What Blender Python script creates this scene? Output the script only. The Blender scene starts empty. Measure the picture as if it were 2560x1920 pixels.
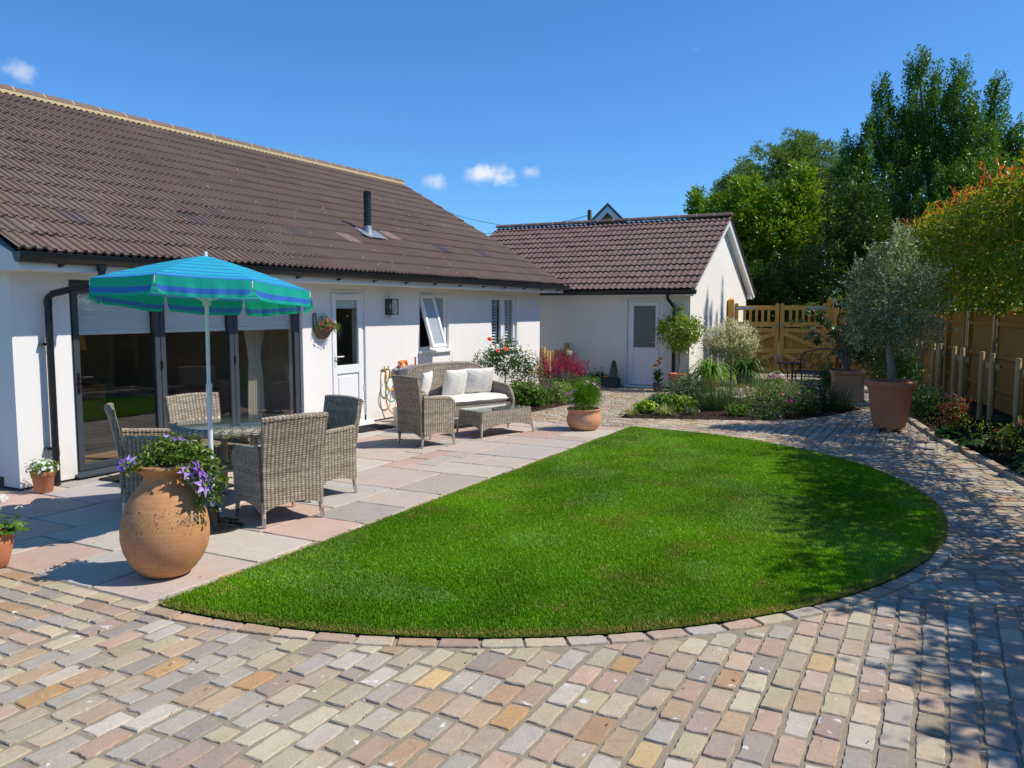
import bpy, bmesh, math, random
import numpy as np
from mathutils import Vector, Matrix, Euler

SC = bpy.context.scene
COL = SC.collection
R = math.radians
rng = np.random.default_rng(11)
random.seed(11)

# ------------------------------------------------------------------ camera model (used to turn measurements into world points)
F_, CX, CY, HY, HCAM = 2035., 1280., 960., 774., 1.75
TILT = math.atan((CY - HY) / F_)
YAW = R(27.966)
CAMP = np.array([0, 0, HCAM])


def wray(px, py):
    d = (px - CX, py - CY, F_)
    c, s = math.cos(TILT), math.sin(TILT)
    fwd = d[2] * c - d[1] * s
    up = -d[1] * c - d[2] * s
    r = d[0]
    return np.array([r * math.cos(YAW) - fwd * math.sin(YAW), fwd * math.cos(YAW) + r * math.sin(YAW), up])


def gnd(px, py, z=0.):
    d = wray(px, py)
    return CAMP + d * ((z - HCAM) / d[2])


def at(px, py, dist):
    d = wray(px, py)
    return CAMP + d * (dist / math.hypot(d[0], d[1]))


# ------------------------------------------------------------------ mesh helpers
def nrm(v):
    v = np.asarray(v, float)
    l = np.linalg.norm(v, axis=-1, keepdims=True)
    return v / np.maximum(l, 1e-9)


def mesh_np(name, V, F, m, parent=None, col=None, smooth=False, loc=None, uv=False, angle=None):
    """V (n,3), F list of int arrays (n,k); col one rgb per face"""
    V = np.asarray(V, np.float32).reshape(-1, 3)
    if isinstance(F, np.ndarray):
        F = [F]
    F = [np.asarray(f, np.int32) for f in F if len(f)]
    me = bpy.data.meshes.new(name)
    me.vertices.add(len(V))
    me.vertices.foreach_set('co', V.ravel())
    li = np.concatenate([f.ravel() for f in F])
    cnt = np.concatenate([np.full(len(f), f.shape[1], np.int32) for f in F])
    st = np.concatenate([[0], np.cumsum(cnt)[:-1]]).astype(np.int32)
    me.loops.add(len(li))
    me.loops.foreach_set('vertex_index', li)
    me.polygons.add(len(cnt))
    me.polygons.foreach_set('loop_start', st)
    me.polygons.foreach_set('loop_total', cnt)
    me.polygons.foreach_set('use_smooth', np.full(len(cnt), bool(smooth)))
    me.update(calc_edges=True)
    if smooth and angle:
        me.set_sharp_from_angle(angle=R(angle))
    if col is not None:
        col = np.asarray(col, np.float32)
        a = me.attributes.new('Col', 'FLOAT_COLOR', 'FACE')
        a.data.foreach_set('color', np.concatenate([np.clip(col, 0, 1), np.ones((len(col), 1), np.float32)], 1).ravel())
    if uv:
        no = np.zeros(len(cnt) * 3, np.float32)
        me.polygons.foreach_get('normal', no)
        no = np.abs(no.reshape(-1, 3))
        ax = np.argmax(no, 1)
        axl = np.repeat(ax, cnt)
        P = V[li]
        u = np.where(axl == 0, P[:, 1], P[:, 0])
        v = np.where(axl == 2, P[:, 1], P[:, 2])
        uvl = me.uv_layers.new(name='UVMap')
        uvl.data.foreach_set('uv', np.stack([u, v], 1).astype(np.float32).ravel())
    if m is not None:
        me.materials.append(m)
    o = bpy.data.objects.new(name, me)
    COL.objects.link(o)
    if parent is not None:
        o.parent = parent
    if loc is not None:
        o.location = loc
    return o


class MB:
    def __init__(s):
        s.v = []
        s.f = {}
        s.c = {}
        s.n = 0

    def add(s, V, F, col=(.5, .5, .5)):
        V = np.asarray(V, float).reshape(-1, 3)
        for f in F:
            k = len(f)
            s.f.setdefault(k, []).append([i + s.n for i in f])
            s.c.setdefault(k, []).append(col)
        s.v.append(V)
        s.n += len(V)

    def box(s, c, size, rot=None, bev=0., col=(.5, .5, .5)):
        hx, hy, hz = [a / 2 for a in size]
        b = min(bev, hx * .9, hy * .9, hz * .9)
        V = []
        F = []
        if b <= 0:
            V = [(x * hx, y * hy, z * hz) for x in (-1, 1) for y in (-1, 1) for z in (-1, 1)]
            F = [(0, 1, 3, 2), (4, 6, 7, 5), (0, 4, 5, 1), (2, 3, 7, 6), (0, 2, 6, 4), (1, 5, 7, 3)]
        else:
            idx = {}
            for x in (-1, 1):
                for y in (-1, 1):
                    for z in (-1, 1):
                        for a in range(3):
                            q = [x * (hx - b), y * (hy - b), z * (hz - b)]
                            q[a] = (x, y, z)[a] * (hx, hy, hz)[a]
                            idx[(x, y, z, a)] = len(V)
                            V.append(q)
            for a in range(3):
                o1, o2 = [i for i in range(3) if i != a]
                for sg in (-1, 1):
                    f = []
                    for p, q in ((-1, -1), (1, -1), (1, 1), (-1, 1)):
                        k = [0, 0, 0]
                        k[a] = sg; k[o1] = p; k[o2] = q
                        f.append(idx[(k[0], k[1], k[2], a)])
                    F.append(f)
                for p in (-1, 1):
                    for q in (-1, 1):
                        f = []
                        for sg, ax in ((-1, o1), (1, o1), (1, o2), (-1, o2)):
                            k = [0, 0, 0]
                            k[a] = sg; k[o1] = p; k[o2] = q
                            f.append(idx[(k[0], k[1], k[2], ax)])
                        F.append(f)
            for x in (-1, 1):
                for y in (-1, 1):
                    for z in (-1, 1):
                        F.append([idx[(x, y, z, a)] for a in range(3)])
        V = np.array(V, float)
        if rot is not None:
            M = np.array(Euler(rot).to_matrix())
            V = V @ M.T
        s.add(V + np.array(c, float), F, col)
        return s

    def span(s, a, b, bev=0., col=(.5, .5, .5)):
        a = np.array(a, float); b = np.array(b, float)
        return s.box((a + b) / 2, np.abs(b - a), None, bev, col)

    def beam(s, p, q, w, h, bev=0., col=(.5, .5, .5), up=(0, 0, 1)):
        """box bar from p to q, w across, h along up"""
        p = np.array(p, float); q = np.array(q, float)
        d = q - p
        L = np.linalg.norm(d)
        x = d / L
        upv = np.array(up, float)
        y = np.cross(upv, x)
        y = y / max(np.linalg.norm(y), 1e-6)
        z = np.cross(x, y)
        t = MB()
        t.box((0, 0, 0), (L, w, h), None, bev)
        V = np.concatenate(t.v)
        V = V @ np.array([x, y, z]) + (p + q) / 2
        F = [f for k in t.f for f in t.f[k]]
        s.add(V, F, col)
        return s

    def tube(s, path, r, n=8, cap=True, col=(.5, .5, .5)):
        P = np.array(path, float)
        m = len(P)
        rr = np.full(m, r, float) if np.isscalar(r) else np.array(r, float)
        T = np.zeros_like(P)
        T[1:-1] = P[2:] - P[:-2]
        T[0] = P[1] - P[0]
        T[-1] = P[-1] - P[-2]
        T = nrm(T)
        ref = np.array([0, 0, 1.]) if abs(T[0][2]) < .9 else np.array([1., 0, 0])
        u = np.cross(T[0], ref); u /= np.linalg.norm(u)
        V = []
        for i in range(m):
            u = u - T[i] * np.dot(u, T[i])
            u /= max(np.linalg.norm(u), 1e-9)
            w = np.cross(T[i], u)
            for k in range(n):
                a = 2 * math.pi * k / n
                V.append(P[i] + rr[i] * (math.cos(a) * u + math.sin(a) * w))
        F = []
        for i in range(m - 1):
            for k in range(n):
                k2 = (k + 1) % n
                F.append((i * n + k, i * n + k2, (i + 1) * n + k2, (i + 1) * n + k))
        if cap:
            F.append(tuple(range(n))[::-1])
            F.append(tuple((m - 1) * n + k for k in range(n)))
        s.add(V, F, col)
        return s

    def lathe(s, prof, n=32, c=(0, 0, 0), col=(.5, .5, .5), sq=None):
        """prof list of (r,z)"""
        V = []
        for r, z in prof:
            for k in range(n):
                a = 2 * math.pi * k / n
                x, y = math.cos(a), math.sin(a)
                if sq:
                    g = (abs(x) ** sq + abs(y) ** sq) ** (-1 / sq)
                    x *= g; y *= g
                V.append((c[0] + r * x, c[1] + r * y, c[2] + z))
        F = []
        for i in range(len(prof) - 1):
            for k in range(n):
                k2 = (k + 1) % n
                F.append((i * n + k, i * n + k2, (i + 1) * n + k2, (i + 1) * n + k))
        F.append(tuple(range(n))[::-1])
        F.append(tuple((len(prof) - 1) * n + k for k in range(n)))
        s.add(V, F, col)
        return s

    def grid(s, G, col=(.5, .5, .5), closeu=False, closev=False):
        G = np.array(G, float)
        a, b = G.shape[:2]
        F = []
        for i in range(a if closeu else a - 1):
            for j in range(b if closev else b - 1):
                i2 = (i + 1) % a; j2 = (j + 1) % b
                F.append((i * b + j, i2 * b + j, i2 * b + j2, i * b + j2))
        s.add(G.reshape(-1, 3), F, col)
        return s

    def prism(s, poly, vec, col=(.5, .5, .5)):
        """polygon (n,3) extruded by vec"""
        P = np.array(poly, float)
        n = len(P)
        V = np.concatenate([P, P + np.array(vec, float)])
        F = [tuple(range(n))[::-1], tuple(range(n, 2 * n))]
        for i in range(n):
            j = (i + 1) % n
            F.append((i, j, n + j, n + i))
        s.add(V, F, col)
        return s

    def build(s, name, m, parent=None, smooth=False, angle=40, col=False, uv=False, loc=None):
        F = [np.array(s.f[k]) for k in s.f]
        C = np.concatenate([np.array(s.c[k], float).reshape(-1, 3) for k in s.c]) if col else None
        return mesh_np(name, np.concatenate(s.v), F, m, parent, C, smooth, loc, uv, angle if smooth else None)


def tag(o, label=None, cat=None, group=None, kind=None):
    if label: o['label'] = label
    if cat: o['category'] = cat
    if group: o['group'] = group
    if kind: o['kind'] = kind
    return o


def thing(name, label, cat, loc=(0, 0, 0), rz=0., group=None):
    o = bpy.data.objects.new(name, None)
    o.empty_display_size = .2
    COL.objects.link(o)
    o.location = loc
    o.rotation_euler = (0, 0, rz)
    return tag(o, label, cat, group)


def copy_tree(o, parent=None):
    c = o.copy()
    COL.objects.link(c)
    c.parent = parent
    for ch in list(o.children):
        copy_tree(ch, c)
    return c


# ------------------------------------------------------------------ materials
class NT:
    def __init__(s, name):
        s.m = bpy.data.materials.new(name)
        s.m.use_nodes = True
        s.t = s.m.node_tree
        s.N = s.t.nodes
        s.N.clear()
        s.out = s.N.new('ShaderNodeOutputMaterial')

    def n(s, typ, **kw):
        x = s.N.new('ShaderNode' + typ)
        for k, v in kw.items():
            if k in x.inputs:
                s.put(x.inputs[k], v)
            else:
                setattr(x, k, v)
        return x

    def put(s, inp, v):
        if isinstance(v, bpy.types.NodeSocket):
            s.t.links.new(v, inp)
        elif isinstance(v, (tuple, list)) and len(v) == 3 and inp.type == 'RGBA':
            inp.default_value = (*v, 1)
        else:
            inp.default_value = v

    def l(s, a, b):
        s.t.links.new(a, b)

    def math(s, op, a, b=0., c=None):
        x = s.N.new('ShaderNodeMath')
        x.operation = op
        s.put(x.inputs[0], a)
        s.put(x.inputs[1], b)
        if c is not None:
            s.put(x.inputs[2], c)
        return x.outputs[0]

    def mix(s, f, a, b, typ='MIX'):
        x = s.N.new('ShaderNodeMix')
        x.data_type = 'RGBA'
        x.blend_type = typ
        s.put(x.inputs[0], f)
        s.put(x.inputs[6], a)
        s.put(x.inputs[7], b)
        return x.outputs[2]

    def noise(s, scale, detail=4, rough=.6, vec=None, dist=0.):
        x = s.N.new('ShaderNodeTexNoise')
        x.inputs['Scale'].default_value = scale
        x.inputs['Detail'].default_value = detail
        x.inputs['Roughness'].default_value = rough
        x.inputs['Distortion'].default_value = dist
        if vec is not None:
            s.l(vec, x.inputs['Vector'])
        return x.outputs[0]

    def ramp(s, f, stops):
        x = s.N.new('ShaderNodeValToRGB')
        e = x.color_ramp.elements
        while len(e) < len(stops):
            e.new(.5)
        for i, (p, c) in enumerate(stops):
            e[i].position = p
            e[i].color = (*c, 1) if len(c) == 3 else c
        s.l(f, x.inputs[0])
        return x.outputs[0]

    def obj(s):
        return s.n('TexCoord').outputs['Object']

    def bump(s, h, strength, dist=.01):
        x = s.N.new('ShaderNodeBump')
        x.inputs['Strength'].default_value = strength
        x.inputs['Distance'].default_value = dist
        s.l(h, x.inputs['Height'])
        return x.outputs[0]

    def surf(s, x):
        s.l(x, s.out.inputs[0])
        return s.m


def mat(name, col=(.5, .5, .5), rough=.6, var=.12, scale=6., bump=0., bscale=60., attr=False, spec=.5, metal=0., tint=None, tintw=.5, bdist=.004, coat=0.):
    t = NT(name)
    co = t.obj()
    base = t.n('Attribute', attribute_name='Col').outputs['Color'] if attr else None
    if base is None:
        base = t.n('RGB').outputs[0]
        base.default_value = (*col, 1)
    nz = t.noise(scale, 5, .6, co)
    k = t.math('MULTIPLY_ADD', nz, 2 * var, 1 - var)
    c = t.mix(1., base, k, 'MULTIPLY')
    if tint is not None:
        n2 = t.noise(scale * .37, 4, .65, co)
        f = t.ramp(n2, [(.48, (0, 0, 0)), (.68, (1, 1, 1))])
        c = t.mix(t.math('MULTIPLY', f, tintw), c, tint)
    p = t.n('BsdfPrincipled', Roughness=rough, Metallic=metal)
    p.inputs['Specular IOR Level'].default_value = spec
    p.inputs['Coat Weight'].default_value = coat
    t.l(c, p.inputs['Base Color'])
    if bump:
        t.l(t.bump(t.noise(bscale, 4, .6, co), bump, bdist), p.inputs['Normal'])
    return t.surf(p.outputs[0])


def leaf_mat(name, rough=.4, trans=.35, spec=.5):
    t = NT(name)
    a = t.n('Attribute', attribute_name='Col').outputs['Color']
    p = t.n('BsdfPrincipled', Roughness=rough)
    p.inputs['Specular IOR Level'].default_value = spec
    t.l(a, p.inputs['Base Color'])
    tr = t.n('BsdfTranslucent')
    t.l(t.mix(1., a, (1.25, 1.35, .55), 'MULTIPLY'), tr.inputs['Color'])
    mx = t.n('MixShader')
    mx.inputs[0].default_value = trans
    t.l(p.outputs[0], mx.inputs[1])
    t.l(tr.outputs[0], mx.inputs[2])
    return t.surf(mx.outputs[0])


def glass_mat(name, tint=(.9, .95, .95), rough=0., refl=1.0, milky=0.):
    t = NT(name)
    tr = t.n('BsdfTransparent')
    tr.inputs[0].default_value = (*tint, 1)
    gl = t.n('BsdfGlossy', Roughness=rough)
    gl.inputs[0].default_value = (refl, refl, refl, 1)
    ge = t.n('NewGeometry')
    dt = t.N.new('ShaderNodeVectorMath')
    dt.operation = 'DOT_PRODUCT'
    t.l(ge.outputs['Normal'], dt.inputs[0])
    t.l(ge.outputs['Incoming'], dt.inputs[1])
    k = t.math('SUBTRACT', 1., t.math('ABSOLUTE', dt.outputs['Value']))
    mx = t.n('MixShader')
    t.l(t.math('MULTIPLY_ADD', t.math('POWER', k, 5.), .95, .05), mx.inputs[0])
    base = tr.outputs[0]
    if milky:
        df = t.n('BsdfDiffuse')
        df.inputs[0].default_value = (.55, .62, .66, 1)
        m2 = t.n('MixShader')
        m2.inputs[0].default_value = milky
        t.l(base, m2.inputs[1]); t.l(df.outputs[0], m2.inputs[2])
        base = m2.outputs[0]
    t.l(base, mx.inputs[1])
    t.l(gl.outputs[0], mx.inputs[2])
    return t.surf(mx.outputs[0])


def wicker_mat(name, c1, c2, rib=.034, strand=.0075, tone=.5):
    """woven rattan: ribs across u, strands along v, over-under alternating"""
    t = NT(name)
    uv = t.n('UVMap').outputs[0]
    sp = t.n('SeparateXYZ')
    t.l(uv, sp.inputs[0])
    u, v = sp.outputs[0], sp.outputs[1]
    ui = t.math('FLOOR', t.math('DIVIDE', u, rib))
    vi = t.math('FLOOR', t.math('DIVIDE', v, strand))
    ph = t.math('MODULO', t.math('ABSOLUTE', t.math('ADD', ui, vi)), 2.)
    us = t.math('SINE', t.math('MULTIPLY', u, 2 * math.pi / rib * .5))
    us = t.math('MULTIPLY', t.math('ABSOLUTE', us), 1.)
    vs = t.math('ABSOLUTE', t.math('SINE', t.math('MULTIPLY', v, math.pi / strand)))
    over = t.math('MULTIPLY', us, t.math('MULTIPLY_ADD', ph, .75, .25))
    h = t.math('MULTIPLY', over, t.math('MULTIPLY_ADD', vs, .7, .3))
    # tonal bands of strands, and each strand piece a little different
    wn = t.n('TexWhiteNoise', noise_dimensions='2D')
    cv = t.n('CombineXYZ')
    t.l(ui, cv.inputs[0]); t.l(vi, cv.inputs[1])
    t.l(cv.outputs[0], wn.inputs['Vector'])
    band = t.noise(9., 2, .5, t.n('Mapping', Vector=uv, Scale=(.25, 2.2, 1)).outputs[0])
    f = t.math('ADD', t.math('MULTIPLY', band, .8), t.math('MULTIPLY', wn.outputs[0], .35))
    base = t.mix(t.ramp(f, [(.3, (0, 0, 0)), (.85, (1, 1, 1))]), c1, c2)
    dark = t.math('MULTIPLY_ADD', h, 1.15, .22)
    c = t.mix(1., base, dark, 'MULTIPLY')
    p = t.n('BsdfPrincipled', Roughness=.55)
    p.inputs['Specular IOR Level'].default_value = .35
    t.l(c, p.inputs['Base Color'])
    t.l(t.bump(h, .9, .006), p.inputs['Normal'])
    return t.surf(p.outputs[0])


def wood_mat(name, c1, c2, scale=3., axis=2, rough=.7, knots=False):
    t = NT(name)
    co = t.obj()
    sc = [14., 14., 14.]
    sc[axis] = 1.2
    v = t.n('Mapping', Vector=co, Scale=tuple(sc)).outputs[0]
    nz = t.noise(scale, 6, .65, v, .6)
    c = t.mix(t.ramp(nz, [(.3, (0, 0, 0)), (.72, (1, 1, 1))]), c1, c2)
    big = t.noise(1.1, 3, .6, co)
    c = t.mix(1., c, t.math('MULTIPLY_ADD', big, .5, .75), 'MULTIPLY')
    p = t.n('BsdfPrincipled', Roughness=rough)
    p.inputs['Specular IOR Level'].default_value = .3
    t.l(c, p.inputs['Base Color'])
    t.l(t.bump(nz, .25, .004), p.inputs['Normal'])
    return t.surf(p.outputs[0])


def stone_mat(name, rough=.75, blotch=.25, white=.0, bump=.35, bs=26., vein=True):
    t = NT(name)
    co = t.obj()
    a = t.n('Attribute', attribute_name='Col').outputs['Color']
    n1 = t.noise(5., 6, .65, co, .8)
    c = t.mix(1., a, t.math('MULTIPLY_ADD', n1, blotch * 2, 1 - blotch), 'MULTIPLY')
    n3 = t.noise(3.1, 4, .6, t.n('Mapping', Vector=co, Location=(7, 3, 1)).outputs[0], 1.5)
    c = t.mix(t.math('MULTIPLY', t.ramp(n3, [(.52, (0, 0, 0)), (.66, (1, 1, 1))]), .35), c, t.mix(1., a, (1.08, .86, .68), 'MULTIPLY'))
    sp = t.noise(170., 2, .5, co)
    c = t.mix(1., c, t.math('MULTIPLY_ADD', sp, .5, .75), 'MULTIPLY')
    if white:
        n4 = t.noise(13., 3, .5, co, .5)
        c = t.mix(t.math('MULTIPLY', t.ramp(n4, [(.67, (0, 0, 0)), (.73, (1, 1, 1))]), white), c, (.72, .72, .7))
    if vein:
        n5 = t.noise(4., 5, .6, co, 2.5)
        v = t.math('ABSOLUTE', t.math('SUBTRACT', n5, .5))
        c = t.mix(t.math('MULTIPLY', t.ramp(v, [(.0, (1, 1, 1)), (.012, (0, 0, 0))]), .4), c, t.mix(1., c, (.5, .42, .38), 'MULTIPLY'))
    p = t.n('BsdfPrincipled', Roughness=rough)
    p.inputs['Specular IOR Level'].default_value = .3
    t.l(c, p.inputs['Base Color'])
    b = t.math('ADD', t.noise(bs, 6, .65, co, .5), t.math('MULTIPLY', t.noise(150., 2, .5, co), .12))
    t.l(t.bump(b, bump, .012), p.inputs['Normal'])
    return t.surf(p.outputs[0])


def render_mat(name, col):
    t = NT(name)
    co = t.obj()
    n1 = t.noise(1.3, 5, .6, co)
    c = t.mix(1., col, t.math('MULTIPLY_ADD', n1, .10, .95), 'MULTIPLY')
    # faint runs of rain streaking and a splash zone along the foot of the wall
    st = t.noise(3., 5, .6, t.n('Mapping', Vector=co, Scale=(2.1, 2.1, .5)).outputs[0])
    c = t.mix(t.math('MULTIPLY', t.ramp(st, [(.5, (0, 0, 0)), (.8, (1, 1, 1))]), .07), c, (.52, .47, .40))
    sx = t.n('SeparateXYZ'); t.l(co, sx.inputs[0])
    f = t.math('SUBTRACT', 1., t.math('MINIMUM', t.math('DIVIDE', t.math('MAXIMUM', t.math('SUBTRACT', sx.outputs[2], .1), 0.), .42), 1.))
    f = t.math('MULTIPLY', t.math('POWER', f, 1.6), t.math('MULTIPLY_ADD', t.noise(7., 5, .7, co), 1.5, -.25))
    c = t.mix(t.math('MULTIPLY', f, .55), c, (.42, .37, .30))
    p = t.n('BsdfPrincipled', Roughness=.92)
    p.inputs['Specular IOR Level'].default_value = .15
    t.l(c, p.inputs['Base Color'])
    b = t.math('ADD', t.noise(230., 3, .6, co), t.math('MULTIPLY', t.noise(18., 3, .5, co), .6))
    t.l(t.bump(b, .5, .004), p.inputs['Normal'])
    return t.surf(p.outputs[0])


M = {}
M['render'] = render_mat('white_render', (.79, .77, .745))
M['render_cream'] = render_mat('cream_render', (.80, .765, .70))
M['plinth'] = mat('plinth_brick', (.09, .055, .04), .9, .4, 14, .5, 40)
M['upvc'] = mat('white_upvc', (.80, .81, .82), .28, .02, 3, spec=.5)
M['grey_alu'] = mat('grey_aluminium', (.045, .055, .07), .35, .05, 3, spec=.5)
M['black_plastic'] = mat('black_plastic', (.010, .011, .013), .3, .2, 5, .05, 40, spec=.5)
M['black_iron'] = mat('black_iron', (.012, .012, .016), .42, .3, 9, .2, 90, spec=.5)
M['galv'] = mat('galvanised_steel', (.42, .44, .46), .4, .15, 20, metal=.8)
M['chrome'] = mat('polished_steel', (.6, .6, .6), .2, .05, 5, metal=1.)
M['lead'] = mat('lead_flashing', (.24, .27, .31), .5, .2, 14, .3, 30, metal=.4)
M['roof'] = mat('concrete_tile', rough=.85, var=.12, scale=.8, attr=True, bump=.25, bscale=120, spec=.2, tint=(.20, .165, .12), tintw=.22)
M['mortar_sand'] = mat('sand_mortar', (.44, .345, .19), .95, .25, 12, .5, 60, spec=.1)
M['glass'] = glass_mat('window_glass', (.95, .97, .97))
M['frost'] = glass_mat('frosted_glass', (.55, .6, .62), .22, .8, .55)
M['table_glass'] = glass_mat('table_glass', (.8, .88, .86))
M['terracotta'] = mat('terracotta', (.50, .19, .095), .75, .14, 5, .3, 70, spec=.25, tint=(.54, .29, .18), tintw=.5)
M['terracotta_pale'] = mat('aged_terracotta', (.58, .29, .16), .78, .12, 4, .3, 60, spec=.25, tint=(.60, .40, .27), tintw=.7)
M['soil'] = mat('dark_soil', (.045, .030, .020), .95, .45, 18, .9, 60, spec=.1, bdist=.02)
M['mortar'] = mat('paving_mortar', (.29, .245, .18), .95, .28, 55, .8, 240, spec=.1, bdist=.004)
M['sett'] = stone_mat('sandstone_sett', .78, .2, .8, .35, 22.)
M['slab'] = stone_mat('sandstone_slab', .7, .14, .25, .22, 9.)
M['leaf'] = leaf_mat('leaf', .42, .34)
M['leaf_thin'] = leaf_mat('thin_leaf', .42, .52)
M['leaf_gloss'] = leaf_mat('glossy_leaf', .40, .30, .5)
M['leaf_soft'] = leaf_mat('soft_leaf', .6, .34, .3)
M['petal'] = leaf_mat('petal', .6, .3, .25)
M['grass'] = leaf_mat('grass_blade', .5, .38, .3)
M['bark'] = mat('bark', (.13, .10, .075), .9, .35, 14, .8, 50, spec=.15, bdist=.01)
M['bark_pale'] = mat('pale_bark', (.24, .20, .155), .9, .3, 16, .7, 60, spec=.15, bdist=.01)
M['stem'] = mat('green_stem', (.10, .13, .04), .7, .25, 12)
M['wicker'] = wicker_mat('rattan_weave', (.32, .245, .165), (.72, .61, .46))
M['wicker_dark'] = wicker_mat('rattan_weave_grey', (.31, .25, .185), (.68, .59, .47), .03, .008)
M['rattan_leg'] = mat('rattan_leg', (.42, .35, .26), .55, .3, 60, .3, 180)
M['canvas'] = mat('cream_canvas', (.68, .655, .60), .9, .05, 5, .25, 300, spec=.15, bdist=.002)
M['gate_wood'] = wood_mat('orange_stained_timber', (.60, .27, .045), (.82, .44, .10), 3., 2)
M['gate_wood_h'] = wood_mat('orange_stained_rail', (.62, .28, .05), (.84, .46, .11), 3., 0)
M['gate_board_shaded'] = wood_mat('recess_shaded_board', (.42, .17, .025), (.58, .27, .05), 3., 2)  # shade of the recess put into the colour of the boards behind the braces
M['fence_wood'] = wood_mat('fence_timber', (.33, .165, .035), (.50, .285, .075), 3., 2)
M['stake_wood'] = wood_mat('stake_timber', (.44, .29, .12), (.64, .47, .24), 3., 2)
M['picket_wood'] = wood_mat('picket_timber', (.36, .24, .09), (.52, .37, .16), 3., 2)
M['rubber'] = mat('black_rubber', (.014, .014, .015), .85, .3, 30, .6, 120)
M['white_metal'] = mat('white_painted_metal', (.74, .72, .72), .35, .05, 8)
M['fabric'] = leaf_mat('parasol_fabric', .75, .35, .2)
M['yellow'] = mat('yellow_hose', (.72, .36, .015), .35, .08, 8)
M['teal'] = mat('teal_hose', (.01, .24, .20), .35, .08, 8)
M['orange'] = mat('orange_plastic', (.80, .20, .015), .35, .06, 8)
M['red'] = mat('red_plastic', (.55, .03, .02), .4, .06, 8)
M['grey_plastic'] = mat('grey_plastic', (.30, .32, .35), .45, .08, 8)
M['white_plastic'] = mat('white_plastic', (.66, .65, .60), .45, .06, 8)
M['brass'] = mat('brass', (.36, .24, .08), .4, .1, 20, metal=.8)
M['slate'] = mat('slate_trough', (.035, .045, .06), .6, .25, 12, .3, 60)
M['room_wall'] = mat('room_wall', (.42, .38, .32), .9, .05, 2)
M['room_floor'] = wood_mat('room_floor', (.16, .09, .045), (.24, .145, .07), 3., 1)
M['curtain'] = mat('curtain_cloth', (.50, .45, .36), .9, .12, 4)
M['sofa_cloth'] = mat('sofa_cloth', (.20, .16, .14), .95, .15, 8)
M['shade'] = mat('lamp_shade', (.62, .42, .16), .9, .08, 6)
M['dark_ceramic'] = mat('dark_ceramic', (.10, .035, .02), .3, .2, 6)
M['brown_plastic'] = mat('brown_basket', (.12, .085, .055), .8, .3, 20, .5, 60)
M['bulb'] = mat('lamp_bulb', (.75, .72, .6), .2, .02, 3)
M['gravel'] = mat('gravel', (.33, .29, .23), .95, .45, 60, 1., 110, spec=.15, bdist=.02)
M['earth'] = mat('rough_grass_ground', (.05, .075, .02), .95, .4, 3, .5, 30, spec=.1)
M['lawn'] = mat('lawn_soil', (.06, .13, .008), .95, .3, 20, .6, 90, spec=.1)
# ================================================================== GROUND
LC = np.array([-4.05, 7.28])      # lawn circle centre
LR = 4.10
XW = -7.86                        # house wall plane


def sheet(name, pts, z, m, kind='structure', hole=None):
    b = MB()
    b.add([(x, y, z) for x, y in pts], [tuple(range(len(pts)))])
    o = b.build(name, m)
    return tag(o, kind=kind)


sheet('ground', [(-150, -40), (120, -40), (120, 220), (-150, 220)], -.09, M['earth'])
sheet('path_bedding', [(-9.5, -2), (6, -2), (6, 18.5), (-9.5, 18.5)], -.008, M['mortar'])
sheet('gravel_yard', [(-4.93, 17.5), (3, 17.5), (1., 23.4), (-4.93, 23.4)], -.006, M['gravel'])

OUT_KERB = [(-1.2, 17.5), (-.75, 15.6), (-.27, 13.25), (.0, 12.1), (.22, 11.4), (.47, 10.5), (.70, 9.75), (.90, 9.0), (1.12, 8.0), (1.28, 7.0), (1.38, 6.0), (1.42, 5.), (1.42, 3.), (1.42, 0.)]
BED_C = [(-4.62, 12.40), (-4.05, 12.56), (-3.49, 12.77), (-2.65, 13.06), (-2.02, 13.55), (-1.59, 14.34), (-1.22, 15.55), (-1.5, 16.0), (-3.0, 15.9), (-4.3, 16.05), (-5.25, 16.3), (-4.82, 13.7)]
BED_L = [(-7.80, 12.35), (-6.9, 12.2), (-6.22, 12.4), (-6.15, 13.2), (-6.12, 14.4), (-6.3, 15.6), (-6.6, 16.0), (-7.80, 16.0)]
FENCE = [(-2.55, 23.1), (-.5, 22.4), (.1, 20.), (1.15, 14.6), (1.78, 11.5), (2.6, 7.5), (3.3, 4.0), (3.8, 1.0)]


def soil_bed(name, poly, z0, seed, chips=900):
    r = np.random.default_rng(seed)
    b = MB()
    P = np.array(poly)
    c = P.mean(0)
    n = len(P)
    # three rings rising to a slightly mounded middle
    rings = [P, c + (P - c) * .9, c + (P - c) * .5]
    zz = [z0, z0 + .035, z0 + .06]
    V = [(x, y, z) for rg, z in zip(rings, zz) for x, y in rg] + [(c[0], c[1], z0 + .07)]
    F = []
    for k in range(2):
        for i in range(n):
            j = (i + 1) % n
            F.append((k * n + i, k * n + j, (k + 1) * n + j, (k + 1) * n + i))
    for i in range(n):
        F.append((2 * n + i, 2 * n + (i + 1) % n, 3 * n))
    b.add(V, F)
    lo, hi = P.min(0), P.max(0)
    k = 0
    while k < chips:
        p = r.uniform(lo, hi)
        if inside(p, poly):
            s = r.uniform(.008, .026)
            b.box((p[0], p[1], z0 + .05), (s * 1.6, s, s * .8), tuple(r.uniform(-1, 1, 3)))
            k += 1
    return tag(b.build(name, M['soil']), kind='structure')


def inside(p, poly):
    x, y = p
    r = False
    n = len(poly)
    for i in range(n):
        x1, y1 = poly[i]
        x2, y2 = poly[(i + 1) % n]
        if (y1 > y) != (y2 > y) and x < (x2 - x1) * (y - y1) / (y2 - y1) + x1:
            r = not r
    return r


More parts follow.
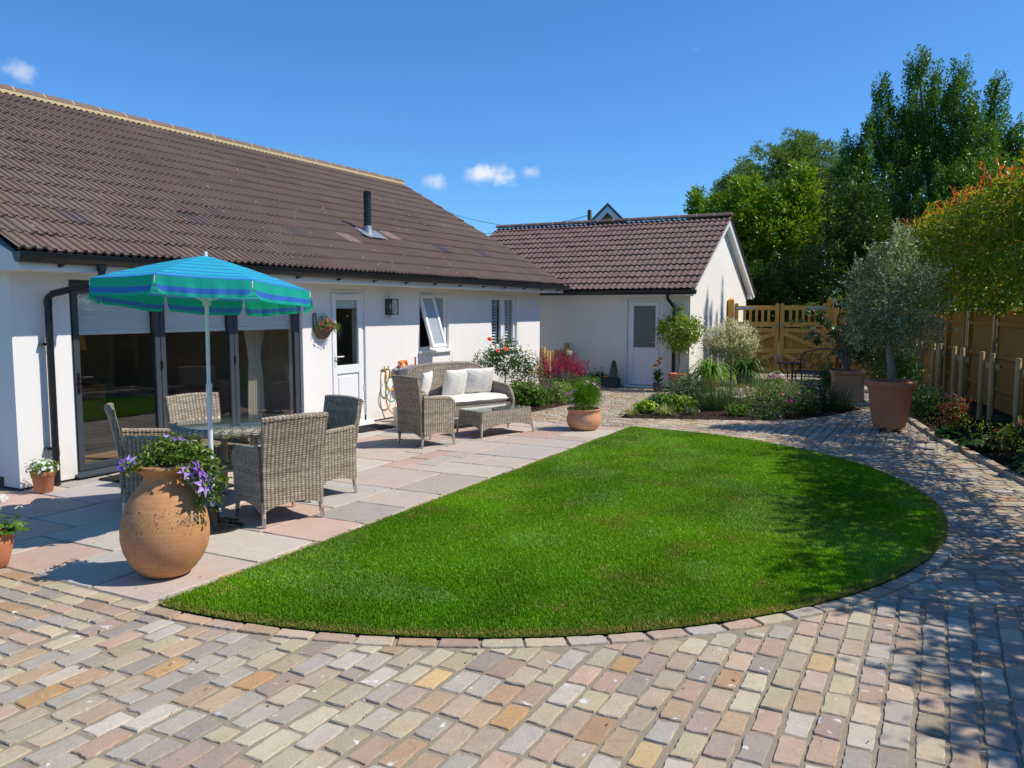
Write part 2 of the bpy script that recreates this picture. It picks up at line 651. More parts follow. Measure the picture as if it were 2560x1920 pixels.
soil_bed('soil_bed', BED_C, -.006, 1)
soil_bed('soil_bed', BED_L, -.006, 2, 500)
BED_R = [(x + .12, y) for x, y in OUT_KERB] + [(3.75, 1.0), (3.3, 4.), (2.6, 7.5), (1.78, 11.5), (1.15, 14.6), (.1, 20.), (-.5, 20.5)]
b = MB()
for i in range(len(OUT_KERB) - 1):
    (x1, y1), (x2, y2) = OUT_KERB[i], OUT_KERB[i + 1]
    b.add([(x1 + .1, y1, -.004), (x2 + .1, y2, -.004), (x2 + .5, y2, .05), (x1 + .5, y1, .05)], [(0, 1, 2, 3)])
    b.add([(x1 + .5, y1, .05), (x2 + .5, y2, .05), (x2 + 4.2, y2, .05), (x1 + 4.2, y1, .05)], [(0, 1, 2, 3)])
for k in range(900):
    i = rng.integers(0, 10)
    t = rng.random()
    x = OUT_KERB[i][0] * (1 - t) + OUT_KERB[i + 1][0] * t + rng.uniform(.15, 1.1)
    y = OUT_KERB[i][1] * (1 - t) + OUT_KERB[i + 1][1] * t
    s = rng.uniform(.01, .03)
    b.box((x, y, .05), (s * 1.6, s, s * .8), tuple(rng.uniform(-1, 1, 3)))
tag(b.build('soil_bed', M['soil']), kind='structure')


# ---------------------------------------------------------------- setts
def clip(poly, n, d):
    """keep the side n.p >= d"""
    out = []
    m = len(poly)
    for i in range(m):
        a = poly[i]; c = poly[(i + 1) % m]
        da = n @ a - d; dc = n @ c - d
        if da >= 0: out.append(a)
        if da * dc < 0: out.append(a + (c - a) * (da / (da - dc)))
    return out


def area(p):
    p = np.array(p)
    x, y = p[:, 0], p[:, 1]
    return .5 * abs(np.dot(x, np.roll(y, -1)) - np.dot(y, np.roll(x, -1)))


PAL = np.array([(.49, .40, .29), (.46, .36, .265), (.43, .385, .33), (.51, .45, .37), (.47, .34, .25), (.41, .315, .25), (.47, .395, .26), (.36, .305, .255), (.50, .42, .29), (.44, .395, .32), (.44, .315, .23), (.48, .41, .30), (.45, .33, .215), (.52, .45, .32)])
PALX = np.array([(.50, .31, .15), (.54, .40, .21), (.42, .27, .16), (.50, .34, .22)])


def sett_col():
    if rng.random() < .055:
        c = PALX[rng.integers(len(PALX))]
    else:
        c = PAL[rng.integers(len(PAL))]
    return np.clip(c * rng.normal(.9, .075), .05, .75)


def add_stone(b, poly, h=0., near=True, jit=.0026, col=None):
    """one hand-cut stone: irregular outline, small arris, sides going down"""
    P = np.array(poly)
    m = len(P)
    size = math.sqrt(area(P))
    if near and size < .3:
        P = P + rng.normal(0, .0028, P.shape)
    pts = []
    step = (.028 if near else .1) if size < .3 else .09
    for i in range(m):
        a, c = P[i], P[(i + 1) % m]
        L = np.linalg.norm(c - a)
        k = max(1, int(L / step))
        for j in range(k):
            pts.append(a + (c - a) * j / k)
    pts = np.array(pts)
    ce = P.mean(0)
    # round the corners a little and roughen the edge
    d = pts - ce
    pts = pts + rng.normal(0, jit, pts.shape)
    q = (np.roll(pts, 1, 0) + 2 * pts + np.roll(pts, -1, 0)) / 4
    pts = pts * .72 + q * .28
    n = len(pts)
    inw = nrm(ce - pts)
    k = (.14 / max(size, .14))
    tl = rng.normal(0, .009 if near else .005, 2) * k
    z0 = h + rng.normal(0, .0018) * k
    zt = z0 + (pts - ce) @ tl
    top = np.c_[pts + inw * rng.uniform(.002, .006, (n, 1)), zt]
    mid = np.c_[pts, zt - .004 - np.abs(rng.normal(0, .0015, n))]
    bot = np.c_[pts - inw * .003, np.full(n, -.04)]
    F = [tuple(range(n))]
    for i in range(n):
        j = (i + 1) % n
        F.append((n + i, n + j, j, i))
        F.append((2 * n + i, 2 * n + j, n + j, n + i))
    # outline may be clockwise: orient the top upward
    x, y = pts[:, 0], pts[:, 1]
    if np.dot(x, np.roll(y, -1)) - np.dot(y, np.roll(x, -1)) < 0:
        F = [f[::-1] for f in F]
    b.add(np.concatenate([top, mid, bot]), F, sett_col() if col is None else col)


def zone(b, ang, org, pl, ps, gap, bbox, test, planes=(), circ=None, near=True, curve=None):
    ca, sa = math.cos(ang), math.sin(ang)
    ex = np.array([ca, sa]); ey = np.array([-sa, ca])
    org = np.array(org)
    cs = [np.array(c) - org for c in ((bbox[0], bbox[1]), (bbox[2], bbox[1]), (bbox[2], bbox[3]), (bbox[0], bbox[3]))]
    us = [c @ ex for c in cs]; vs = [c @ ey for c in cs]
    r0, r1 = int(min(vs) / ps) - 1, int(max(vs) / ps) + 1
    for r in range(r0, r1 + 1):
        wob = rng.normal(0, .003)
        u = min(us) - pl + (pl * .5 if r % 2 else 0) + rng.uniform(-.03, .03)
        while u < max(us):
            L = pl * rng.uniform(.9, 1.1)
            if rng.random() < .05:
                L *= .6
            g = gap * rng.uniform(.75, 1.25)
            v0 = r * ps + g / 2 + wob; v1 = (r + 1) * ps - g / 2 + wob
            sk = rng.normal(0, .004)
            poly = [org + ex * (u + g / 2) + ey * v0, org + ex * (u + L - g / 2) + ey * v0, org + ex * (u + L - g / 2 + sk) + ey * v1, org + ex * (u + g / 2 + sk) + ey * v1]
            u += L
            c = sum(poly) / 4
            if not (bbox[0] - .15 < c[0] < bbox[2] + .15 and bbox[1] - .15 < c[1] < bbox[3] + .15):
                continue
            pp = poly
            for nn, dd in planes:
                if len(pp) > 2: pp = clip(pp, np.array(nn), dd + .008)
            if circ and len(pp) > 2:
                d = c - circ[0]
                d = d / np.linalg.norm(d)
                pp = clip(pp, d * circ[2], (d @ circ[0]) * circ[2] + circ[1] * circ[2] + .008)
            if curve and len(pp) > 2:
                pp = curve(pp, c)
            if len(pp) < 3 or area(pp) < .22 * (pl - gap) * (ps - gap):
                continue
            c2 = sum(pp) / len(pp)
            if not test(c2):
                continue
            add_stone(b, pp, near=near if near is not None else (c2[1] < 6.))


def kerb_clip(pp, c):
    """keep the stone on the garden side of the outer kerb"""
    for i in range(len(OUT_KERB) - 1):
        (x1, y1), (x2, y2) = OUT_KERB[i], OUT_KERB[i + 1]
        if y2 <= c[1] <= y1:
            t = np.array([x2 - x1, y2 - y1]); t /= np.linalg.norm(t)
            n = np.array([t[1], -t[0]])
            n = -n if n[0] > 0 else n
            return clip(pp, n, n @ np.array([x1, y1]))
    return pp


def dist_poly(p, poly):
    best = 9
    for i in range(len(poly)):
        a = np.array(poly[i]); c = np.array(poly[(i + 1) % len(poly)])
        t = np.clip(((p - a) @ (c - a)) / ((c - a) @ (c - a)), 0, 1)
        best = min(best, np.linalg.norm(p - a - t * (c - a)))
    return best


b = MB()
RK = 4.245
nA = np.array([.25, -1.]) / math.hypot(.25, 1)     # below the line y = 5.44 + .25x
dA = nA @ np.array([-.31, 5.36])
sD = math.tan(R(23))
nD = np.array([-sD, 1.]) / math.hypot(sD, 1)       # beyond the line through (-.66, 11.1)
dD = nD @ np.array([-.66, 11.1])
nAv = (-nA, -dA)
circ_out = (LC, RK, 1.)
# foreground: long side along the house direction
zone(b, math.pi / 2, (-4.12, 1.1), .222, .1235, .021, (-4.2, 1.0, 1.5, 5.9), lambda c: np.linalg.norm(c - LC) > RK, [(nA, dA), ((1, 0), -4.13)], circ_out, True, kerb_clip)
# in front of the patio: laid across
zone(b, 0., (-4.14, 3.035), .222, .118, .020, (-6.6, 1.6, -4.1, 3.12), lambda c: True, [((-1, 0), 4.125), ((0, -1), -3.155)], None, True)
# path beside the lawn, laid across the path
zone(b, R(21), (0, 5.5), .225, .118, .017, (-1.6, 5.0, 1.5, 12), lambda c: c[0] > -2 and np.linalg.norm(c - LC) > RK, [nAv, (-nD, -dD)], circ_out, None, kerb_clip)
# beyond the lawn
zone(b, math.pi / 2, (-4.15, 11.3), .235, .121, .016, (-4.15, 10.3, .4, 16.2), lambda c: np.linalg.norm(c - LC) > RK and not inside(c, BED_C) and dist_poly(c, BED_C) > .06, [(nD, dD), ((1, 0), -4.14)], circ_out, False, kerb_clip)
# between the patio and the outbuilding door
zone(b, 0., (-7.8, 11.43), .225, .119, .016, (-7.8, 11.42, -4.14, 17.5), lambda c: not inside(c, BED_L) and not inside(c, BED_C) and dist_poly(c, BED_L) > .04 and dist_poly(c, BED_C) > .05, [((-1, 0), 4.15)], None, False)
# lawn kerb: a single row following the edge, and the straight row beside the patio
n = int(math.pi * 4.19 / .226)
for i in range(n):
    a0 = -math.pi / 2 + math.pi * i / n + .0022; a1 = -math.pi / 2 + math.pi * (i + 1) / n - .0022
    P = []
    for rr, aa in ((4.135, a0), (4.135, a1), (4.232, a1), (4.232, a0)):
        P.append(LC + rr * np.array([math.cos(aa), math.sin(aa)]))
    add_stone(b, P, .004, True, .003)
y = 3.05
while y < 11.35:
    L = rng.uniform(.17, .27)
    add_stone(b, [np.array(q) for q in ((-4.142, y + .006), (-4.055, y + .006), (-4.055, y + L - .006), (-4.142, y + L - .006))], .002, True, .003)
    y += L
# row along the central bed and the raised outer kerb
for poly, k0, k1 in ((BED_C, 0, 6),):
    for i in range(k0, k1):
        a = np.array(poly[i]); c = np.array(poly[i + 1])
        L = np.linalg.norm(c - a); t = (c - a) / L; nn = np.array([-t[1], t[0]])
        if nn @ (np.array([-3, 14.5]) - a) > 0: nn = -nn
        k = max(1, round(L / .22))
        for j in range(k):
            p = a + t * (L * j / k + .006); q = a + t * (L * (j + 1) / k - .006)
            add_stone(b, [p + nn * .004, q + nn * .004, q + nn * .075, p + nn * .075], .002, False, .003)
tag(b.build('path', M['sett'], col=True), kind='structure')

b = MB()
for i in range(1, len(OUT_KERB) - 1):
    a = np.array(OUT_KERB[i]); c = np.array(OUT_KERB[i + 1])
    L = np.linalg.norm(c - a); t = (c - a) / L; nn = np.array([t[1], -t[0]])
    if nn[0] < 0: nn = -nn
    k = max(1, round(L / .23))
    for j in range(k):
        p = a + t * (L * j / k + .005); q = a + t * (L * (j + 1) / k - .005)
        add_stone(b, [p, q, q + nn * .1, p + nn * .1], .045, True, .003)
tag(b.build('kerb', M['sett'], col=True), kind='structure')

# ---------------------------------------------------------------- patio slabs
b = MB()
cw, chh = (7.85 - 4.15) / 13, (11.40 - 3.165) / 28
occ = np.zeros((13, 28), bool)
SP = np.array([(.49, .40, .335), (.46, .375, .315), (.44, .41, .37), (.50, .435, .36), (.48, .345, .28), (.45, .40, .35), (.50, .42, .34), (.51, .36, .29), (.40, .375, .36), (.48, .40, .33)])
shapes = [(2, 3), (3, 2), (2, 2), (1, 2), (2, 1), (3, 3), (2, 3), (2, 2), (1, 1)]
for j in range(28):
    for i in range(13):
        if occ[i, j]:
            continue
        opts = [s for s in shapes if i + s[0] <= 13 and j + s[1] <= 28 and not occ[i:i + s[0], j:j + s[1]].any()]
        wts = np.array([(s[0] * s[1]) ** 1.1 for s in opts], float)
        s = opts[rng.choice(len(opts), p=wts / wts.sum())]
        occ[i:i + s[0], j:j + s[1]] = True
        g = .009
        x1 = -4.15 - i * cw - g; x0 = -4.15 - (i + s[0]) * cw + g
        y0 = 3.165 + j * chh + g; y1 = 3.165 + (j + s[1]) * chh - g
        add_stone(b, [np.array(q) for q in ((x0, y0), (x1, y0), (x1, y1), (x0, y1))], .0, True, .0018, np.clip(SP[rng.integers(len(SP))] * rng.normal(1, .05), 0, 1))
# flags between the bed and the gate
for j in range(7):
    for i in range(6):
        x0 = -4.7 + i * .6 + (j % 2) * .25; y0 = 16.2 + j * .6
        if x0 + .6 > -.2: continue
        add_stone(b, [np.array(q) for q in ((x0, y0), (x0 + .588, y0), (x0 + .588, y0 + .588), (x0, y0 + .588))], .012, False, .002, SP[rng.integers(len(SP))])
tag(b.build('patio', M['slab'], col=True), kind='structure')

# ---------------------------------------------------------------- lawn and grass
N = 48
V = [(LC[0], LC[1], .02)]
for k in range(N + 1):
    a = -math.pi / 2 + math.pi * k / N
    V.append((LC[0] + 4.137 * math.cos(a), LC[1] + 4.137 * math.sin(a), .012))
b = MB()
b.add(V, [(0, k + 1, k + 2) for k in range(N)])
tag(b.build('lawn', M['lawn']), kind='structure')


def vnoise(x, y, s, seed):
    r = np.random.default_rng(seed)
    g = r.random((64, 64))
    X = x * s + 20; Y = y * s + 20
    xi = np.floor(X).astype(int); yi = np.floor(Y).astype(int)
    fx = X - xi; fy = Y - yi
    fx = fx * fx * (3 - 2 * fx); fy = fy * fy * (3 - 2 * fy)
    G = lambda a, c: g[a % 64, c % 64]
    return (G(xi, yi) * (1 - fx) * (1 - fy) + G(xi + 1, yi) * fx * (1 - fy) + G(xi, yi + 1) * (1 - fx) * fy + G(xi + 1, yi + 1) * fx * fy)


def grass():
    r = np.random.default_rng(5)
    n = 640000
    rad = 4.135 * np.sqrt(r.random(n)); th = r.uniform(-math.pi / 2, math.pi / 2, n)
    # more blades close to the viewer
    x = LC[0] + rad * np.cos(th); y = LC[1] + rad * np.sin(th)
    keep = r.random(n) < np.clip(1.35 - (y - 3.2) * .1, .5, 1)
    x, y, rad = x[keep], y[keep], rad[keep]
    n = len(x)
    edge = np.clip((rad - 4.02) / .11, 0, 1)
    edge = np.maximum(edge, np.clip((.08 - (x - LC[0])) / .08, 0, 1) * .5)
    h = r.uniform(.011, .026, n) * (1 - .2 * edge) * (.8 + .45 * vnoise(x, y, 2.2, 1))
    a = r.uniform(0, 2 * math.pi, n)
    w = r.uniform(.0022, .0045, n) * (1 + np.clip(y - 5, 0, 6) * .14)
    lean = r.uniform(.1, .95, n) * h
    la = r.uniform(0, 2 * math.pi, n) + 1.5 * vnoise(x, y, 1.2, 2)
    bx, by = np.cos(a) * w, np.sin(a) * w
    lx, ly = np.cos(la) * lean, np.sin(la) * lean
    z0 = np.full(n, .014)
    V = np.stack([np.stack([x - bx, y - by, z0], 1), np.stack([x + bx, y + by, z0], 1),
                  np.stack([x + lx * .45 + bx * .7, y + ly * .45 + by * .7, z0 + h * .62], 1), np.stack([x + lx * .45 - bx * .7, y + ly * .45 - by * .7, z0 + h * .62], 1),
                  np.stack([x + lx, y + ly, z0 + h], 1)], 1).reshape(-1, 3)
    i0 = np.arange(n) * 5
    Q = np.stack([i0, i0 + 1, i0 + 2, i0 + 3], 1)
    T = np.stack([i0 + 3, i0 + 2, i0 + 4], 1)
    base = np.array([.095, .245, .003]); lite = np.array([.225, .42, .008]); dry = np.array([.36, .27, .085]); pale = np.array([.24, .38, .10])
    f = np.clip(r.normal(.38, .25, n) + (vnoise(x, y, 1.3, 3) - .5) * .9, 0, 1)[:, None]
    c = base * (1 - f) + lite * f
    pz = ((vnoise(x, y, 1.5, 4) > .60) & (r.random(n) < .30))[:, None]
    c = np.where(pz, pale, c)
    dz = (r.random(n) < np.clip(edge * .75, 0, .75) * (y < 9) + .012 + .22 * (vnoise(x, y, 3.1, 6) > .84) + .06 * (vnoise(x, y, .7, 9) > .66))[:, None]
    c = np.where(dz, dry * r.uniform(.7, 1.2, (n, 1)), c)
    c *= r.uniform(.75, 1.25, (n, 1)) * (.82 + .36 * vnoise(x, y, 3.6, 8))[:, None]
    o = mesh_np('grass', V, [Q, T], M['grass'], None, np.concatenate([c, c * 1.1]))
    tag(o, 'short bright green mown grass covering the half-round lawn', 'grass', kind='stuff')


grass()


# bits of dry leaf, twig and petal that have blown into the joints
r_ = np.random.default_rng(77)
b = MB()
for k in range(260):
    if k % 2:
        p = np.array([r_.uniform(-4.8, 1.3), r_.uniform(1.3, 5.3)])
    else:
        p = np.array([r_.uniform(-7.6, 1.0), r_.uniform(3.2, 13.)])
    d = np.linalg.norm(p - LC)
    if d < 4.25 and p[0] > -4.05: continue
    s_ = r_.uniform(.003, .008)
    c = [(.30, .19, .08), (.12, .08, .05), (.26, .26, .08), (.55, .50, .42)][r_.integers(4)]
    b.box((p[0], p[1], .006), (s_ * r_.uniform(1, 3), s_, .003), (r_.uniform(-.2, .2), r_.uniform(-.2, .2), r_.uniform(0, 3.1)), 0, c)
tag(b.build('leaf_litter', mat('dry_litter', rough=.9, var=.2, scale=30, attr=True), col=True), 'tiny dry leaf and twig scraps lying in the paving joints', 'litter', kind='stuff')
# ================================================================== BUILDINGS
def holed_wall(axis, c0, c1, a0, a1, z0, z1, holes, b=None):
    """wall slab; axis 'x': slab between x=c0..c1, runs along y a0..a1. axis 'y': slab between y=c0..c1, runs along x"""
    b = b or MB()
    A = sorted({a0, a1, *[h[0] for h in holes], *[h[1] for h in holes]})
    Z = sorted({z0, z1, *[h[2] for h in holes], *[h[3] for h in holes]})
    solid = lambda i, j: 0 <= i < len(A) - 1 and 0 <= j < len(Z) - 1 and not any(h[0] < (A[i] + A[i + 1]) / 2 < h[1] and h[2] < (Z[j] + Z[j + 1]) / 2 < h[3] for h in holes)
    P = (lambda c, a, z: (c, a, z)) if axis == 'x' else (lambda c, a, z: (a, c, z))
    for i in range(len(A) - 1):
        for j in range(len(Z) - 1):
            if not solid(i, j): continue
            l, r, d, u = A[i], A[i + 1], Z[j], Z[j + 1]
            for c in (c0, c1):
                b.add([P(c, l, d), P(c, r, d), P(c, r, u), P(c, l, u)], [(0, 1, 2, 3)])
            if not solid(i - 1, j): b.add([P(c0, l, d), P(c1, l, d), P(c1, l, u), P(c0, l, u)], [(0, 1, 2, 3)])
            if not solid(i + 1, j): b.add([P(c0, r, d), P(c1, r, d), P(c1, r, u), P(c0, r, u)], [(0, 1, 2, 3)])
            if not solid(i, j - 1): b.add([P(c0, l, d), P(c0, r, d), P(c1, r, d), P(c1, l, d)], [(0, 1, 2, 3)])
            if not solid(i, j + 1): b.add([P(c0, l, u), P(c0, r, u), P(c1, r, u), P(c1, l, u)], [(0, 1, 2, 3)])
    return b


def tile_roof(b, org, along, up, W, S, gauge, pitch, rib, base, seed, special=(), per=3, rw=.46, lift=.034):
    r = np.random.default_rng(seed)
    org = np.array(org, float); along = nrm(np.array(along, float)); up = nrm(np.array(up, float))
    nn = np.cross(along, up)
    if nn[2] < 0: nn = -nn
    nc = int(math.ceil(S / gauge))
    npit = int(math.ceil(W / pitch))
    tt, hh = [], []
    for k in range(npit):
        for f, h in ((0, 0), (.5 - rw / 2, 0), (.5 - rw * .3, .75), (.5, 1), (.5 + rw * .3, .75), (.5 + rw / 2, 0)):
            t = (k + f) * pitch
            if t <= W:
                tt.append(t); hh.append(h * rib)
    tt.append(W); hh.append(0)
    tt = np.array(tt); hh = np.array(hh)
    m = len(tt)
    tile = (tt / (pitch * per)).astype(int)
    base = np.array(base)
    for c in range(nc):
        s0 = c * gauge; s1 = min((c + 1) * gauge + .03, S + .02)
        dz = r.normal(0, .0025, tile.max() + 2)[tile]
        ds = r.normal(0, .004, tile.max() + 2)[tile]
        lo = org + np.outer(tt, along) + np.outer(s0 + ds, up)
        hi = org + np.outer(tt, along) + np.outer(np.full(m, s1), up)
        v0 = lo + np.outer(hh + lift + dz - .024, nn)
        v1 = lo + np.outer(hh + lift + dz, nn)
        v2 = hi + np.outer(hh + .004 + dz, nn)
        V = np.concatenate([v0, v1, v2])
        tc = base * np.clip(r.normal(1, .04, (tile.max() + 2, 1)), .8, 1.2) * r.normal(1, .02, (tile.max() + 2, 3))
        for (a_, s_, col) in special:
            if s0 <= s_ < s0 + gauge:
                tc[int(a_ / (pitch * per))] = col
        i = np.arange(m - 1)
        F = np.concatenate([np.stack([i, i + 1, m + i + 1, m + i], 1), np.stack([m + i, m + i + 1, 2 * m + i + 1, 2 * m + i], 1)])
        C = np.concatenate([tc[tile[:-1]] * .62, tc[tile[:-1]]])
        b.f.setdefault(4, []).extend((F + b.n).tolist())
        b.c.setdefault(4, []).extend(C.tolist())
        b.v.append(V)
        b.n += len(V)
    return b


def ridge(b_t, b_m, p, q, r0, seg, col, mort=True, drop=.05):
    """half round ridge tiles from p to q with mortar joints and bedding"""
    p = np.array(p, float); q = np.array(q, float)
    L = np.linalg.norm(q - p); d = (q - p) / L
    s = np.cross(d, [0, 0, 1.])
    n = max(1, round(L / seg))
    A = np.linspace(-1.25, 1.25, 9)
    for k in range(n):
        a = p + d * (L * k / n + .006); c = p + d * (L * (k + 1) / n - .006)
        G = [[x + s * (r0 * 1.05 * math.sin(t)) + np.array([0, 0, r0 * (math.cos(t) - .35)]) + dz for t in A] for x, dz in ((a, 0), (c, np.array([0, 0, .004])))]
        b_t.grid(G, np.array(col) * rng.normal(1, .06))
        for e in (0, 1):
            b_t.add(G[e], [tuple(range(9))], np.array(col) * .8)
        if k:
            j = p + d * (L * k / n)
            rr = r0 * 1.035
            G = [[j + d * o + s * (rr * 1.05 * math.sin(t)) + np.array([0, 0, rr * (math.cos(t) - .335)]) for t in A] for o in (-.012, .012)]
            b_m.grid(G)
    # bedding fillet each side, its lower edge uneven
    if mort:
        m = int(L / .05)
        for sg in (-1, 1):
            top = [p + d * (L * i / m) + s * sg * r0 * .93 + np.array([0, 0, r0 * .02]) for i in range(m + 1)]
            bot = [p + d * (L * i / m) + s * sg * (r0 * 1.15) + np.array([0, 0, -drop + (.02 if i % 2 else -.008) * 1.0]) for i in range(m + 1)]
            b_m.grid([top, bot])


TILE = (.160, .108, .092)
SL = .568
XE, ZE = -7.385, 2.285
XR = -11.78
ZR = ZE + (XE - XR) * SL
Y0, Y1 = 4.44, 16.42
HX = 15.70

house = thing('bungalow', 'long single storey house with white rendered walls and a big brown tiled roof', 'house', (-11.8, 10.4, 0))
HO = tuple(-np.array(house.location))
DOOR = (5.225, 8.615, .02, 2.055)
WD = (9.205, 10.005, .04, 2.05)
W1 = (11.47, 12.385, 1.06, 2.04)
W2 = (13.935, 15.03, .965, 2.04)
front = holed_wall('x', XW, XW - .26, 4.63, 16.10, .11, 2.13, [DOOR, WD, W1, W2])
# gable end walls
for ya, yb in ((4.63, 4.89), (15.84, 16.10)):
    xs = [-8.12, -HX]
    zt = lambda x: ZE + (XE - x) * SL - .06 if x > XR else ZE + (x - (2 * XR - XE)) * SL - .06
    poly = [(-8.12 if yb < 6 else -8.12, ya, .11), (-HX, ya, .11), (-HX, ya, 2.1), (XR, ya, ZR - .1), (-8.12, ya, 2.6)]
    front.prism(poly, (0, yb - ya, 0))
    front.span((XW, ya, 2.13), (-8.12, yb, 2.28))
front.span((-HX, 4.9, .11), (-HX + .26, 15.83, 2.2))
front.build('wall', M['render'], house, loc=HO)
b = MB()
holed_wall('x', XW - .012, XW - .25, 4.645, 16.085, -.08, .11, [(DOOR[0], DOOR[1], -.09, .12), (WD[0], WD[1], -.09, .12)], b)
b.span((-8.12, 4.642, -.08), (-HX, 4.88, .11))
b.build('plinth', M['plinth'], house, loc=HO)

# roof
b = MB()
sl = math.hypot(1, SL)
S = (XE - XR) * sl
f = lambda Y, X: (Y - Y0, (XE - X) * sl)
spec = [(*f(10.36, -8.46), (.33, .23, .20)), (*f(11.82, -8.66), (.33, .23, .20)), (*f(5.63, -8.24), (.115, .088, .090)), (*f(7.17, -8.27), (.118, .090, .092)), (*f(9.16, -8.44), (.12, .092, .092)), (*f(12.9, -8.5), (.09, .085, .1)), (*f(14.6, -8.5), (.09, .085, .1))]
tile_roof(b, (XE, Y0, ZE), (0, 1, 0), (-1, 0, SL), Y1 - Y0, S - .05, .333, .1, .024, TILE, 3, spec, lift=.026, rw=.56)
# underside and rear slope
b.add([(XE - .02, Y0 + .01, ZE - .02), (XE - .02, Y1 - .01, ZE - .02), (XR, Y1 - .01, ZR - .03), (XR, Y0 + .01, ZR - .03)], [(0, 1, 2, 3)], (.05, .04, .035))
b.add([(2 * XR - XE, Y0, ZE), (2 * XR - XE, Y1, ZE), (XR, Y1, ZR), (XR, Y0, ZR)], [(0, 1, 2, 3)], TILE)
roof = b.build('roof', M['roof'], house, col=True, loc=HO)
bt, bm = MB(), MB()
ridge(bt, bm, (XR, Y0 - .02, ZR + .02), (XR, Y1 + .02, ZR + .02), .125, .445, (.175, .118, .10), drop=.062)
bt.build('ridge_tiles', M['roof'], roof, True, 50, col=True)
bm.build('ridge_mortar', M['mortar_sand'], roof)
# little bits of moss and dropped petals lying on the tiles
b = MB()
for k in range(90):
    y = rng.uniform(Y0 + .2, Y1 - .2); s = rng.uniform(.1, S - .4) * rng.random() ** .5
    p = np.array([XE - s / sl, y, ZE + s / sl * SL + .055])
    b.box(p, (rng.uniform(.01, .035), rng.uniform(.008, .02), .008), (0, .5, rng.uniform(0, 3)))
b.build('lichen', mat('dry_lichen', (.50, .42, .28), .95, .3, 20), roof)

# flue with flashing and cowl
b = MB()
fx, fy = -8.60, 11.05
fz = ZE + (XE - fx) * SL
b.lathe([(.062, fz - .06), (.062, fz + .60), (.066, fz + .60), (.066, fz + .64)], 20, (fx, fy, 0))
flue = b.build('flue', M['black_plastic'], house, True, loc=HO)
b = MB()
b.lathe([(.058, 0), (.052, .09), (.044, .10)], 20, (fx, fy, fz + .645))
for k in range(14):
    a = 2 * math.pi * k / 14
    b.box((fx + .058 * math.cos(a), fy + .058 * math.sin(a), fz + .69), (.012, .007, .085), (0, 0, a))
b.build('cowl', M['black_iron'], flue)
b = MB()
b.lathe([(.105, -.01), (.085, .05), (.067, .15)], 20, (fx, fy, fz + .02))
G = []
for i in range(12):
    s = -.06 + i * .05
    G.append([(fx + .13 - s * .8 + .0, fy - .22 + j * .022, fz - (.13 - s * .8) * SL + .068 + .008 * math.sin(j * 1.25) + .004 * math.sin(i * 2 + j)) for j in range(26)])
b.grid(G[:8])
b.build('flashing', M['lead'], flue, True)

# fascia, soffit, bargeboard and boxed eaves at the near end
b = MB()
b.span((-7.445, Y0 + .03, 2.112), (-7.425, Y1 - .03, 2.275), .003)
b.build('fascia', M['upvc'], house, loc=HO)
b = MB()
b.span((-7.86, 4.64, 2.115), (-7.447, Y1 - .05, 2.128))
b.build('soffit', M['upvc'], house, loc=HO)
b = MB()
b.prism([(-7.447, 4.47, 2.105), (-8.6, 4.47, 2.105), (-8.6, 4.47, 2.72), (-7.447, 4.47, 2.24)], (0, .16, 0))
b.build('boxed_eave', M['render_cream'], house, loc=HO)
b = MB()
b.prism([(-8.6, 4.48, 2.72), (-8.6, 4.48, 2.50), (XR, 4.48, ZR - .30), (XR, 4.48, ZR - .08)], (0, .15, 0))
b.build('bargeboard', M['render_cream'], house, loc=HO)
b = MB()
for y in (16.2,):
    b.prism([(-7.447, y, 2.105), (-8.5, y, 2.45), (XR, y, ZR - .30), (XR, y, ZR - .08), (-7.447, y, 2.22)], (0, .16, 0))
b.build('bargeboard', M['render_cream'], house, loc=HO)


def gutter(b, p, q, r=.060, dp=.088):
    p = np.array(p, float); q = np.array(q, float)
    d = nrm(q - p)
    s = np.cross(d, [0, 0, 1.])
    A = np.linspace(math.pi * .98, math.pi * 2.02, 13)
    G = []
    for rr, dd in ((r, dp), (r - .005, dp - .005)):
        G.append([[x + s * rr * math.cos(t) + np.array([0, 0, dd * math.sin(t)]) for t in A] for x in (p, q)])
    b.grid(G[0]); b.grid(G[1])
    for e, x in ((0, p), (1, q)):
        b.add(list(G[0][e]), [tuple(range(13))])
    # front and back lips
    for k in (0, -1):
        b.beam(G[0][0][k], G[0][1][k], .009, .009)
    return b


b = MB()
gutter(b, (-7.352, Y0 - .03, 2.262), (-7.352, Y1 + .02, 2.262))
gut = b.build('gutter', M['black_plastic'], house, True, 35, loc=HO)
b0 = MB()
A = np.linspace(math.pi * 1.0, math.pi * 1.95, 9)
b0.grid([[(-7.352 + .064 * math.cos(t), y, 2.262 + .093 * math.sin(t)) for t in A] for y in (-.014, .014)])
b0.prism([(-7.42, -.014, 2.262), (-7.424, -.014, 2.15), (-7.410, -.014, 2.146), (-7.345, -.014, 2.172)], (0, .028, 0))
br0 = b0.build('gutter_bracket', M['black_plastic'], gut, True, 35)
br0.location = (0, 4.85, 0)
for y in np.arange(5.65, 16.3, .8):
    c = br0.copy(); COL.objects.link(c); c.parent = gut; c.location = (0, y, 0)
b = MB()
for y in (5.62, 9.62, 13.62):
    for o in (-.05, .05):
        b.grid([[(-7.352 + .0635 * math.cos(t), y + o + e, 2.262 + .092 * math.sin(t)) for t in np.linspace(math.pi, 2 * math.pi, 11)] for e in (-.012, .012)])
b.build('gutter_union', M['black_plastic'], gut, True, 35)
b = MB()
b.lathe([(.045, 0), (.045, .05), (.036, .055), (.036, .0)], 14, (-7.352, 5.24, 2.13))
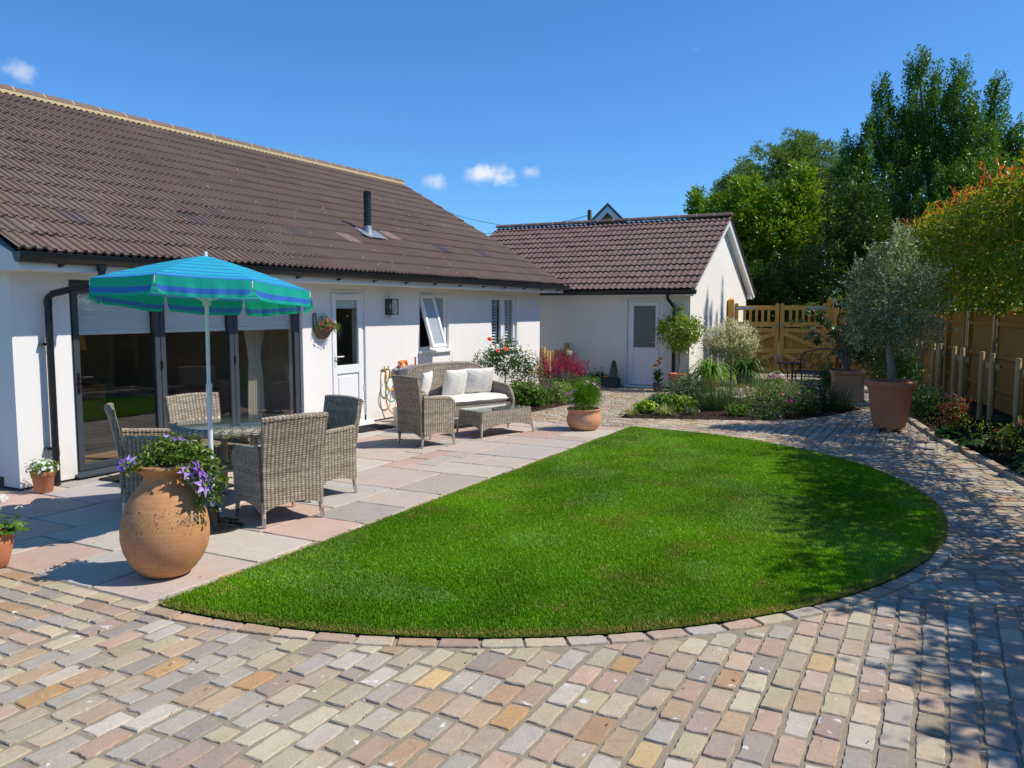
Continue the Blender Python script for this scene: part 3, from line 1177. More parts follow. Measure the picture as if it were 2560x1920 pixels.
b.tube([(-7.352, 5.24, 2.20), (-7.352, 5.24, 2.06), (-7.36, 5.225, 2.02), (-7.74, 4.975, 1.905), (-7.775, 4.955, 1.87), (-7.78, 4.95, 1.80), (-7.78, 4.95, .0)], .034, 14)
for z in (1.95, 1.82, .33):
    b.tube([(-7.78, 4.95, z - .03), (-7.78, 4.95, z + .03)] if z < 1.9 else [(-7.36 - .05, 5.225 - .033, 2.0), (-7.36 - .1, 5.225 - .066, 1.985)], .038, 14)
dp = b.build('downpipe', M['black_plastic'], house, True, 50, loc=HO)
for z in (1.40, .36):
    b = MB()
    b.span((-7.86, 4.88, z), (-7.80, 4.95, z + .022))
    b.tube([(-7.78, 4.95, z - .004), (-7.78, 4.95, z + .026)], .037, 14)
    b.build('pipe_clip', M['black_plastic'], dp)


def frame_x(b, x, y0, y1, z0, z1, w, d, bev=.003):
    """rectangular frame standing in plane x (outer face), depth d inward"""
    b.span((x, y0, z0), (x - d, y0 + w, z1), bev)
    b.span((x, y1 - w, z0), (x - d, y1, z1), bev)
    b.span((x + .0008, y0 + w, z1 - w), (x - d, y1 - w, z1), bev)
    b.span((x + .0008, y0 + w, z0), (x - d, y1 - w, z0 + w), bev)
    return b


# patio doors: frame, three leaves with pane, blind and handle
xf = XW - .05
pd = MB()
y0, y1, z0, z1 = DOOR
pd.span((xf, y0 + .002, z0), (xf - .07, y0 + .05, z1), .003)
pd.span((xf, y1 - .05, z0), (xf - .07, y1 - .002, z1), .003)
pd.span((xf, y0 + .05, z1 - .065), (xf - .07, y1 - .05, z1 - .002), .003)
pd.prism([(xf + .12, y0 - .03, z0 + .0), (xf + .12, y0 - .03, z0 + .018), (xf + .0, y0 - .03, z0 + .045), (xf - .07, y0 - .03, z0 + .045), (xf - .07, y0 - .03, z0)], (0, y1 - y0 + .06, 0))
pdo = pd.build('patio_door', M['grey_alu'], house, loc=HO)
leafs = [(5.275, 6.323), (6.331, 7.414), (7.422, 8.565)]
for i, (a, c) in enumerate(leafs):
    b = MB()
    frame_x(b, xf + .012, a, c, z0 + .05, z1 - .067, .066, .055)
    lf = b.build('door_leaf', M['grey_alu'], pdo)
    b = MB()
    b.span((xf - .012, a + .066, z0 + .116), (xf - .018, c - .066, z1 - .133))
    b.build('pane', M['glass'], lf)
    b = MB()
    zz = [z1 - .10 - k * .0115 for k in range(41)]
    b.grid([[(xf - .060 - (.007 if k % 2 else 0), yy, z) for yy in (a + .072, c - .072)] for k, z in enumerate(zz)])
    b.span((xf - .082, a + .07, 1.485), (xf - .055, c - .07, 1.53), .004)
    b.build('blind', mat('pleated_blind', (.66, .69, .70), .8, .04, 4) if i == 0 else bpy.data.materials['pleated_blind'], lf)
    if i == 0:
        b = MB()
        b.span((xf + .012, a + .018, .88), (xf + .022, a + .05, 1.10), .004)
        b.tube([(xf + .02, a + .034, 1.05), (xf + .065, a + .034, 1.05), (xf + .068, a + .05, 1.05), (xf + .068, a + .155, 1.05)], .009, 8)
        b.tube([(xf + .02, a + .034, .93), (xf + .034, a + .034, .93)], .012, 10)
        b.build('handle', M['black_plastic'], lf, True)
    else:
        b = MB()
        for z in (.35, 1.12, 1.75):
            b.tube([(xf + .022, a - .004, z - .05), (xf + .022, a - .004, z + .05)], .011, 8)
        b.build('hinge', M['black_plastic'], lf, True)

# white side door
xd = XW - .035
b = MB()
y0, y1, z0, z1 = WD
frame_x(b, xd, y0 + .002, y1 - .002, z0, z1 - .002, .055, .07)
b.span((XW - .0, y0 - .06, z0 - .045), (XW + .10, y1 + .06, z0 + .012), .004)
wd = b.build('back_door', M['upvc'], house, loc=HO)
b = MB()
ya, yb, za, zb = y0 + .062, y1 - .062, z0 + .062, z1 - .062
x = xd + .018
b.span((x, ya, za), (x - .05, ya + .085, zb), .004)
b.span((x, yb - .085, za), (x - .05, yb, zb), .004)
b.span((x - .001, ya + .085, zb - .1), (x - .05, yb - .085, zb), .003)
b.span((x - .001, ya + .085, .80), (x - .05, yb - .085, .925), .003)
b.span((x - .001, ya + .085, za), (x - .05, yb - .085, za + .12), .003)
b.span((x - .022, ya + .085, za + .12), (x - .05, yb - .085, .80))
b.span((x - .006, ya + .125, za + .16), (x - .03, yb - .125, .76), .012)
for z in (.30, .55, 1.60):
    b.tube([(x + .006, yb + .012, z - .05), (x + .006, yb + .012, z + .05)], .011, 8)
b.span((x + .004, ya + .13, zb - .055), (x + .02, yb - .13, zb - .03), .003)
lf = b.build('door_leaf', M['upvc'], wd)
b = MB(); b.span((x - .02, ya + .085, .925), (x - .026, yb - .085, zb - .1)); b.build('pane', M['glass'], lf)
b = MB(); b.span((x - .06, ya + .02, zb - .22), (x - .075, yb - .02, zb - .09)); b.build('blind', bpy.data.materials['pleated_blind'], lf)
b = MB()
b.span((x, ya + .028, .90), (x + .008, ya + .058, 1.12), .003)
b.tube([(x + .005, ya + .043, 1.06), (x + .05, ya + .043, 1.06), (x + .055, ya + .06, 1.06), (x + .055, ya + .17, 1.06)], .009, 8)
b.build('handle', M['upvc'], lf, True)

# windows
xw = XW - .05


def sill(b, y0, y1, z):
    b.prism([(XW - .06, y0 - .05, z), (XW + .06, y0 - .05, z - .015), (XW + .06, y0 - .05, z - .05), (XW - .06, y0 - .05, z - .05)], (0, y1 - y0 + .1, 0))


y0, y1, z0, z1 = W1
b = MB()
frame_x(b, xw, y0 + .002, y1 - .002, z0, z1 - .002, .045, .065)
b.span((xw + .001, 11.925, z0 + .045), (xw - .065, 11.97, z1 - .047), .003)
win = b.build('window', M['upvc'], house, loc=HO)
b = MB(); sill(b, y0, y1, z0 - .001); b.build('sill', M['upvc'], win)
b = MB()
frame_x(b, xw + .008, 11.972, y1 - .05, z0 + .05, z1 - .05, .04, .04)
fs = b.build('fixed_sash', M['upvc'], win)
b = MB(); b.span((xw - .012, 12.01, z0 + .09), (xw - .018, y1 - .088, z1 - .09)); b.build('pane', M['frost'], fs)
# the top-hung sash swung out, built round its hinge line
hz = z1 - .045
sash = bpy.data.objects.new('sash', None)
b = MB()
frame_x(b, .03, 11.50, 11.935, -.93, 0., .062, .05)
b.span((.031, 11.60, -.045), (.045, 11.83, -.025), .002)
sash = b.build('sash', M['upvc'], win)
sash.location = (xw + .005, 0, hz)
sash.rotation_euler = (0, -R(17), 0)
sash.location.z = hz
b = MB(); b.span((.012, 11.56, -.87), (.006, 11.875, -.06)); b.build('pane', M['frost'], sash)
b = MB()
b.beam((xw, 11.51, 1.72), (xw + .085, 11.51, 1.60), .006, .014)
b.build('stay', M['galv'], win)

y0, y1, z0, z1 = W2
b = MB()
frame_x(b, xw, y0 + .002, y1 - .002, z0, z1 - .002, .05, .065)
b.span((xw + .001, 14.455, z0 + .05), (xw - .065, 14.51, z1 - .052), .003)
win = b.build('window', M['upvc'], house, loc=HO)
b = MB(); sill(b, y0, y1, z0 - .001); b.build('sill', M['upvc'], win)
for a, c in ((y0 + .05, 14.455), (14.51, y1 - .05)):
    b = MB(); frame_x(b, xw + .01, a, c, z0 + .05, z1 - .052, .045, .045)
    sh = b.build('sash', M['upvc'], win)
    b = MB(); b.span((xw - .012, a + .045, z0 + .095), (xw - .018, c - .045, z1 - .097)); b.build('pane', M['glass'], sh)
    b = MB()
    b.span((xw - .10, a + .02, z0 + .05), (xw - .12, a + .07, z1 - .05)); b.span((xw - .10, c - .07, z0 + .05), (xw - .12, c - .02, z1 - .05))
    for k in range(16):
        b.box((xw - .11, (a + c) / 2, z0 + .1 + k * .06), (.055, c - a - .14, .008), (0, R(35), 0))
    b.build('shutter', M['upvc'], sh)

# rooms behind the glass
b = MB()
b.span((-8.13, 4.9, -.02), (-15.4, 15.8, .015))
b.build('room_floor', M['room_floor'], house, loc=HO)
b = MB()
b.span((-12.4, 4.9, .02), (-12.5, 15.8, 2.35))
b.span((-8.13, 9.0, .02), (-12.4, 9.08, 2.35))
b.span((-8.13, 10.9, .02), (-12.4, 10.98, 2.35))
b.span((-8.13, 13.2, .02), (-12.4, 13.28, 2.35))
b.span((-8.13, 4.9, 2.35), (-15.4, 15.8, 2.40))
b.build('room_wall', M['room_wall'], house, loc=HO)

# ---------------------------------------------------------------- outbuilding
YF = 17.58
XG = -4.93
YR2 = 20.40
ZE2 = 2.185
YE2 = 17.215
ZR2 = ZE2 + (YR2 - YE2) * .575
ob = thing('outbuilding', 'small white rendered building with brown ribbed tiles and a sunlit gable end', 'outbuilding', (-8, 20.4, 0))
OO = tuple(-np.array(ob.location))
XL = -11.2
ODOOR = (-6.375, -5.575, .03, 1.985)
b = holed_wall('y', YF, YF + .25, XL, XG, .10, 2.06, [ODOOR])
poly = [(XG, YF + .25, .10), (XG, YF + .25, 2.06), (XG, YF + .25, 2.06)]
gp = [(XG, 17.83, .10), (XG, 23.20, .10), (XG, 23.20, 2.10), (XG, YR2, ZR2 - .12), (XG, 17.83, 2.06 + .25 * .45)]
b.prism(gp, (-.25, 0, 0))
b.prism([(XG, YF, 2.06), (XG, YF + .25, 2.06), (XG, YF + .25, 2.06 + .25 * .45)], (-.25, 0, 0))
b.span((XL, 17.83, .1), (XL + .25, 23.2, 2.1)); b.span((XL + .25, 22.95, .1), (XG - .25, 23.2, 2.1))
b.build('wall', M['render_cream'], ob, loc=OO)
b = MB()
holed_wall('y', YF + .012, YF + .24, XL, XG - .012, -.08, .10, [(ODOOR[0], ODOOR[1], -.09, .11)], b)
b.span((XG - .012, 17.83, -.08), (XG - .24, 23.19, .10))
b.build('plinth', M['plinth'], ob, loc=OO)
b = MB()
sl2 = math.hypot(1, .575)
S2 = (YR2 - YE2) * sl2
TILE2 = (.172, .108, .098)
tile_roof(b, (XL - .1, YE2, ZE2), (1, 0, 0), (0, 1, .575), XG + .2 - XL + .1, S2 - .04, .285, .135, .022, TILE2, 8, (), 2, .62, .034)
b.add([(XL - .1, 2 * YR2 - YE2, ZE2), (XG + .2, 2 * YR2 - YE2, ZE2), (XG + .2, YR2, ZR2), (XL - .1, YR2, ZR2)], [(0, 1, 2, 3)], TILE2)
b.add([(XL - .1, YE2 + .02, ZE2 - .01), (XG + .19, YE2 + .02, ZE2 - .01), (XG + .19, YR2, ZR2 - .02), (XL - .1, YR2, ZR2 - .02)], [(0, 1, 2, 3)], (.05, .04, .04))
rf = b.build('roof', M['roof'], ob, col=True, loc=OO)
bt, bm = MB(), MB()
ridge(bt, bm, (XL - .1, YR2, ZR2 + .03), (XG + .22, YR2, ZR2 + .03), .12, .45, (.15, .098, .09), mort=False)
bt.build('ridge_tiles', M['roof'], rf, True, 50, col=True)
bm.build('ridge_mortar', mat('grey_mortar', (.36, .32, .28), .95, .2, 12), rf)
for sg in (-1, 1):
    b = MB()
    y_e = YR2 + sg * (YR2 - YE2)
    b.prism([(XG + .13, YR2, ZR2 - .0), (XG + .13, YR2, ZR2 - .21), (XG + .13, y_e - sg * .12, ZE2 - .115), (XG + .13, y_e, ZE2 - .10), (XG + .13, y_e, ZE2 + .0)], (.022, 0, 0))
    b.prism([(XG + .002, YR2, ZR2 - .20), (XG + .002, YR2, ZR2 - .215), (XG + .002, y_e - sg * .1, ZE2 - .125), (XG + .002, y_e - sg * .1, ZE2 - .11)], (.127, 0, 0))
    b.prism([(XG + .01, y_e - sg * .36, 2.04), (XG + .01, y_e - sg * .0, 2.04), (XG + .01, y_e, ZE2 - .10), (XG + .01, y_e - sg * .36, ZE2 + .09)], (.11, 0, 0))
    b.build('bargeboard', M['upvc'], ob, loc=OO)
b = MB()
b.span((XL, YE2 + .055, 2.035), (XG + .005, YE2 + .075, 2.165), .003)
b.span((XL, YE2 + .075, 2.04), (XG + .004, YF, 2.055))
b.build('fascia', M['upvc'], ob, loc=OO)
b = MB()
gutter(b, (XL, YE2 - .005, 2.165), (XG + .22, YE2 - .005, 2.165))
gu = b.build('gutter', M['black_plastic'], ob, True, 35, loc=OO)
b0 = MB()
b0.grid([[(y, YE2 - .005 - .064 * math.cos(t), 2.165 + .093 * math.sin(t)) for t in np.linspace(math.pi * 1.05, math.pi * 2, 9)] for y in (-.014, .014)])
br0 = b0.build('gutter_bracket', M['black_plastic'], gu, True, 35)
br0.location = (-5.0, 0, 0)
for x in (-5.8, -6.9, -7.9, -8.9):
    c = br0.copy(); COL.objects.link(c); c.parent = gu; c.location = (x, 0, 0)
b = MB()
b.tube([(-5.335, YE2 - .005, 2.10), (-5.335, YE2 - .005, 2.02), (-5.33, YE2 + .02, 1.98), (-5.28, YF - .08, 1.82), (-5.275, YF - .055, 1.77), (-5.275, YF - .055, .02)], .034, 12)
b.build('downpipe', M['black_plastic'], ob, True, 50, loc=OO)
# door
yd = YF + .04
b = MB()
x0, x1, z0, z1 = ODOOR
for a, c in ((x0 + .002, x0 + .05), (x1 - .05, x1 - .002)):
    b.span((a, yd, z0), (c, yd + .07, z1 - .002), .003)
b.span((x0 + .05, yd, z1 - .05), (x1 - .05, yd + .07, z1 - .002), .003)
b.span((x0 - .05, YF - .08, z0 - .03), (x1 + .05, YF + .1, z0 + .012), .004)
od = b.build('side_door', M['upvc'], ob, loc=OO)
b = MB()
a, c = x0 + .055, x1 - .055
y = yd - .015
b.span((a, y, z0 + .03), (a + .09, y + .05, z1 - .055), .004)
b.span((c - .09, y, z0 + .03), (c, y + .05, z1 - .055), .004)
for za, zb in ((z1 - .15, z1 - .055), (.78, .90), (z0 + .03, z0 + .13)):
    b.span((a + .09, y + .001, za), (c - .09, y + .05, zb), .003)
b.span((a + .09, y + .02, z0 + .13), (c - .09, y + .05, .78))
b.span((a + .115, y + .014, z0 + .155), (c - .115, y + .03, .755), .008)
for z in (.2, .95, 1.75):
    b.tube([(a - .012, y - .005, z - .05), (a - .012, y - .005, z + .05)], .011, 8)
lf = b.build('door_leaf', M['upvc'], od)
b = MB(); b.span((a + .09, y + .02, .90), (c - .09, y + .026, z1 - .15)); b.build('pane', glass_mat('obscure_glass', (.22, .25, .3), .25, .8, .22), lf)
b = MB()
b.span((c - .06, y - .008, .85), (c - .03, y, 1.08), .003)
b.tube([(c - .045, y, 1.02), (c - .045, y - .05, 1.02), (c - .06, y - .055, 1.02), (c - .17, y - .055, 1.02)], .008, 8)
b.build('handle', M['chrome'], lf, True)

# ---------------------------------------------------------------- far house, pole, wires
fh = thing('far_house', 'distant house of which only a dark tiled gable peak shows above the outbuilding ridge', 'house', tuple(np.r_[at(1519, 560, 42)[:2], 0]), R(20))
b = MB()
b.prism([(-4.2, 0, 0), (4.2, 0, 0), (4.2, 0, 2.75), (0, 0, 6.8), (-4.2, 0, 2.75)], (0, 9, 0))
b.build('wall', M['picket_wood'], fh)
b = MB()
for sg in (-1, 1):
    b.prism([(0, -.35, 7.08), (sg * 4.6, -.35, 2.48), (sg * 4.6, -.35, 2.33), (0, -.35, 6.93)], (0, 9.7, 0))
b.build('roof', mat('slate_roof', (.10, .105, .11), .8, .25, 3), fh)
b = MB()
for sg in (-1, 1):
    b.prism([(0, -.30, 6.93), (sg * 4.5, -.30, 2.43), (sg * 4.5, -.30, 2.10), (0, -.30, 6.60)], (0, .05, 0))
b.build('bargeboard', M['upvc'], fh)
pp = at(1474, 525, 45)
b = MB()
b.tube([(0, 0, 0), (0, 0, pp[2])], [.14, .11], 10)
b.box((.12, 0, pp[2] - .7), (.18, .1, .25))
pole = b.build('utility_pole', mat('pole_timber', (.12, .10, .085), .9, .3, 8))
pole.location = (pp[0], pp[1], 0)
tag(pole, 'dark wooden pole top carrying wires behind the outbuilding ridge', 'pole')


def wire(p, pts_px, label):
    P = [np.array(p)]
    for x, y, d in pts_px:
        P.append(at(x, y, d))
    # smooth
    Q = []
    for i in range(len(P) - 1):
        p0 = P[max(i - 1, 0)]; p1 = P[i]; p2 = P[i + 1]; p3 = P[min(i + 2, len(P) - 1)]
        for t in np.linspace(0, 1, 9)[:-1]:
            Q.append(.5 * ((2 * p1) + (p2 - p0) * t + (2 * p0 - 5 * p1 + 4 * p2 - p3) * t * t + (3 * p1 - p0 - 3 * p2 + p3) * t ** 3))
    Q.append(P[-1])
    b = MB(); b.tube(Q, .011, 5)
    tag(b.build('cable', M['black_plastic']), label, 'cable', 'overhead cables from the pole')


wire((pp[0], pp[1], pp[2] - .25), [(1400, 555, 44.5), (1304, 567, 44), (1200, 553, 42), (1092, 523, 40), (960, 470, 37)], 'thin cable that sags from the pole and climbs to the big roof verge')
wire((pp[0], pp[1], pp[2] - .3), [(1400, 558, 44), (1300, 574, 42), (1200, 586, 40), (1100, 596, 38)], 'thin cable running nearly level from the pole behind the big roof')
# ================================================================== FURNITURE AND OBJECTS
def slab_from(b, P, th):
    P = np.array(P, float)
    du = np.gradient(P, axis=0); dv = np.gradient(P, axis=1)
    n = nrm(np.cross(du, dv))
    A = P + n * th / 2; B = P - n * th / 2
    b.grid(A); b.grid(B[::-1])
    for e in (0, -1):
        b.grid([A[e], B[e]]); b.grid([A[:, e], B[:, e]])
    return b


def make_chair(label, group):
    t = thing('rattan_armchair', label, 'chair', group=group)
    b = MB()
    U = np.linspace(-1, 1, 15); V = np.linspace(0, 1, 14)
    P = []
    for u in U:
        zb = .125 + .055 * (1 - u * u); ztop = .885 - .012 * u * u
        row = []
        for v in V:
            z = zb + (ztop - zb) * v
            k = max(0, (z - .40) / .48)
            row.append((u * (.262 + .022 * k), -.245 - .10 * k ** 1.25 + .030 * u * u * k, z))
        P.append(row)
    slab_from(b, P, .045)
    b.tube([p[-1] for p in P], .027, 10)
    t_back = b.build('backrest', M['wicker'], t, True, 60, uv=True)
    for s in (-1, 1):
        b = MB()
        P = []
        for w in np.linspace(-1, 1, 13):
            y = w * .235
            zb = .125 + .05 * (1 - w * w)
            zt = .635 - .015 * (w + 1) - (.05 * max(0, (w - .6) / .4) ** 2)
            P.append([(s * (.268 + .012 * (z - .3)), y, z) for z in np.linspace(zb, zt, 10)])
        slab_from(b, P, .042)
        b.tube([p[-1] for p in P] + [(s * .268, .247, .53), (s * .267, .25, .45)], .027, 10)
        b.build('armrest', M['wicker'], t, True, 60, uv=True)
    b = MB()
    P = []
    for u in np.linspace(-1, 1, 13):
        zb = .125 + .055 * (1 - u * u)
        P.append([(u * .262, .236 + .012 * (1 - u * u), z) for z in np.linspace(zb, .425, 8)])
    slab_from(b, P, .035)
    b.box((0, -.005, .415), (.50, .47, .03), None, .012)
    b.build('seat', M['wicker'], t, True, 50, uv=True)
    for sx in (-1, 1):
        for sy in (-1, 1):
            x0, y0 = sx * .250, sy * .232
            b = MB()
            b.tube([(x0, y0, .20), (x0 + sx * .012, y0 + sy * .02, .035)], [.021, .016], 10)
            lg = b.build('leg', M['rattan_leg'], t, True)
            b = MB()
            b.tube([(x0 + sx * .0085, y0 + sy * .0145, .075), (x0 + sx * .0125, y0 + sy * .021, .028)], [.0195, .0175], 10)
            b.tube([(x0 + sx * .0125, y0 + sy * .021, .028), (x0 + sx * .0145, y0 + sy * .024, .0)], .0165, 10)
            b.build('foot_cap', M['chrome'], lg, True)
    return t


def aim(o, x, y, fx, fy):
    o.location = (x, y, .004)
    o.rotation_euler = (0, 0, math.atan2(fy, fx) - math.pi / 2)


ch = make_chair('rattan armchair nearest the lawn with its tall back turned to the viewer', 'rattan chairs at the round table')
aim(ch, -4.91, 5.05, -.94, .33)
for x, y, fx, fy, lab in ((-5.24, 5.90, -.26, -.97, 'rattan armchair at the table on the white door side, its outer side sunlit'),
                          (-6.29, 4.90, .58, .82, 'rattan armchair in parasol shade seen edge-on behind the big urn'),
                          (-6.33, 5.60, .96, -.2, 'rattan armchair between the table and the dark patio doors, facing the viewer')):
    c = copy_tree(ch); c['label'] = lab; aim(c, x, y, fx, fy)
c = copy_tree(ch)
c['label'] = 'rattan armchair standing alone at the end of the cushioned sofa'
c['group'] = 'rattan lounge set'
aim(c, -5.93, 8.78, .35, .94)

# round dining table
tb = thing('round_table', 'round rattan dining table with a glass top under the parasol', 'table', (-5.62, 5.29, .004))
b = MB()
prof = [(.505, .690), (.525, .665), (.55, .668), (.565, .69), (.563, .715), (.548, .732), (.520, .738), (.505, .728)]
b.lathe(prof + [prof[0]], 64)
b.lathe([(.51, .695), (.50, .70), (.02, .70)], 48)
P = []
b.build('rim', wicker_mat('rattan_rim', (.34, .29, .23), (.68, .61, .50), .06, .009), tb, True, 60, uv=True)
b = MB(); b.lathe([(.50, .728), (.512, .731), (.512, .737), (.50, .740)], 64); b.build('glass_top', M['table_glass'], tb, True, 30)
for k in range(4):
    a = math.pi / 4 + k * math.pi / 2 + .35
    x, y = math.cos(a), math.sin(a)
    b = MB()
    b.tube([(x * .40, y * .40, .70), (x * .42, y * .42, .05)], [.035, .026], 12)
    lg = b.build('leg', M['rattan_leg'], tb, True)
    b = MB(); b.tube([(x * .418, y * .418, .10), (x * .421, y * .421, .0)], .030, 12); b.build('foot_cap', M['chrome'], lg, True)
b = MB()
for k in range(2):
    a = math.pi / 4 + k * math.pi / 2 + .35
    x, y = math.cos(a), math.sin(a)
    b.beam((x * .41, y * .41, .30), (-x * .41, -y * .41, .30 + k * .012), .03, .02)
b.build('stretcher', M['rattan_leg'], tb)

# parasol
pr = thing('parasol', 'blue and turquoise striped garden parasol with a hanging valance on a white pole', 'parasol', (-5.15, 4.56, .004))
b = MB()
b.tube([(0, 0, .03), (0, 0, 1.12)], .019, 14)
b.tube([(0, 0, 1.08), (.002, .002, 1.16)], .0235, 14)
b.tube([(0, 0, 1.1), (.006, .006, 2.15)], .0155, 14)
b.tube([(.006, .006, 2.15), (.006, .006, 2.20)], [.017, .014], 12)
b.build('pole', M['white_metal'], pr, True, 40)
b = MB()
b.lathe([(.23, 0), (.235, .012), (.215, .022), (.19, .02), (.17, .03), (.13, .028), (.11, .040), (.05, .042), (.045, .16), (.028, .17)], 40)
for k in range(10):
    a = k * math.pi / 5
    b.beam((.05 * math.cos(a), .05 * math.sin(a), .036), (.21 * math.cos(a), .21 * math.sin(a), .02), .012, .016)
b.build('base', M['black_plastic'], pr, True, 35)
TUR, BLU, GRN, DBL = (.03, .48, .66), (.05, .17, .66), (.015, .43, .36), (.03, .08, .45)
yawv = math.atan2(4.56, -5.15)        # the canopy's flat side faces the lawn corner where the picture is taken
top = np.array([.006, .006, 2.165])
# tilt: lower towards the house and the far end
tx = R(-4.2); ty = 0
Rm = np.array(Matrix.Rotation(R(4.8), 3, Vector((-.663, -.749, 0)))) @ np.array(Matrix.Rotation(R(3.0), 3, Vector((-.749, .663, 0))))
yaw_c = math.atan2(-4.56, 5.15)
cor = []
for k in range(8):
    a = yaw_c + math.pi / 8 + k * math.pi / 4
    cor.append((math.cos(a), math.sin(a)))
RC = .835
stripes = [0, .10, .22, .25, .36, .385, .50, .53, .64, .67, .77, .80, .885, .915, .955, 1.0]
b = MB()
fl = MB()
NS = 9


def cpt(k, s, rr):
    """point on canopy panel k, s across 0..1, rr radius fraction; sagging between the ribs"""
    a = np.array(cor[k]); c = np.array(cor[(k + 1) % 8])
    p = (a * (1 - s) + c * s) * RC * rr
    z = -.262 * (rr ** 1.15) - .005 * math.sin(math.pi * s) * rr
    return Rm @ np.array([p[0], p[1], z]) + top


for k in range(8):
    for i in range(len(stripes) - 1):
        r0, r1 = stripes[i], stripes[i + 1]
        col = BLU if i % 2 == 0 and i > 1 else TUR
        if i == len(stripes) - 2: col = BLU
        if i == 0: r0 = .012
        G = [[cpt(k, s, r) for s in np.linspace(0, 1, NS)] for r in (r0, (r0 + r1) / 2, r1)]
        b.grid(G, col)
    # valance: green, a blue band, green hem; rippling cloth with rounded lower corners
    rows = [(0, GRN), (.04, GRN), (.070, BLU), (.09, BLU), (.108, GRN), (.118, GRN), (.130, GRN)]
    W = []
    SS = np.linspace(.012, .988, 25)
    for dz, _ in rows:
        line = []
        for s in SS:
            e = cpt(k, s, 1.0)
            a = np.array(cor[k]); c = np.array(cor[(k + 1) % 8])
            nn = a + c; nn = nn / np.linalg.norm(nn)
            rip = (.010 * math.sin(s * 19 + k * 2.1) + .007 * math.sin(s * 41 + k) + .004 * math.sin(s * 77 + 3 * k)) * dz / .13
            d = dz + .006 * dz / .13 * math.sin(s * 6 + k * 1.7)
            ed = min(s, 1 - s)
            if ed < .05: d *= 1 - .20 * (1 - ed / .05) ** 2
            ins = (.03 * (s - .5)) * dz / .13
            tv = nrm(np.append(c - a, 0)) * -ins
            line.append(e + np.array([nn[0], nn[1], 0]) * (rip + .012 * dz / .13) + tv + np.array([0, 0, -d]))
        W.append(line)
    for i in range(len(rows) - 1):
        fl.grid([W[i], W[i + 1]], rows[i][1])
b.build('canopy', M['fabric'], pr, True, 25, col=True)
fl.build('valance', M['fabric'], pr, True, 60, col=True)
for k in range(8):
    b = MB()
    b.tube([top + np.array([0, 0, -.03]), cpt(k, 0, .5) + np.array([0, 0, -.014]), cpt(k, 0, .995) + np.array([0, 0, -.008]), cpt(k, 0, 1.0) + np.array([0, 0, -.05])], .0045, 6)
    m_ = cpt(k, 0, .55) + np.array([0, 0, -.016])
    b.tube([np.array([.004, .004, 1.80]), m_], .0042, 6)
    b.build('rib', M['white_metal'], pr, True)
b = MB(); b.lathe([(.018, 0), (.032, .004), (.032, .04), (.018, .044)], 14, (.004, .004, 1.775)); b.build('runner', M['white_plastic'], pr, True, 40)


# sofa -------------------------------------------------------------
u68 = R(68)
FR = np.array([-5.8, 11.0])
ux = np.array([math.cos(u68), math.sin(u68)]); vx = np.array([-ux[1], ux[0]])
cs = FR - ux * .8 + vx * .34
so = thing('rattan_sofa', 'grey rattan two-seat sofa with a curved back standing against the house bed', 'sofa', (*cs, .004), u68 + math.pi)
b = MB()
P = []
for u in np.linspace(-1, 1, 31):
    zt = .60 + .32 * (1 - abs(u) ** 5) ** .62
    P.append([(u * .80, -.29 - .06 * max(0, (z - .4) / .5) - .0 + .05 * u ** 8, z) for z in np.linspace(.13, zt, 12)])
slab_from(b, P, .05)
b.tube([p[-1] for p in P], .03, 10)
b.build('backrest', M['wicker_dark'], so, True, 60, uv=True)
for s in (-1, 1):
    b = MB()
    P = []
    for w in np.linspace(-1, 1, 17):
        y = w * .31
        zt = .62 - .03 * (w + 1) - .13 * max(0, (w - .55) / .45) ** 2.2
        P.append([(s * .785, y, z) for z in np.linspace(.13 + .04 * (1 - w * w), zt, 9)])
    slab_from(b, P, .05)
    b.tube([p[-1] for p in P] + [(s * .785, .325, .38), (s * .785, .327, .2), (s * .785, .325, .13)], .03, 10)
    b.build('armrest', M['wicker_dark'], so, True, 60, uv=True)
b = MB()
P = []
for u in np.linspace(-1, 1, 25):
    P.append([(u * .76, .30, z) for z in np.linspace(.13 + .06 * (1 - u * u), .34, 6)])
slab_from(b, P, .04)
b.box((0, 0, .325), (1.52, .60, .03), None, .01)
b.build('seat', M['wicker_dark'], so, True, 50, uv=True)
for sx in (-1, 1):
    for sy in (-1, 1):
        b = MB(); b.tube([(sx * .75, sy * .28, .2), (sx * .76, sy * .295, 0)], [.022, .016], 10); b.build('leg', M['rattan_leg'], so, True)


def pillow_mesh(w, h, t, seed, n=22, pinch=.07):
    r = np.random.default_rng(seed)
    ph = r.uniform(0, 6.28, 8)
    b = MB()
    for sg in (-1, 1):
        G = []
        for i in range(n + 1):
            u = math.sin((i / n - .5) * math.pi)
            row = []
            for j in range(n + 1):
                v = math.sin((j / n - .5) * math.pi)
                x = w / 2 * u * (1 - pinch * (1 - v * v)); y = h / 2 * v * (1 - pinch * (1 - u * u))
                k = max(0, (1 - u * u)) * max(0, (1 - v * v))
                z = t / 2 * k ** .42
                wr = (.010 * math.sin(9 * u + 5 * v + ph[0]) * math.sin(4 * v + ph[1]) + .006 * math.sin(17 * v - 8 * u + ph[2])) * k ** .3 * (1 - .5 * k)
                row.append((x, y, sg * z + wr))
            G.append(row)
        b.grid(G if sg > 0 else G[::-1])
    return b


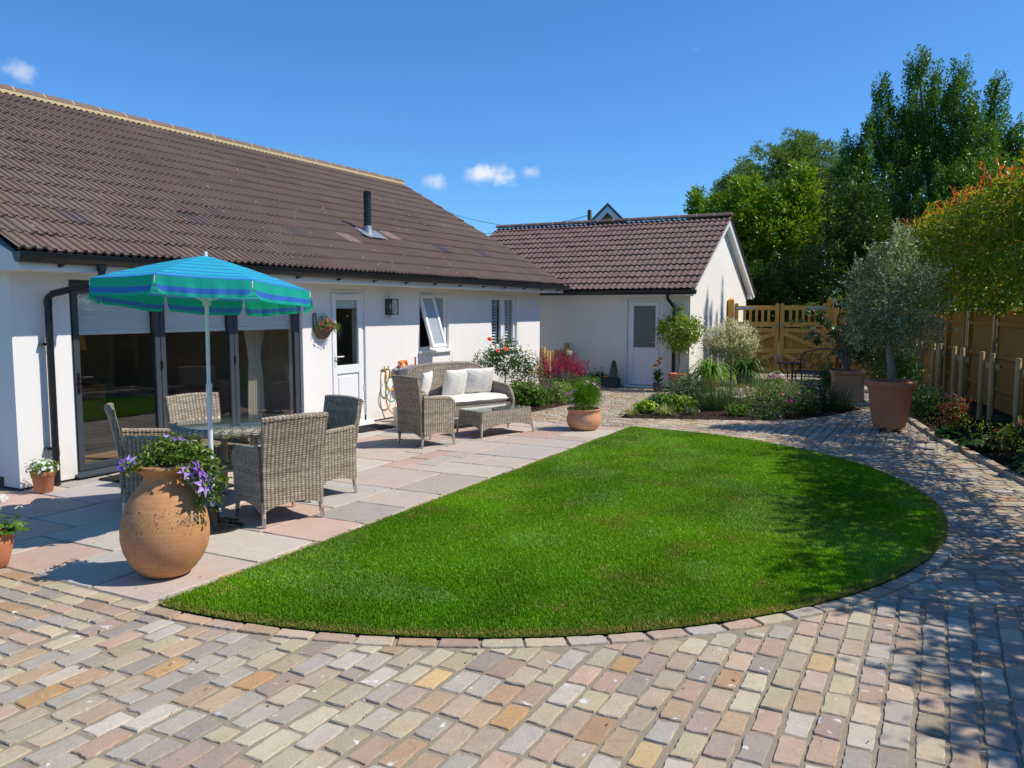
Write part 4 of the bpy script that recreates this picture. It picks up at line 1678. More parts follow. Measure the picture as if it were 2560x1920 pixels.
b = MB()
n = 30
for sg in (-1, 1):
    G = []
    for i in range(n + 1):
        u = 2 * i / n - 1
        row = []
        for j in range(13):
            v = 2 * j / 12 - 1
            eu = min(1, (1 - abs(u)) / .04); ev = min(1, (1 - abs(v)) / .09)
            k = (max(0, 1 - (1 - eu) ** 2)) ** .5 * (max(0, 1 - (1 - ev) ** 2)) ** .5
            z = .052 * k + .012 * (1 - u ** 4) * (1 - v * v)
            row.append((u * .735, v * .295, sg * z + (.004 * math.sin(13 * u + 4 * v) if sg > 0 else 0)))
        G.append(row)
    b.grid(G if sg > 0 else G[::-1])
cu = b.build('seat_cushion', M['canvas'], None, True)
cu.location = (*(cs - vx * .015), .404); cu.rotation_euler = (0, 0, u68 + math.pi)
tag(cu, 'long cream seat cushion lying on the rattan sofa', 'cushion')


def put_pillow(name, along, back, z, w, h, t, lean, twist, seed, label):
    """along: metres from the sofa middle towards its far end"""
    o = pillow_mesh(w, h, t, seed).build(name, M['canvas'], None, True)
    p = cs + ux * along + vx * back
    o.location = (p[0], p[1], z)
    o.rotation_euler = Euler((0, 0, 0))
    face = Vector((-vx[0], -vx[1], 0))
    q = Matrix.Rotation(u68 + math.pi + twist, 4, 'Z') @ Matrix.Rotation(math.pi / 2 + lean, 4, 'X')
    o.rotation_euler = q.to_euler()
    return tag(o, label, 'pillow', 'scatter pillows on the sofa')


put_pillow('pillow', .02, .13, .645, .46, .43, .17, R(-14), R(6), 1, 'cream scatter pillow in the middle of the sofa, beside the back of the lone armchair')
put_pillow('pillow', .46, .12, .655, .52, .42, .18, R(-16), R(-8), 2, 'wider cream scatter pillow at the rose end of the sofa')
put_pillow('pillow', -.56, .10, .64, .44, .42, .16, R(-16), R(38), 3, 'cream scatter pillow mostly hidden behind the lone armchair')

# coffee table
ctb = thing('coffee_table', 'low rectangular rattan coffee table with a glass top in front of the sofa', 'table', (-5.575, 10.0, .004), R(70.5))
b = MB()
hx, hy = .455, .235
for (ax, s) in (('x', -1), ('x', 1), ('y', -1), ('y', 1)):
    P = []
    for w in np.linspace(-1, 1, 19):
        zb = .095 + .075 * (1 - w * w)
        row = []
        for z in np.linspace(zb, .355, 7):
            fl_ = .022 * (.36 - z) / .25
            if ax == 'x': row.append((s * (hx + fl_), w * (hy + fl_), z))
            else: row.append((w * (hx + fl_), s * (hy + fl_), z))
        P.append(row)
    slab_from(b, P, .02)
b.box((0, 0, .345), (2 * hx - .02, 2 * hy - .02, .02))
b.build('apron', M['wicker_dark'], ctb, True, 40, uv=True)
b = MB(); b.box((0, 0, .3625), (2 * hx + .015, 2 * hy + .015, .006), None, .002); b.build('glass_top', M['table_glass'], ctb)
for sx in (-1, 1):
    for sy in (-1, 1):
        b = MB(); b.tube([(sx * (hx + .01), sy * (hy + .01), .2), (sx * (hx + .035), sy * (hy + .035), 0)], [.02, .013], 10); b.build('leg', M['rattan_leg'], ctb, True)


def doormat(x, y, w, l, rz, label):
    b = MB()
    b.box((0, 0, .006), (w, l, .010), None, .003)
    k = 0
    for i in range(int(w / .035)):
        b.box((-w / 2 + .02 + i * .035, 0, .014), (.016, l - .02, .008))
    for j in range(int(l / .05)):
        b.box((0, -l / 2 + .03 + j * .05, .0135), (w - .02, .012, .008))
    o = b.build('doormat', M['rubber'])
    o.location = (x, y, .004); o.rotation_euler = (0, 0, rz)
    tag(o, label, 'doormat', 'black rubber doormats')


doormat(-7.42, 5.78, .48, .95, R(3), 'black ribbed rubber doormat at the glazed patio doors')
doormat(-7.44, 9.50, .44, .72, R(-8), 'black ribbed rubber doormat on the flags at the white door')


# pots ------------------------------------------------------------------
def pot(name, prof, m, loc, label, group=None, n=40, soil=.85, sq=None, cat='pot', rz=0., feet=False):
    t = thing(name, label, cat, loc, rz, group)
    b = MB(); b.lathe(prof, n, sq=sq)
    b.build('body', m, t, True, 45)
    top = max(z for r, z in prof)
    ri = [r for r, z in prof if z > top * .9]
    b = MB()
    rs = min(ri) * soil
    zt = top - .035
    b.lathe([(rs * 1.0, zt - .02), (rs * .99, zt), (rs * .5, zt + .012), (.01, zt + .016)], n, sq=sq)
    for k in range(26):
        a = rng.uniform(0, 6.28); q = rs * .9 * rng.random() ** .5
        s = rng.uniform(.008, .02)
        b.box((q * math.cos(a), q * math.sin(a), zt + .012), (s, s, s * .7), tuple(rng.uniform(-1, 1, 3)))
    b.build('soil', M['soil'], t)
    if feet:
        for k in range(3):
            b = MB(); b.box((.15 * math.cos(k * 2.1 + .6), .15 * math.sin(k * 2.1 + .6), -.022), (.09, .06, .05), (0, 0, k * 2.1 + .6), .008); b.build('foot', M['terracotta_pale'], t)
    return t


def urn_mat():
    t = NT('weathered_urn')
    co = t.obj()
    n1 = t.noise(4., 5, .6, co, 1.)
    c = t.mix(t.ramp(n1, [(.35, (0, 0, 0)), (.68, (1, 1, 1))]), (.50, .265, .095), (.50, .215, .105))
    sx = t.n('SeparateXYZ'); t.l(co, sx.inputs[0])
    z = sx.outputs[2]
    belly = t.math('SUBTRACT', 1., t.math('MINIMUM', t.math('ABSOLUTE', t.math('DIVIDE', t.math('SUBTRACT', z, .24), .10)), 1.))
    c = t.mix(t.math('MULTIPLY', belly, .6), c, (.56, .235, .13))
    pale_bands = t.noise(6., 3, .5, t.n('Mapping', Vector=co, Scale=(1, 1, 4)).outputs[0], 1.)  # paler ochre bands stretched sideways and broken up by noise
    c = t.mix(t.math('MULTIPLY', t.ramp(pale_bands, [(.5, (0, 0, 0)), (.75, (1, 1, 1))]), .35), c, (.60, .41, .23))
    # lichen freckles gathered on the shoulder
    band = t.math('SUBTRACT', 1., t.math('MINIMUM', t.math('ABSOLUTE', t.math('DIVIDE', t.math('SUBTRACT', z, .42), .13)), 1.))
    n2 = t.noise(85., 3, .55, co)
    n3 = t.noise(7.5, 4, .65, co, .8)
    k = t.math('MULTIPLY', t.math('MULTIPLY_ADD', band, .55, .02), t.ramp(n3, [(.38, (.05, .05, .05)), (.66, (1, 1, 1))]))
    sp = t.ramp(t.math('ADD', n2, t.math('MULTIPLY', k, .55)), [(.66, (0, 0, 0)), (.71, (1, 1, 1))])
    c = t.mix(t.math('MULTIPLY', sp, .85), c, (.055, .04, .025))
    n4 = t.noise(60., 2, .5, t.n('Mapping', Vector=co, Location=(5, 2, 8)).outputs[0])
    sp2 = t.ramp(t.math('ADD', n4, t.math('MULTIPLY', k, .35)), [(.70, (0, 0, 0)), (.74, (1, 1, 1))])
    c = t.mix(t.math('MULTIPLY', sp2, .6), c, (.50, .47, .40))
    st = t.noise(2.6, 6, .7, t.n('Mapping', Vector=co, Scale=(1.4, 1.4, .8), Location=(3, 1, 2)).outputs[0], .8)
    c = t.mix(t.math('MULTIPLY', t.ramp(st, [(.5, (0, 0, 0)), (.72, (1, 1, 1))]), .45), c, (.26, .145, .06))
    rings = t.math('SINE', t.math('MULTIPLY_ADD', z, 210., t.math('MULTIPLY', n1, 6.)))
    c = t.mix(1., c, t.math('MULTIPLY_ADD', rings, .035, 1.), 'MULTIPLY')
    p = t.n('BsdfPrincipled', Roughness=.72)
    p.inputs['Specular IOR Level'].default_value = .3
    t.l(c, p.inputs['Base Color'])
    t.l(t.bump(t.noise(60., 5, .6, co), .3, .006), p.inputs['Normal'])
    return t.surf(p.outputs[0])


pot('urn', [(.120, 0), (.150, .012), (.185, .045), (.230, .105), (.262, .175), (.276, .25), (.276, .32), (.262, .40), (.232, .48), (.190, .555), (.150, .60), (.125, .635), (.118, .655), (.135, .682), (.168, .705), (.185, .722), (.183, .738), (.165, .742), (.140, .732), (.108, .69), (.10, .64)], urn_mat(), (-4.50, 3.585, .006), 'big bulbous weathered ochre urn at the corner of the patio', cat='urn', n=64, soil=.9)
pot('flower_pot', [(.072, 0), (.078, .006), (.098, .15), (.104, .155), (.112, .20), (.110, .206), (.100, .206), (.094, .17)], M['terracotta'], (-7.60, 4.70, .004), 'small plain terracotta pot by the black downpipe at the wall corner')
pot('flower_pot', [(.075, 0), (.085, .008), (.108, .08), (.124, .16), (.128, .19), (.12, .215), (.125, .235), (.118, .24), (.108, .232), (.105, .2)], M['terracotta'], (-5.66, 3.125, .004), 'terracotta pot with white geraniums cut by the picture edge beside the urn')
pot('flower_pot', [(.17, 0), (.19, .008), (.235, .06), (.256, .12), (.255, .17), (.238, .22), (.228, .25), (.236, .275), (.25, .293), (.248, .305), (.232, .308), (.215, .29), (.212, .25)], M['terracotta_pale'], (-4.62, 10.95, .006), 'squat round-bellied terracotta pot standing at the far corner of the lawn', n=48)
pot('flower_pot', [(.20, 0), (.215, .01), (.262, .25), (.30, .53), (.306, .545), (.306, .565), (.318, .58), (.345, .60), (.352, .625), (.352, .655), (.338, .68), (.315, .685), (.30, .67), (.295, .62)], M['terracotta'], (-.66, 12.93, .05), 'very large thick-rimmed terracotta pot at the bend of the path', n=56, feet=True)
pot('flower_pot', [(.14, 0), (.155, .01), (.175, .16), (.195, .29), (.225, .35), (.225, .375), (.205, .38), (.185, .36)], M['terracotta'], (-5.03, 17.12, .004), 'flared terracotta pot at the outbuilding corner by the side door')
pot('flower_pot', [(.13, 0), (.145, .01), (.185, .32), (.20, .33), (.205, .37), (.195, .375), (.175, .36)], M['terracotta'], (-4.44, 17.45, .012), 'terracotta pot below strap leaves in front of the gable wall')
pot('flower_pot', [(.16, 0), (.18, .01), (.22, .28), (.235, .33), (.22, .34), (.2, .32)], M['slate'], (-3.98, 18.9, .012), 'dark round pot in the shade before the wooden gate')
pot('planter', [(.30, 0), (.31, .03), (.285, .05), (.275, .5), (.30, .515), (.315, .55), (.305, .585), (.28, .585), (.26, .55)], M['terracotta_pale'], (-1.62, 16.75, .012), 'large square terracotta planter behind the central bed', n=48, sq=9, rz=R(14), cat='planter')
pot('flower_pot', [(.075, 0), (.085, .01), (.11, .17), (.115, .18), (.1, .18)], M['slate'], (-5.38, 16.78, .004), 'small dark pot of orange flowers against the side door step')
pl = thing('trough', 'long dark slate trough on the ground against the outbuilding wall', 'planter', (-6.82, 17.30, .004))
b = MB()
for a, c in (((-.36, -.11, 0), (.36, -.09, .2)), ((-.36, .09, 0), (.36, .11, .2)), ((-.36, -.09, 0), (-.34, .09, .2)), ((.34, -.09, 0), (.36, .09, .2))):
    b.span(a, c, .004)
b.build('body', M['slate'], pl)
b = MB(); b.span((-.34, -.09, .02), (.34, .09, .17)); b.build('soil', M['soil'], pl)

# wall lantern
wl = thing('wall_lantern', 'black box lantern with clear panes on the white wall beside the door', 'lantern', (XW, 10.60, 1.67))
b = MB()
h = .25
for y in (-.085, .085):
    for x in (.006, .125):
        b.span((x - .006, y - .006, 0), (x + .006, y + .006, h))
for z in (0, h - .012):
    b.span((0, -.091, z), (.131, .091, z + .012))
b.span((0, -.085, .012), (.008, .085, h - .012))
b.build('body', M['black_iron'], wl)
b = MB()
b.span((.122, -.079, .013), (.124, .079, h - .013))
for y in (-.084, .082):
    b.span((.012, y, .013), (.119, y + .002, h - .013))
b.build('pane', M['glass'], wl)
b = MB(); b.lathe([(.012, 0), (.013, .06), (.03, .10), (.032, .13), (.018, .16), (.005, .165)], 14, (.06, 0, .012)); b.build('bulb', M['bulb'], wl, True)

# wall basket and hook
wb = thing('wall_basket', 'half-round brown planter hooked on the wall beside the white door', 'planter', (XW, 9.0, 1.335))
b = MB()
G = []
for r, z in ((.055, 0), (.09, .02), (.125, .08), (.155, .155), (.165, .165), (.15, .165), (.135, .12)):
    G.append([(max(.004, r * math.sin(t)), r * 1.15 * math.cos(t), z) for t in np.linspace(0, math.pi, 17)])
b.grid(G)
b.add([G[0][k] for k in range(17)], [tuple(range(17))])
b.build('body', M['brown_plastic'], wb, True, 40)
b = MB(); b.grid([[(max(.003, .14 * math.sin(t) * k), .16 * math.cos(t) * k, .145) for t in np.linspace(0, math.pi, 13)] for k in (1, .02)]); b.build('soil', M['soil'], wb)
hk = MB()
hk.tube([(.012, -.04, .13), (.012, -.04, .33), (.016, -.033, .355), (.02, -.015, .365), (.022, .003, .355), (.022, .008, .33), (.022, .008, .20)], .008, 8)
o = hk.build('wall_hook', M['black_iron'], None, True); o.location = (XW + .002, 8.86, 1.335)
tag(o, 'black looped iron hook on the wall above the brown half-round planter', 'hook')

# hose, taps, bucket
tp = thing('garden_taps', 'pair of brass taps on the wall feeding the yellow and green hoses', 'tap', (XW, 10.45, .80))
b = MB()
for y in (-.05, .06):
    b.tube([(0, y, 0), (.06, y, 0), (.075, y, -.015), (.075, y, -.05)], .013, 8)
    b.tube([(.05, y, 0), (.05, y, .045)], .007, 6)
    b.beam((.05, y - .03, .048), (.05, y + .03, .048), .008, .006)
b.tube([(.012, -.06, 0), (.012, .07, 0)], .016, 8)
b.build('tap_body', M['brass'], tp, True, 40)
def smooth_path(P, k=8):
    P = [np.array(p, float) for p in P]
    Q = []
    for i in range(len(P) - 1):
        p0 = P[max(i - 1, 0)]; p1 = P[i]; p2 = P[i + 1]; p3 = P[min(i + 2, len(P) - 1)]
        for t in np.linspace(0, 1, k + 1)[:-1]:
            Q.append(.5 * ((2 * p1) + (p2 - p0) * t + (2 * p0 - 5 * p1 + 4 * p2 - p3) * t * t + (3 * p1 - p0 - 3 * p2 + p3) * t ** 3))
    Q.append(P[-1])
    return Q


b = MB()
x = XW + .08
b.tube(smooth_path([(x, 10.40, .75), (x, 10.40, .68), (x + .01, 10.385, .52), (x, 10.39, .36), (x, 10.46, .18), (x + .03, 10.58, .06), (x + .06, 10.70, .017), (x + .02, 11.0, .017), (x - .0, 11.3, .017)]), .0115, 8)
b.tube(smooth_path([(x, 10.51, .75), (x + .01, 10.52, .70), (x + .02, 10.60, .62), (x + .02, 10.60, .53), (x + .02, 10.52, .47), (x + .01, 10.43, .49), (x, 10.40, .56)]), .0115, 8)
for z in (.70, .55):
    b.tube([(x, 10.40, z - .03), (x, 10.40, z + .03)], .018, 8)
b.tube([(x, 10.51, .70), (x, 10.51, .76)], .018, 8)
tag(b.build('garden_hose', M['yellow'], None, True), 'yellow hose looping from the brass taps down to the flags', 'hose')
b = MB()
b.tube(smooth_path([(x + .02, 10.46, .70), (x + .03, 10.38, .58), (x + .03, 10.35, .44), (x + .03, 10.42, .32), (x + .03, 10.54, .29), (x + .03, 10.64, .36), (x + .02, 10.66, .50), (x + .01, 10.62, .60)]), .0095, 8)
tag(b.build('garden_hose', M['teal'], None, True), 'thin green hose hanging in one loop in front of the yellow hose', 'hose')
hr = thing('hose_reel', 'grey hose holder with an orange trigger gun resting on it behind the sofa', 'hose reel', (XW + .02, 10.86, .55))
b = MB()
b.tube([(0, 0, .20), (.24, 0, .20)], .075, 20); b.tube([(0, 0, .2), (.015, 0, .2)], .12, 20); b.tube([(.225, 0, .2), (.24, 0, .2)], .12, 20)
b.tube([(.06, -.25, .235), (.06, .22, .235)], .022, 10)
b.build('drum', M['grey_plastic'], hr, True, 40)
b = MB()
b.tube([(.1, -.13, .27), (.1, -.08, .36), (.1, .02, .36), (.1, .06, .30)], [.02, .03, .03, .022], 10)
b.tube([(.1, .05, .31), (.1, .0, .25)], .018, 8)
b.tube([(.1, -.1, .34), (.1, -.155, .35)], .03, 10)
b.build('spray_gun', M['orange'], hr, True, 45)
b = MB(); b.tube([(.1, .22, .22), (.1, .30, .25)], .022, 10); b.tube([(.1, .29, .24), (.1, .30, .42)], .014, 8); b.build('nozzle', M['red'], hr, True, 45)
bk = thing('bucket', 'white plastic bucket on the flags by the hose', 'bucket', (-7.5, 10.36, .004))
b = MB(); b.lathe([(.085, 0), (.09, .005), (.11, .22), (.116, .225), (.108, .22), (.088, .02), (.02, .015)], 28); b.build('body', M['white_plastic'], bk, True, 40)
b = MB(); b.tube(smooth_path([(0, -.11, .22), (0, -.09, .33), (0, 0, .38), (0, .09, .33), (0, .11, .22)]), .004, 6); b.build('handle', M['galv'], bk, True)
b = MB(); b.lathe([(.04, .16), (.05, .2), (.045, .245), (.01, .26)], 14, (.01, .02, 0)); b.build('lid', M['teal'], bk, True)

# wooden gate pair -------------------------------------------------------
gc = np.array([-3.67, 21.2, 0])
gd = np.array([math.cos(R(9.8)), math.sin(R(9.8))])
gt = thing('double_gate', 'pair of orange-stained timber gates with slatted tops and diagonal braces', 'gate', (gc[0], gc[1], 0), R(9.8))
W = 1.10
for s in (-1, 1):
    x0, x1 = (.012, W) if s > 0 else (-W, -.012)
    bb = MB()
    for a, c in ((x0, x0 + .10), (x1 - .10, x1)):
        zt = 1.91
        bb.prism([(a, .0, .12), (c, .0, .12), (c, .0, zt - .03), (c - .02, .0, zt), (a + .02, .0, zt), (a, .0, zt - .03)], (0, .07, 0))
    lf = bb.build('gate_leaf', M['gate_wood'], gt)
    b = MB()
    for z, hgt in ((1.79, .11), (1.38, .12), (1.23, .10), (.72, .11), (.21, .15)):
        b.span((x0 + .10, .003, z - hgt / 2), (x1 - .10, .062, z + hgt / 2), .004)
    b.build('rail', M['gate_wood_h'], lf)
    n = 5
    for k in range(n):
        xx = x0 + .10 + (x1 - x0 - .2) * (k + 1) / (n + 1)
        b = MB(); b.span((xx - .032, .012, 1.44), (xx + .032, .05, 1.735), .003); b.build('slat', M['gate_wood'], lf)
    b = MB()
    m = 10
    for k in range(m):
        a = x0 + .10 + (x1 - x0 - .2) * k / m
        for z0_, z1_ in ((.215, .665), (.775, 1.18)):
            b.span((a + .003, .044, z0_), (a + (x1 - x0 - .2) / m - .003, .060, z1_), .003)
    b.build('board', M['gate_board_shaded'], lf)
    hx0, hx1 = (x0 + .10, x1 - .10) if s > 0 else (x1 - .10, x0 + .10)
    for zi, zo in ((1.15, .79), (.64, .23)):
        b = MB(); b.beam((hx0, .020, zi), (hx1, .020, zo), .046, .10, .003); b.build('brace', M['gate_wood_h'], lf)
    b = MB()
    b.span((s * W, -.008, 1.765), (s * (W - .48), -.002, 1.815), .001)
    b.beam((s * (W - .48), -.005, 1.79), (s * (W - .52), -.005, 1.79), .006, .025)
    b.tube([(s * (W + .07), -.02, 1.79), (s * (W - .03), -.02, 1.79)], .008, 6)
    b.span((s * (W + .06), -.012, 1.72), (s * (W + .10), -.004, 1.86), .001)
    b.span((s * W, -.008, .13), (s * (W - .48), -.002, .18), .001)
    b.build('hinge', M['galv'], lf)
    b = MB(); b.span((s * .04, -.01, .52), (s * .085, -.002, .62), .002); b.tube([(s * .062, -.014, .45), (s * .062, -.014, .64)], .007, 6); b.build('bolt', M['galv'], lf)
    # post
    b = MB()
    px = s * (W + .085)
    b.box((px, .035, 1.0), (.15, .15, 2.0), None, .006)
    b.add([(px - .08, -.045, 1.995), (px + .08, -.045, 1.995), (px + .08, .115, 1.995), (px - .08, .115, 1.995), (px - .04, .035, 2.045), (px + .04, .035, 2.045)], [(0, 1, 5, 4), (2, 3, 4, 5), (1, 2, 5), (3, 0, 4), (3, 2, 1, 0)])
    b.build('post', M['gate_wood'], gt)
b = MB()
b.tube([(-.10, -.02, 1.36), (.06, -.02, 1.36)], .011, 8)
b.tube([(-.10 + .028 * math.cos(t), -.022, 1.34 + .028 * math.sin(t)) for t in np.linspace(0, 6.28, 15)], .006, 6)
b.span((.04, -.02, 1.345), (.10, -.002, 1.375), .002)
b.build('latch', M['galv'], gt, True, 40)

# small picket gate between the two buildings
pg = thing('picket_gate', 'low pale picket gate with square posts closing the gap between the two buildings', 'gate', (XW + .05, 16.12, 0))
b = MB()
for k in range(7):
    y = .20 + k * .145
    z = .84
    b.prism([(0, y, .08), (0, y + .085, .08), (0, y + .085, z - .03), (0, y + .06, z), (0, y + .025, z), (0, y, z - .03)], (.022, 0, 0))
b.build('pale', M['picket_wood'], pg)
b = MB()
for z in (.68, .25): b.span((-.035, .16, z), (-.002, 1.22, z + .08), .003)
b.build('rail', M['picket_wood'], pg)
for y, z in ((.055, .93), (1.33, .97)):
    b = MB(); b.box((0, y, z / 2), (.1, .1, z), None, .006); b.build('post', M['picket_wood'], pg)
b = MB(); b.span((.024, 1.26, .70), (.03, .92, .735), .001); b.span((.024, .08, .66), (.036, .20, .72), .002); b.build('hinge', M['black_iron'], pg)

# iron bistro table and bench in the shade
it = thing('bistro_table', 'small black iron table with curved legs in front of the gate', 'table', (-3.03, 18.95, .016))
b = MB()
b.lathe([(.29, .53), (.30, .535), (.30, .55), (.28, .555), (.27, .548), (.02, .548)], 36)
for k in range(12):
    a = k * math.pi / 6
    b.beam((.06 * math.cos(a), .06 * math.sin(a), .552), (.27 * math.cos(a), .27 * math.sin(a), .552), .012, .008)
b.build('tabletop', M['black_iron'], it, True, 40)
for k in range(4):
    a = k * math.pi / 2 + .5
    x, y = math.cos(a), math.sin(a)
    b = MB(); b.tube(smooth_path([(x * .20, y * .20, .53), (x * .22, y * .22, .44), (x * .13, y * .13, .28), (x * .17, y * .17, .12), (x * .27, y * .27, .01), (x * .29, y * .29, .025)]), .013, 7); b.build('leg', M['black_iron'], it, True)
b = MB(); b.tube([(.15 * math.cos(t), .15 * math.sin(t), .24) for t in np.linspace(0, 6.28, 25)], .007, 6); b.build('ring', M['black_iron'], it, True)
bn = thing('iron_bench', 'black iron garden bench with slatted seat half hidden by leaves', 'bench', (-2.35, 18.55, .016), R(-16))
b = MB()
for k in range(9):
    y = -.22 + k * .052
    b.tube([(-.52, y, .40), (.52, y, .40)], .012, 6)
b.tube([(-.52, -.24, .395), (.52, -.24, .395)], .016, 8)
b.build('seat', M['black_iron'], bn, True)
b = MB()
for k in range(6):
    x0 = -.5 + k * .2
    b.tube(smooth_path([(x0 - .02, .22, .42), (x0 + .06, .25, .55), (x0 - .05, .28, .68), (x0 + .03, .31, .82)]), .011, 6)
b.tube(smooth_path([(-.52, .22, .42), (-.53, .28, .72), (-.3, .31, .84), (0, .32, .88), (.3, .31, .84), (.53, .28, .72), (.52, .22, .42)]), .015, 8)
b.build('backrest', M['black_iron'], bn, True)
for s in (-1, 1):
    b = MB(); b.tube(smooth_path([(s * .52, .26, .62), (s * .53, .05, .64), (s * .53, -.2, .62), (s * .53, -.25, .56), (s * .53, -.2, .53)]), .014, 7); b.tube([(s * .53, -.2, .6), (s * .53, -.2, .4)], .011, 6); b.build('armrest', M['black_iron'], bn, True)
    for y in (-.22, .22):
        b = MB(); b.tube([(s * .5, y, .40), (s * .5, y + (-.02 if y < 0 else .03), 0)], .015, 7); b.build('leg', M['black_iron'], bn, True)

# fence ---------------------------------------------------------------
fc = thing('wooden_fence', 'close-boarded timber fence running behind the pleached trees', 'fence', (1.15, 14.6, 0))
FO = (-1.15, -14.6, 0)
for i in range(len(FENCE) - 1):
    a = np.array(FENCE[i]); c = np.array(FENCE[i + 1])
    L = np.linalg.norm(c - a); d = (c - a) / L
    nn = np.array([d[1], -d[0]])
    if nn[0] > 0: nn = -nn          # towards the garden
    k = max(1, round(L / 1.85))
    for j in range(k):
        p = a + d * L * j / k; q = a + d * L * (j + 1) / k
        b = MB()
        m = int(L / k / .088)
        for s in range(m):
            x = p + (q - p) * (s + .5) / m
            ang = math.atan2(d[1], d[0]) + R(3)
            b.box((x[0] - nn[0] * .02, x[1] - nn[1] * .02, .98), (L / k / m + .012, .012, 1.50 + .004 * ((s * 7) % 3)), (0, 0, ang))
        pn = b.build('fence_panel', M['fence_wood'], fc, loc=FO)
        b = MB()
        for z in (.40, .95, 1.50):
            b.beam((*(p + nn * .018), z), (*(q + nn * .018), z), .045, .075, .01)
        b.build('rail', M['fence_wood'], pn)
        b = MB(); b.beam((*p, .10), (*q, .10), .03, .26); b.build('gravel_board', M['fence_wood'], pn)
        b = MB(); b.box((*(p + nn * .03), .88), (.1, .1, 1.82), (0, 0, math.atan2(d[1], d[0])), .006); b.build('post', M['fence_wood'], fc, loc=FO)

# things inside the sitting room
lp = thing('table_lamp', 'tall cream-shaded lamp with a dark base behind the patio glass', 'lamp', (-10.3, 6.75, .75))
b = MB(); b.lathe([(.10, 0), (.13, .06), (.15, .2), (.12, .36), (.05, .44), (.02, .46), (.02, .52)], 20); b.build('base', M['dark_ceramic'], lp, True)
b = MB(); b.lathe([(.27, .46), (.19, .86), (.185, .86), (.265, .46)], 28); b.build('lamp_shade', M['shade'], lp, True, 40)
b = MB(); b.span((-10.6, 6.4, .016), (-10.0, 7.1, .75), .01); tag(b.build('cabinet', M['room_floor']), 'low wooden cabinet under the lamp inside the sitting room', 'cabinet')
sf = thing('settee', 'dark cloth settee inside the sitting room behind the glass', 'sofa', (-9.9, 5.6, .016))
b = MB(); b.box((0, 0, .22), (.8, 1.4, .4), None, .06); b.build('seat', M['sofa_cloth'], sf)
b = MB(); b.box((-.35, 0, .55), (.2, 1.4, .7), None, .07); b.build('backrest', M['sofa_cloth'], sf)
for y in (-.62, .62):
    b = MB(); b.box((0, y, .42), (.8, .18, .5), None, .06); b.build('armrest', M['sofa_cloth'], sf)
b = MB()
G = []
for i in range(41):
    t = i / 40
    row = []
    for z, w, sh in ((2.2, .62, 0), (1.7, .50, .10), (1.25, .26, .26), (1.05, .22, .30), (.8, .27, .27), (.05, .32, .22)):
        row.append((-8.42 + .05 * math.sin(t * 40) * w, 8.35 + sh * .6 - .38 + t * w, z))
    G.append(row)
b.grid(G)
tag(b.build('curtain', M['curtain'], None, True), 'cream curtain tied back inside the right-hand patio pane', 'curtain')
b = MB(); b.span((-9.6, 7.55, .016), (-9.1, 8.15, .62), .01); b.span((-9.62, 7.5, .62), (-9.08, 8.2, .66), .01)
tag(b.build('chest', M['dark_ceramic']), 'dark red chest inside the room next to the curtain', 'chest')
b = MB(); b.span((-12.38, 5.6, .016), (-12.1, 6.6, 1.9)); 
for z in (.4, .8, 1.2, 1.6): b.span((-12.1, 5.62, z), (-12.05, 6.58, z + .03))
tag(b.build('bookcase', M['sofa_cloth']), 'dark bookcase against the back wall of the sitting room', 'bookcase')
# ================================================================== PLANTS
def rdir(n, r=rng):
    return nrm(r.normal(size=(n, 3)))


def leaf_geo(P, Nn, L, W, axis=None, fold=.18, droop=.12, r=rng):
    P = np.asarray(P, float); n = len(P)
    Nn = nrm(Nn)
    L = np.broadcast_to(np.asarray(L, float), (n,))[:, None]; W = np.broadcast_to(np.asarray(W, float), (n,))[:, None]
    t = rdir(n, r) if axis is None else np.asarray(axis, float)
    t = nrm(t - Nn * (t * Nn).sum(1, keepdims=True) * (1 if axis is None else .0))
    b = nrm(np.cross(Nn, t))
    Nn = nrm(np.cross(t, b))
    base = P - t * L * (.5 if axis is None else 0)
    mid = base + t * L * .45
    tip = base + t * L - Nn * L * droop
    V = np.stack([base, mid + b * W / 2 + Nn * W * fold, tip, mid - b * W / 2 + Nn * W * fold], 1).reshape(-1, 3)
    i = np.arange(n) * 4
    F = np.stack([np.stack([i, i + 1, i + 2], 1), np.stack([i, i + 2, i + 3], 1)], 1).reshape(-1, 3)
    return V, F


def mixcol(n, cols, r=rng, clus=None, var=.16, w=.5):
    """colours between the first two given, with a few of the third"""
    a, c = np.array(cols[0]), np.array(cols[1])
    f = r.random(n)
    if clus is not None:
        f = f * (1 - w) + clus * w
    C = a * (1 - f[:, None]) + c * f[:, None]
    if len(cols) > 2:
        k = r.random(n) < (cols[3] if len(cols) > 3 else .05)
        C[k] = cols[2]
    return C * np.clip(r.normal(1, var, (n, 1)), .5, 1.6)


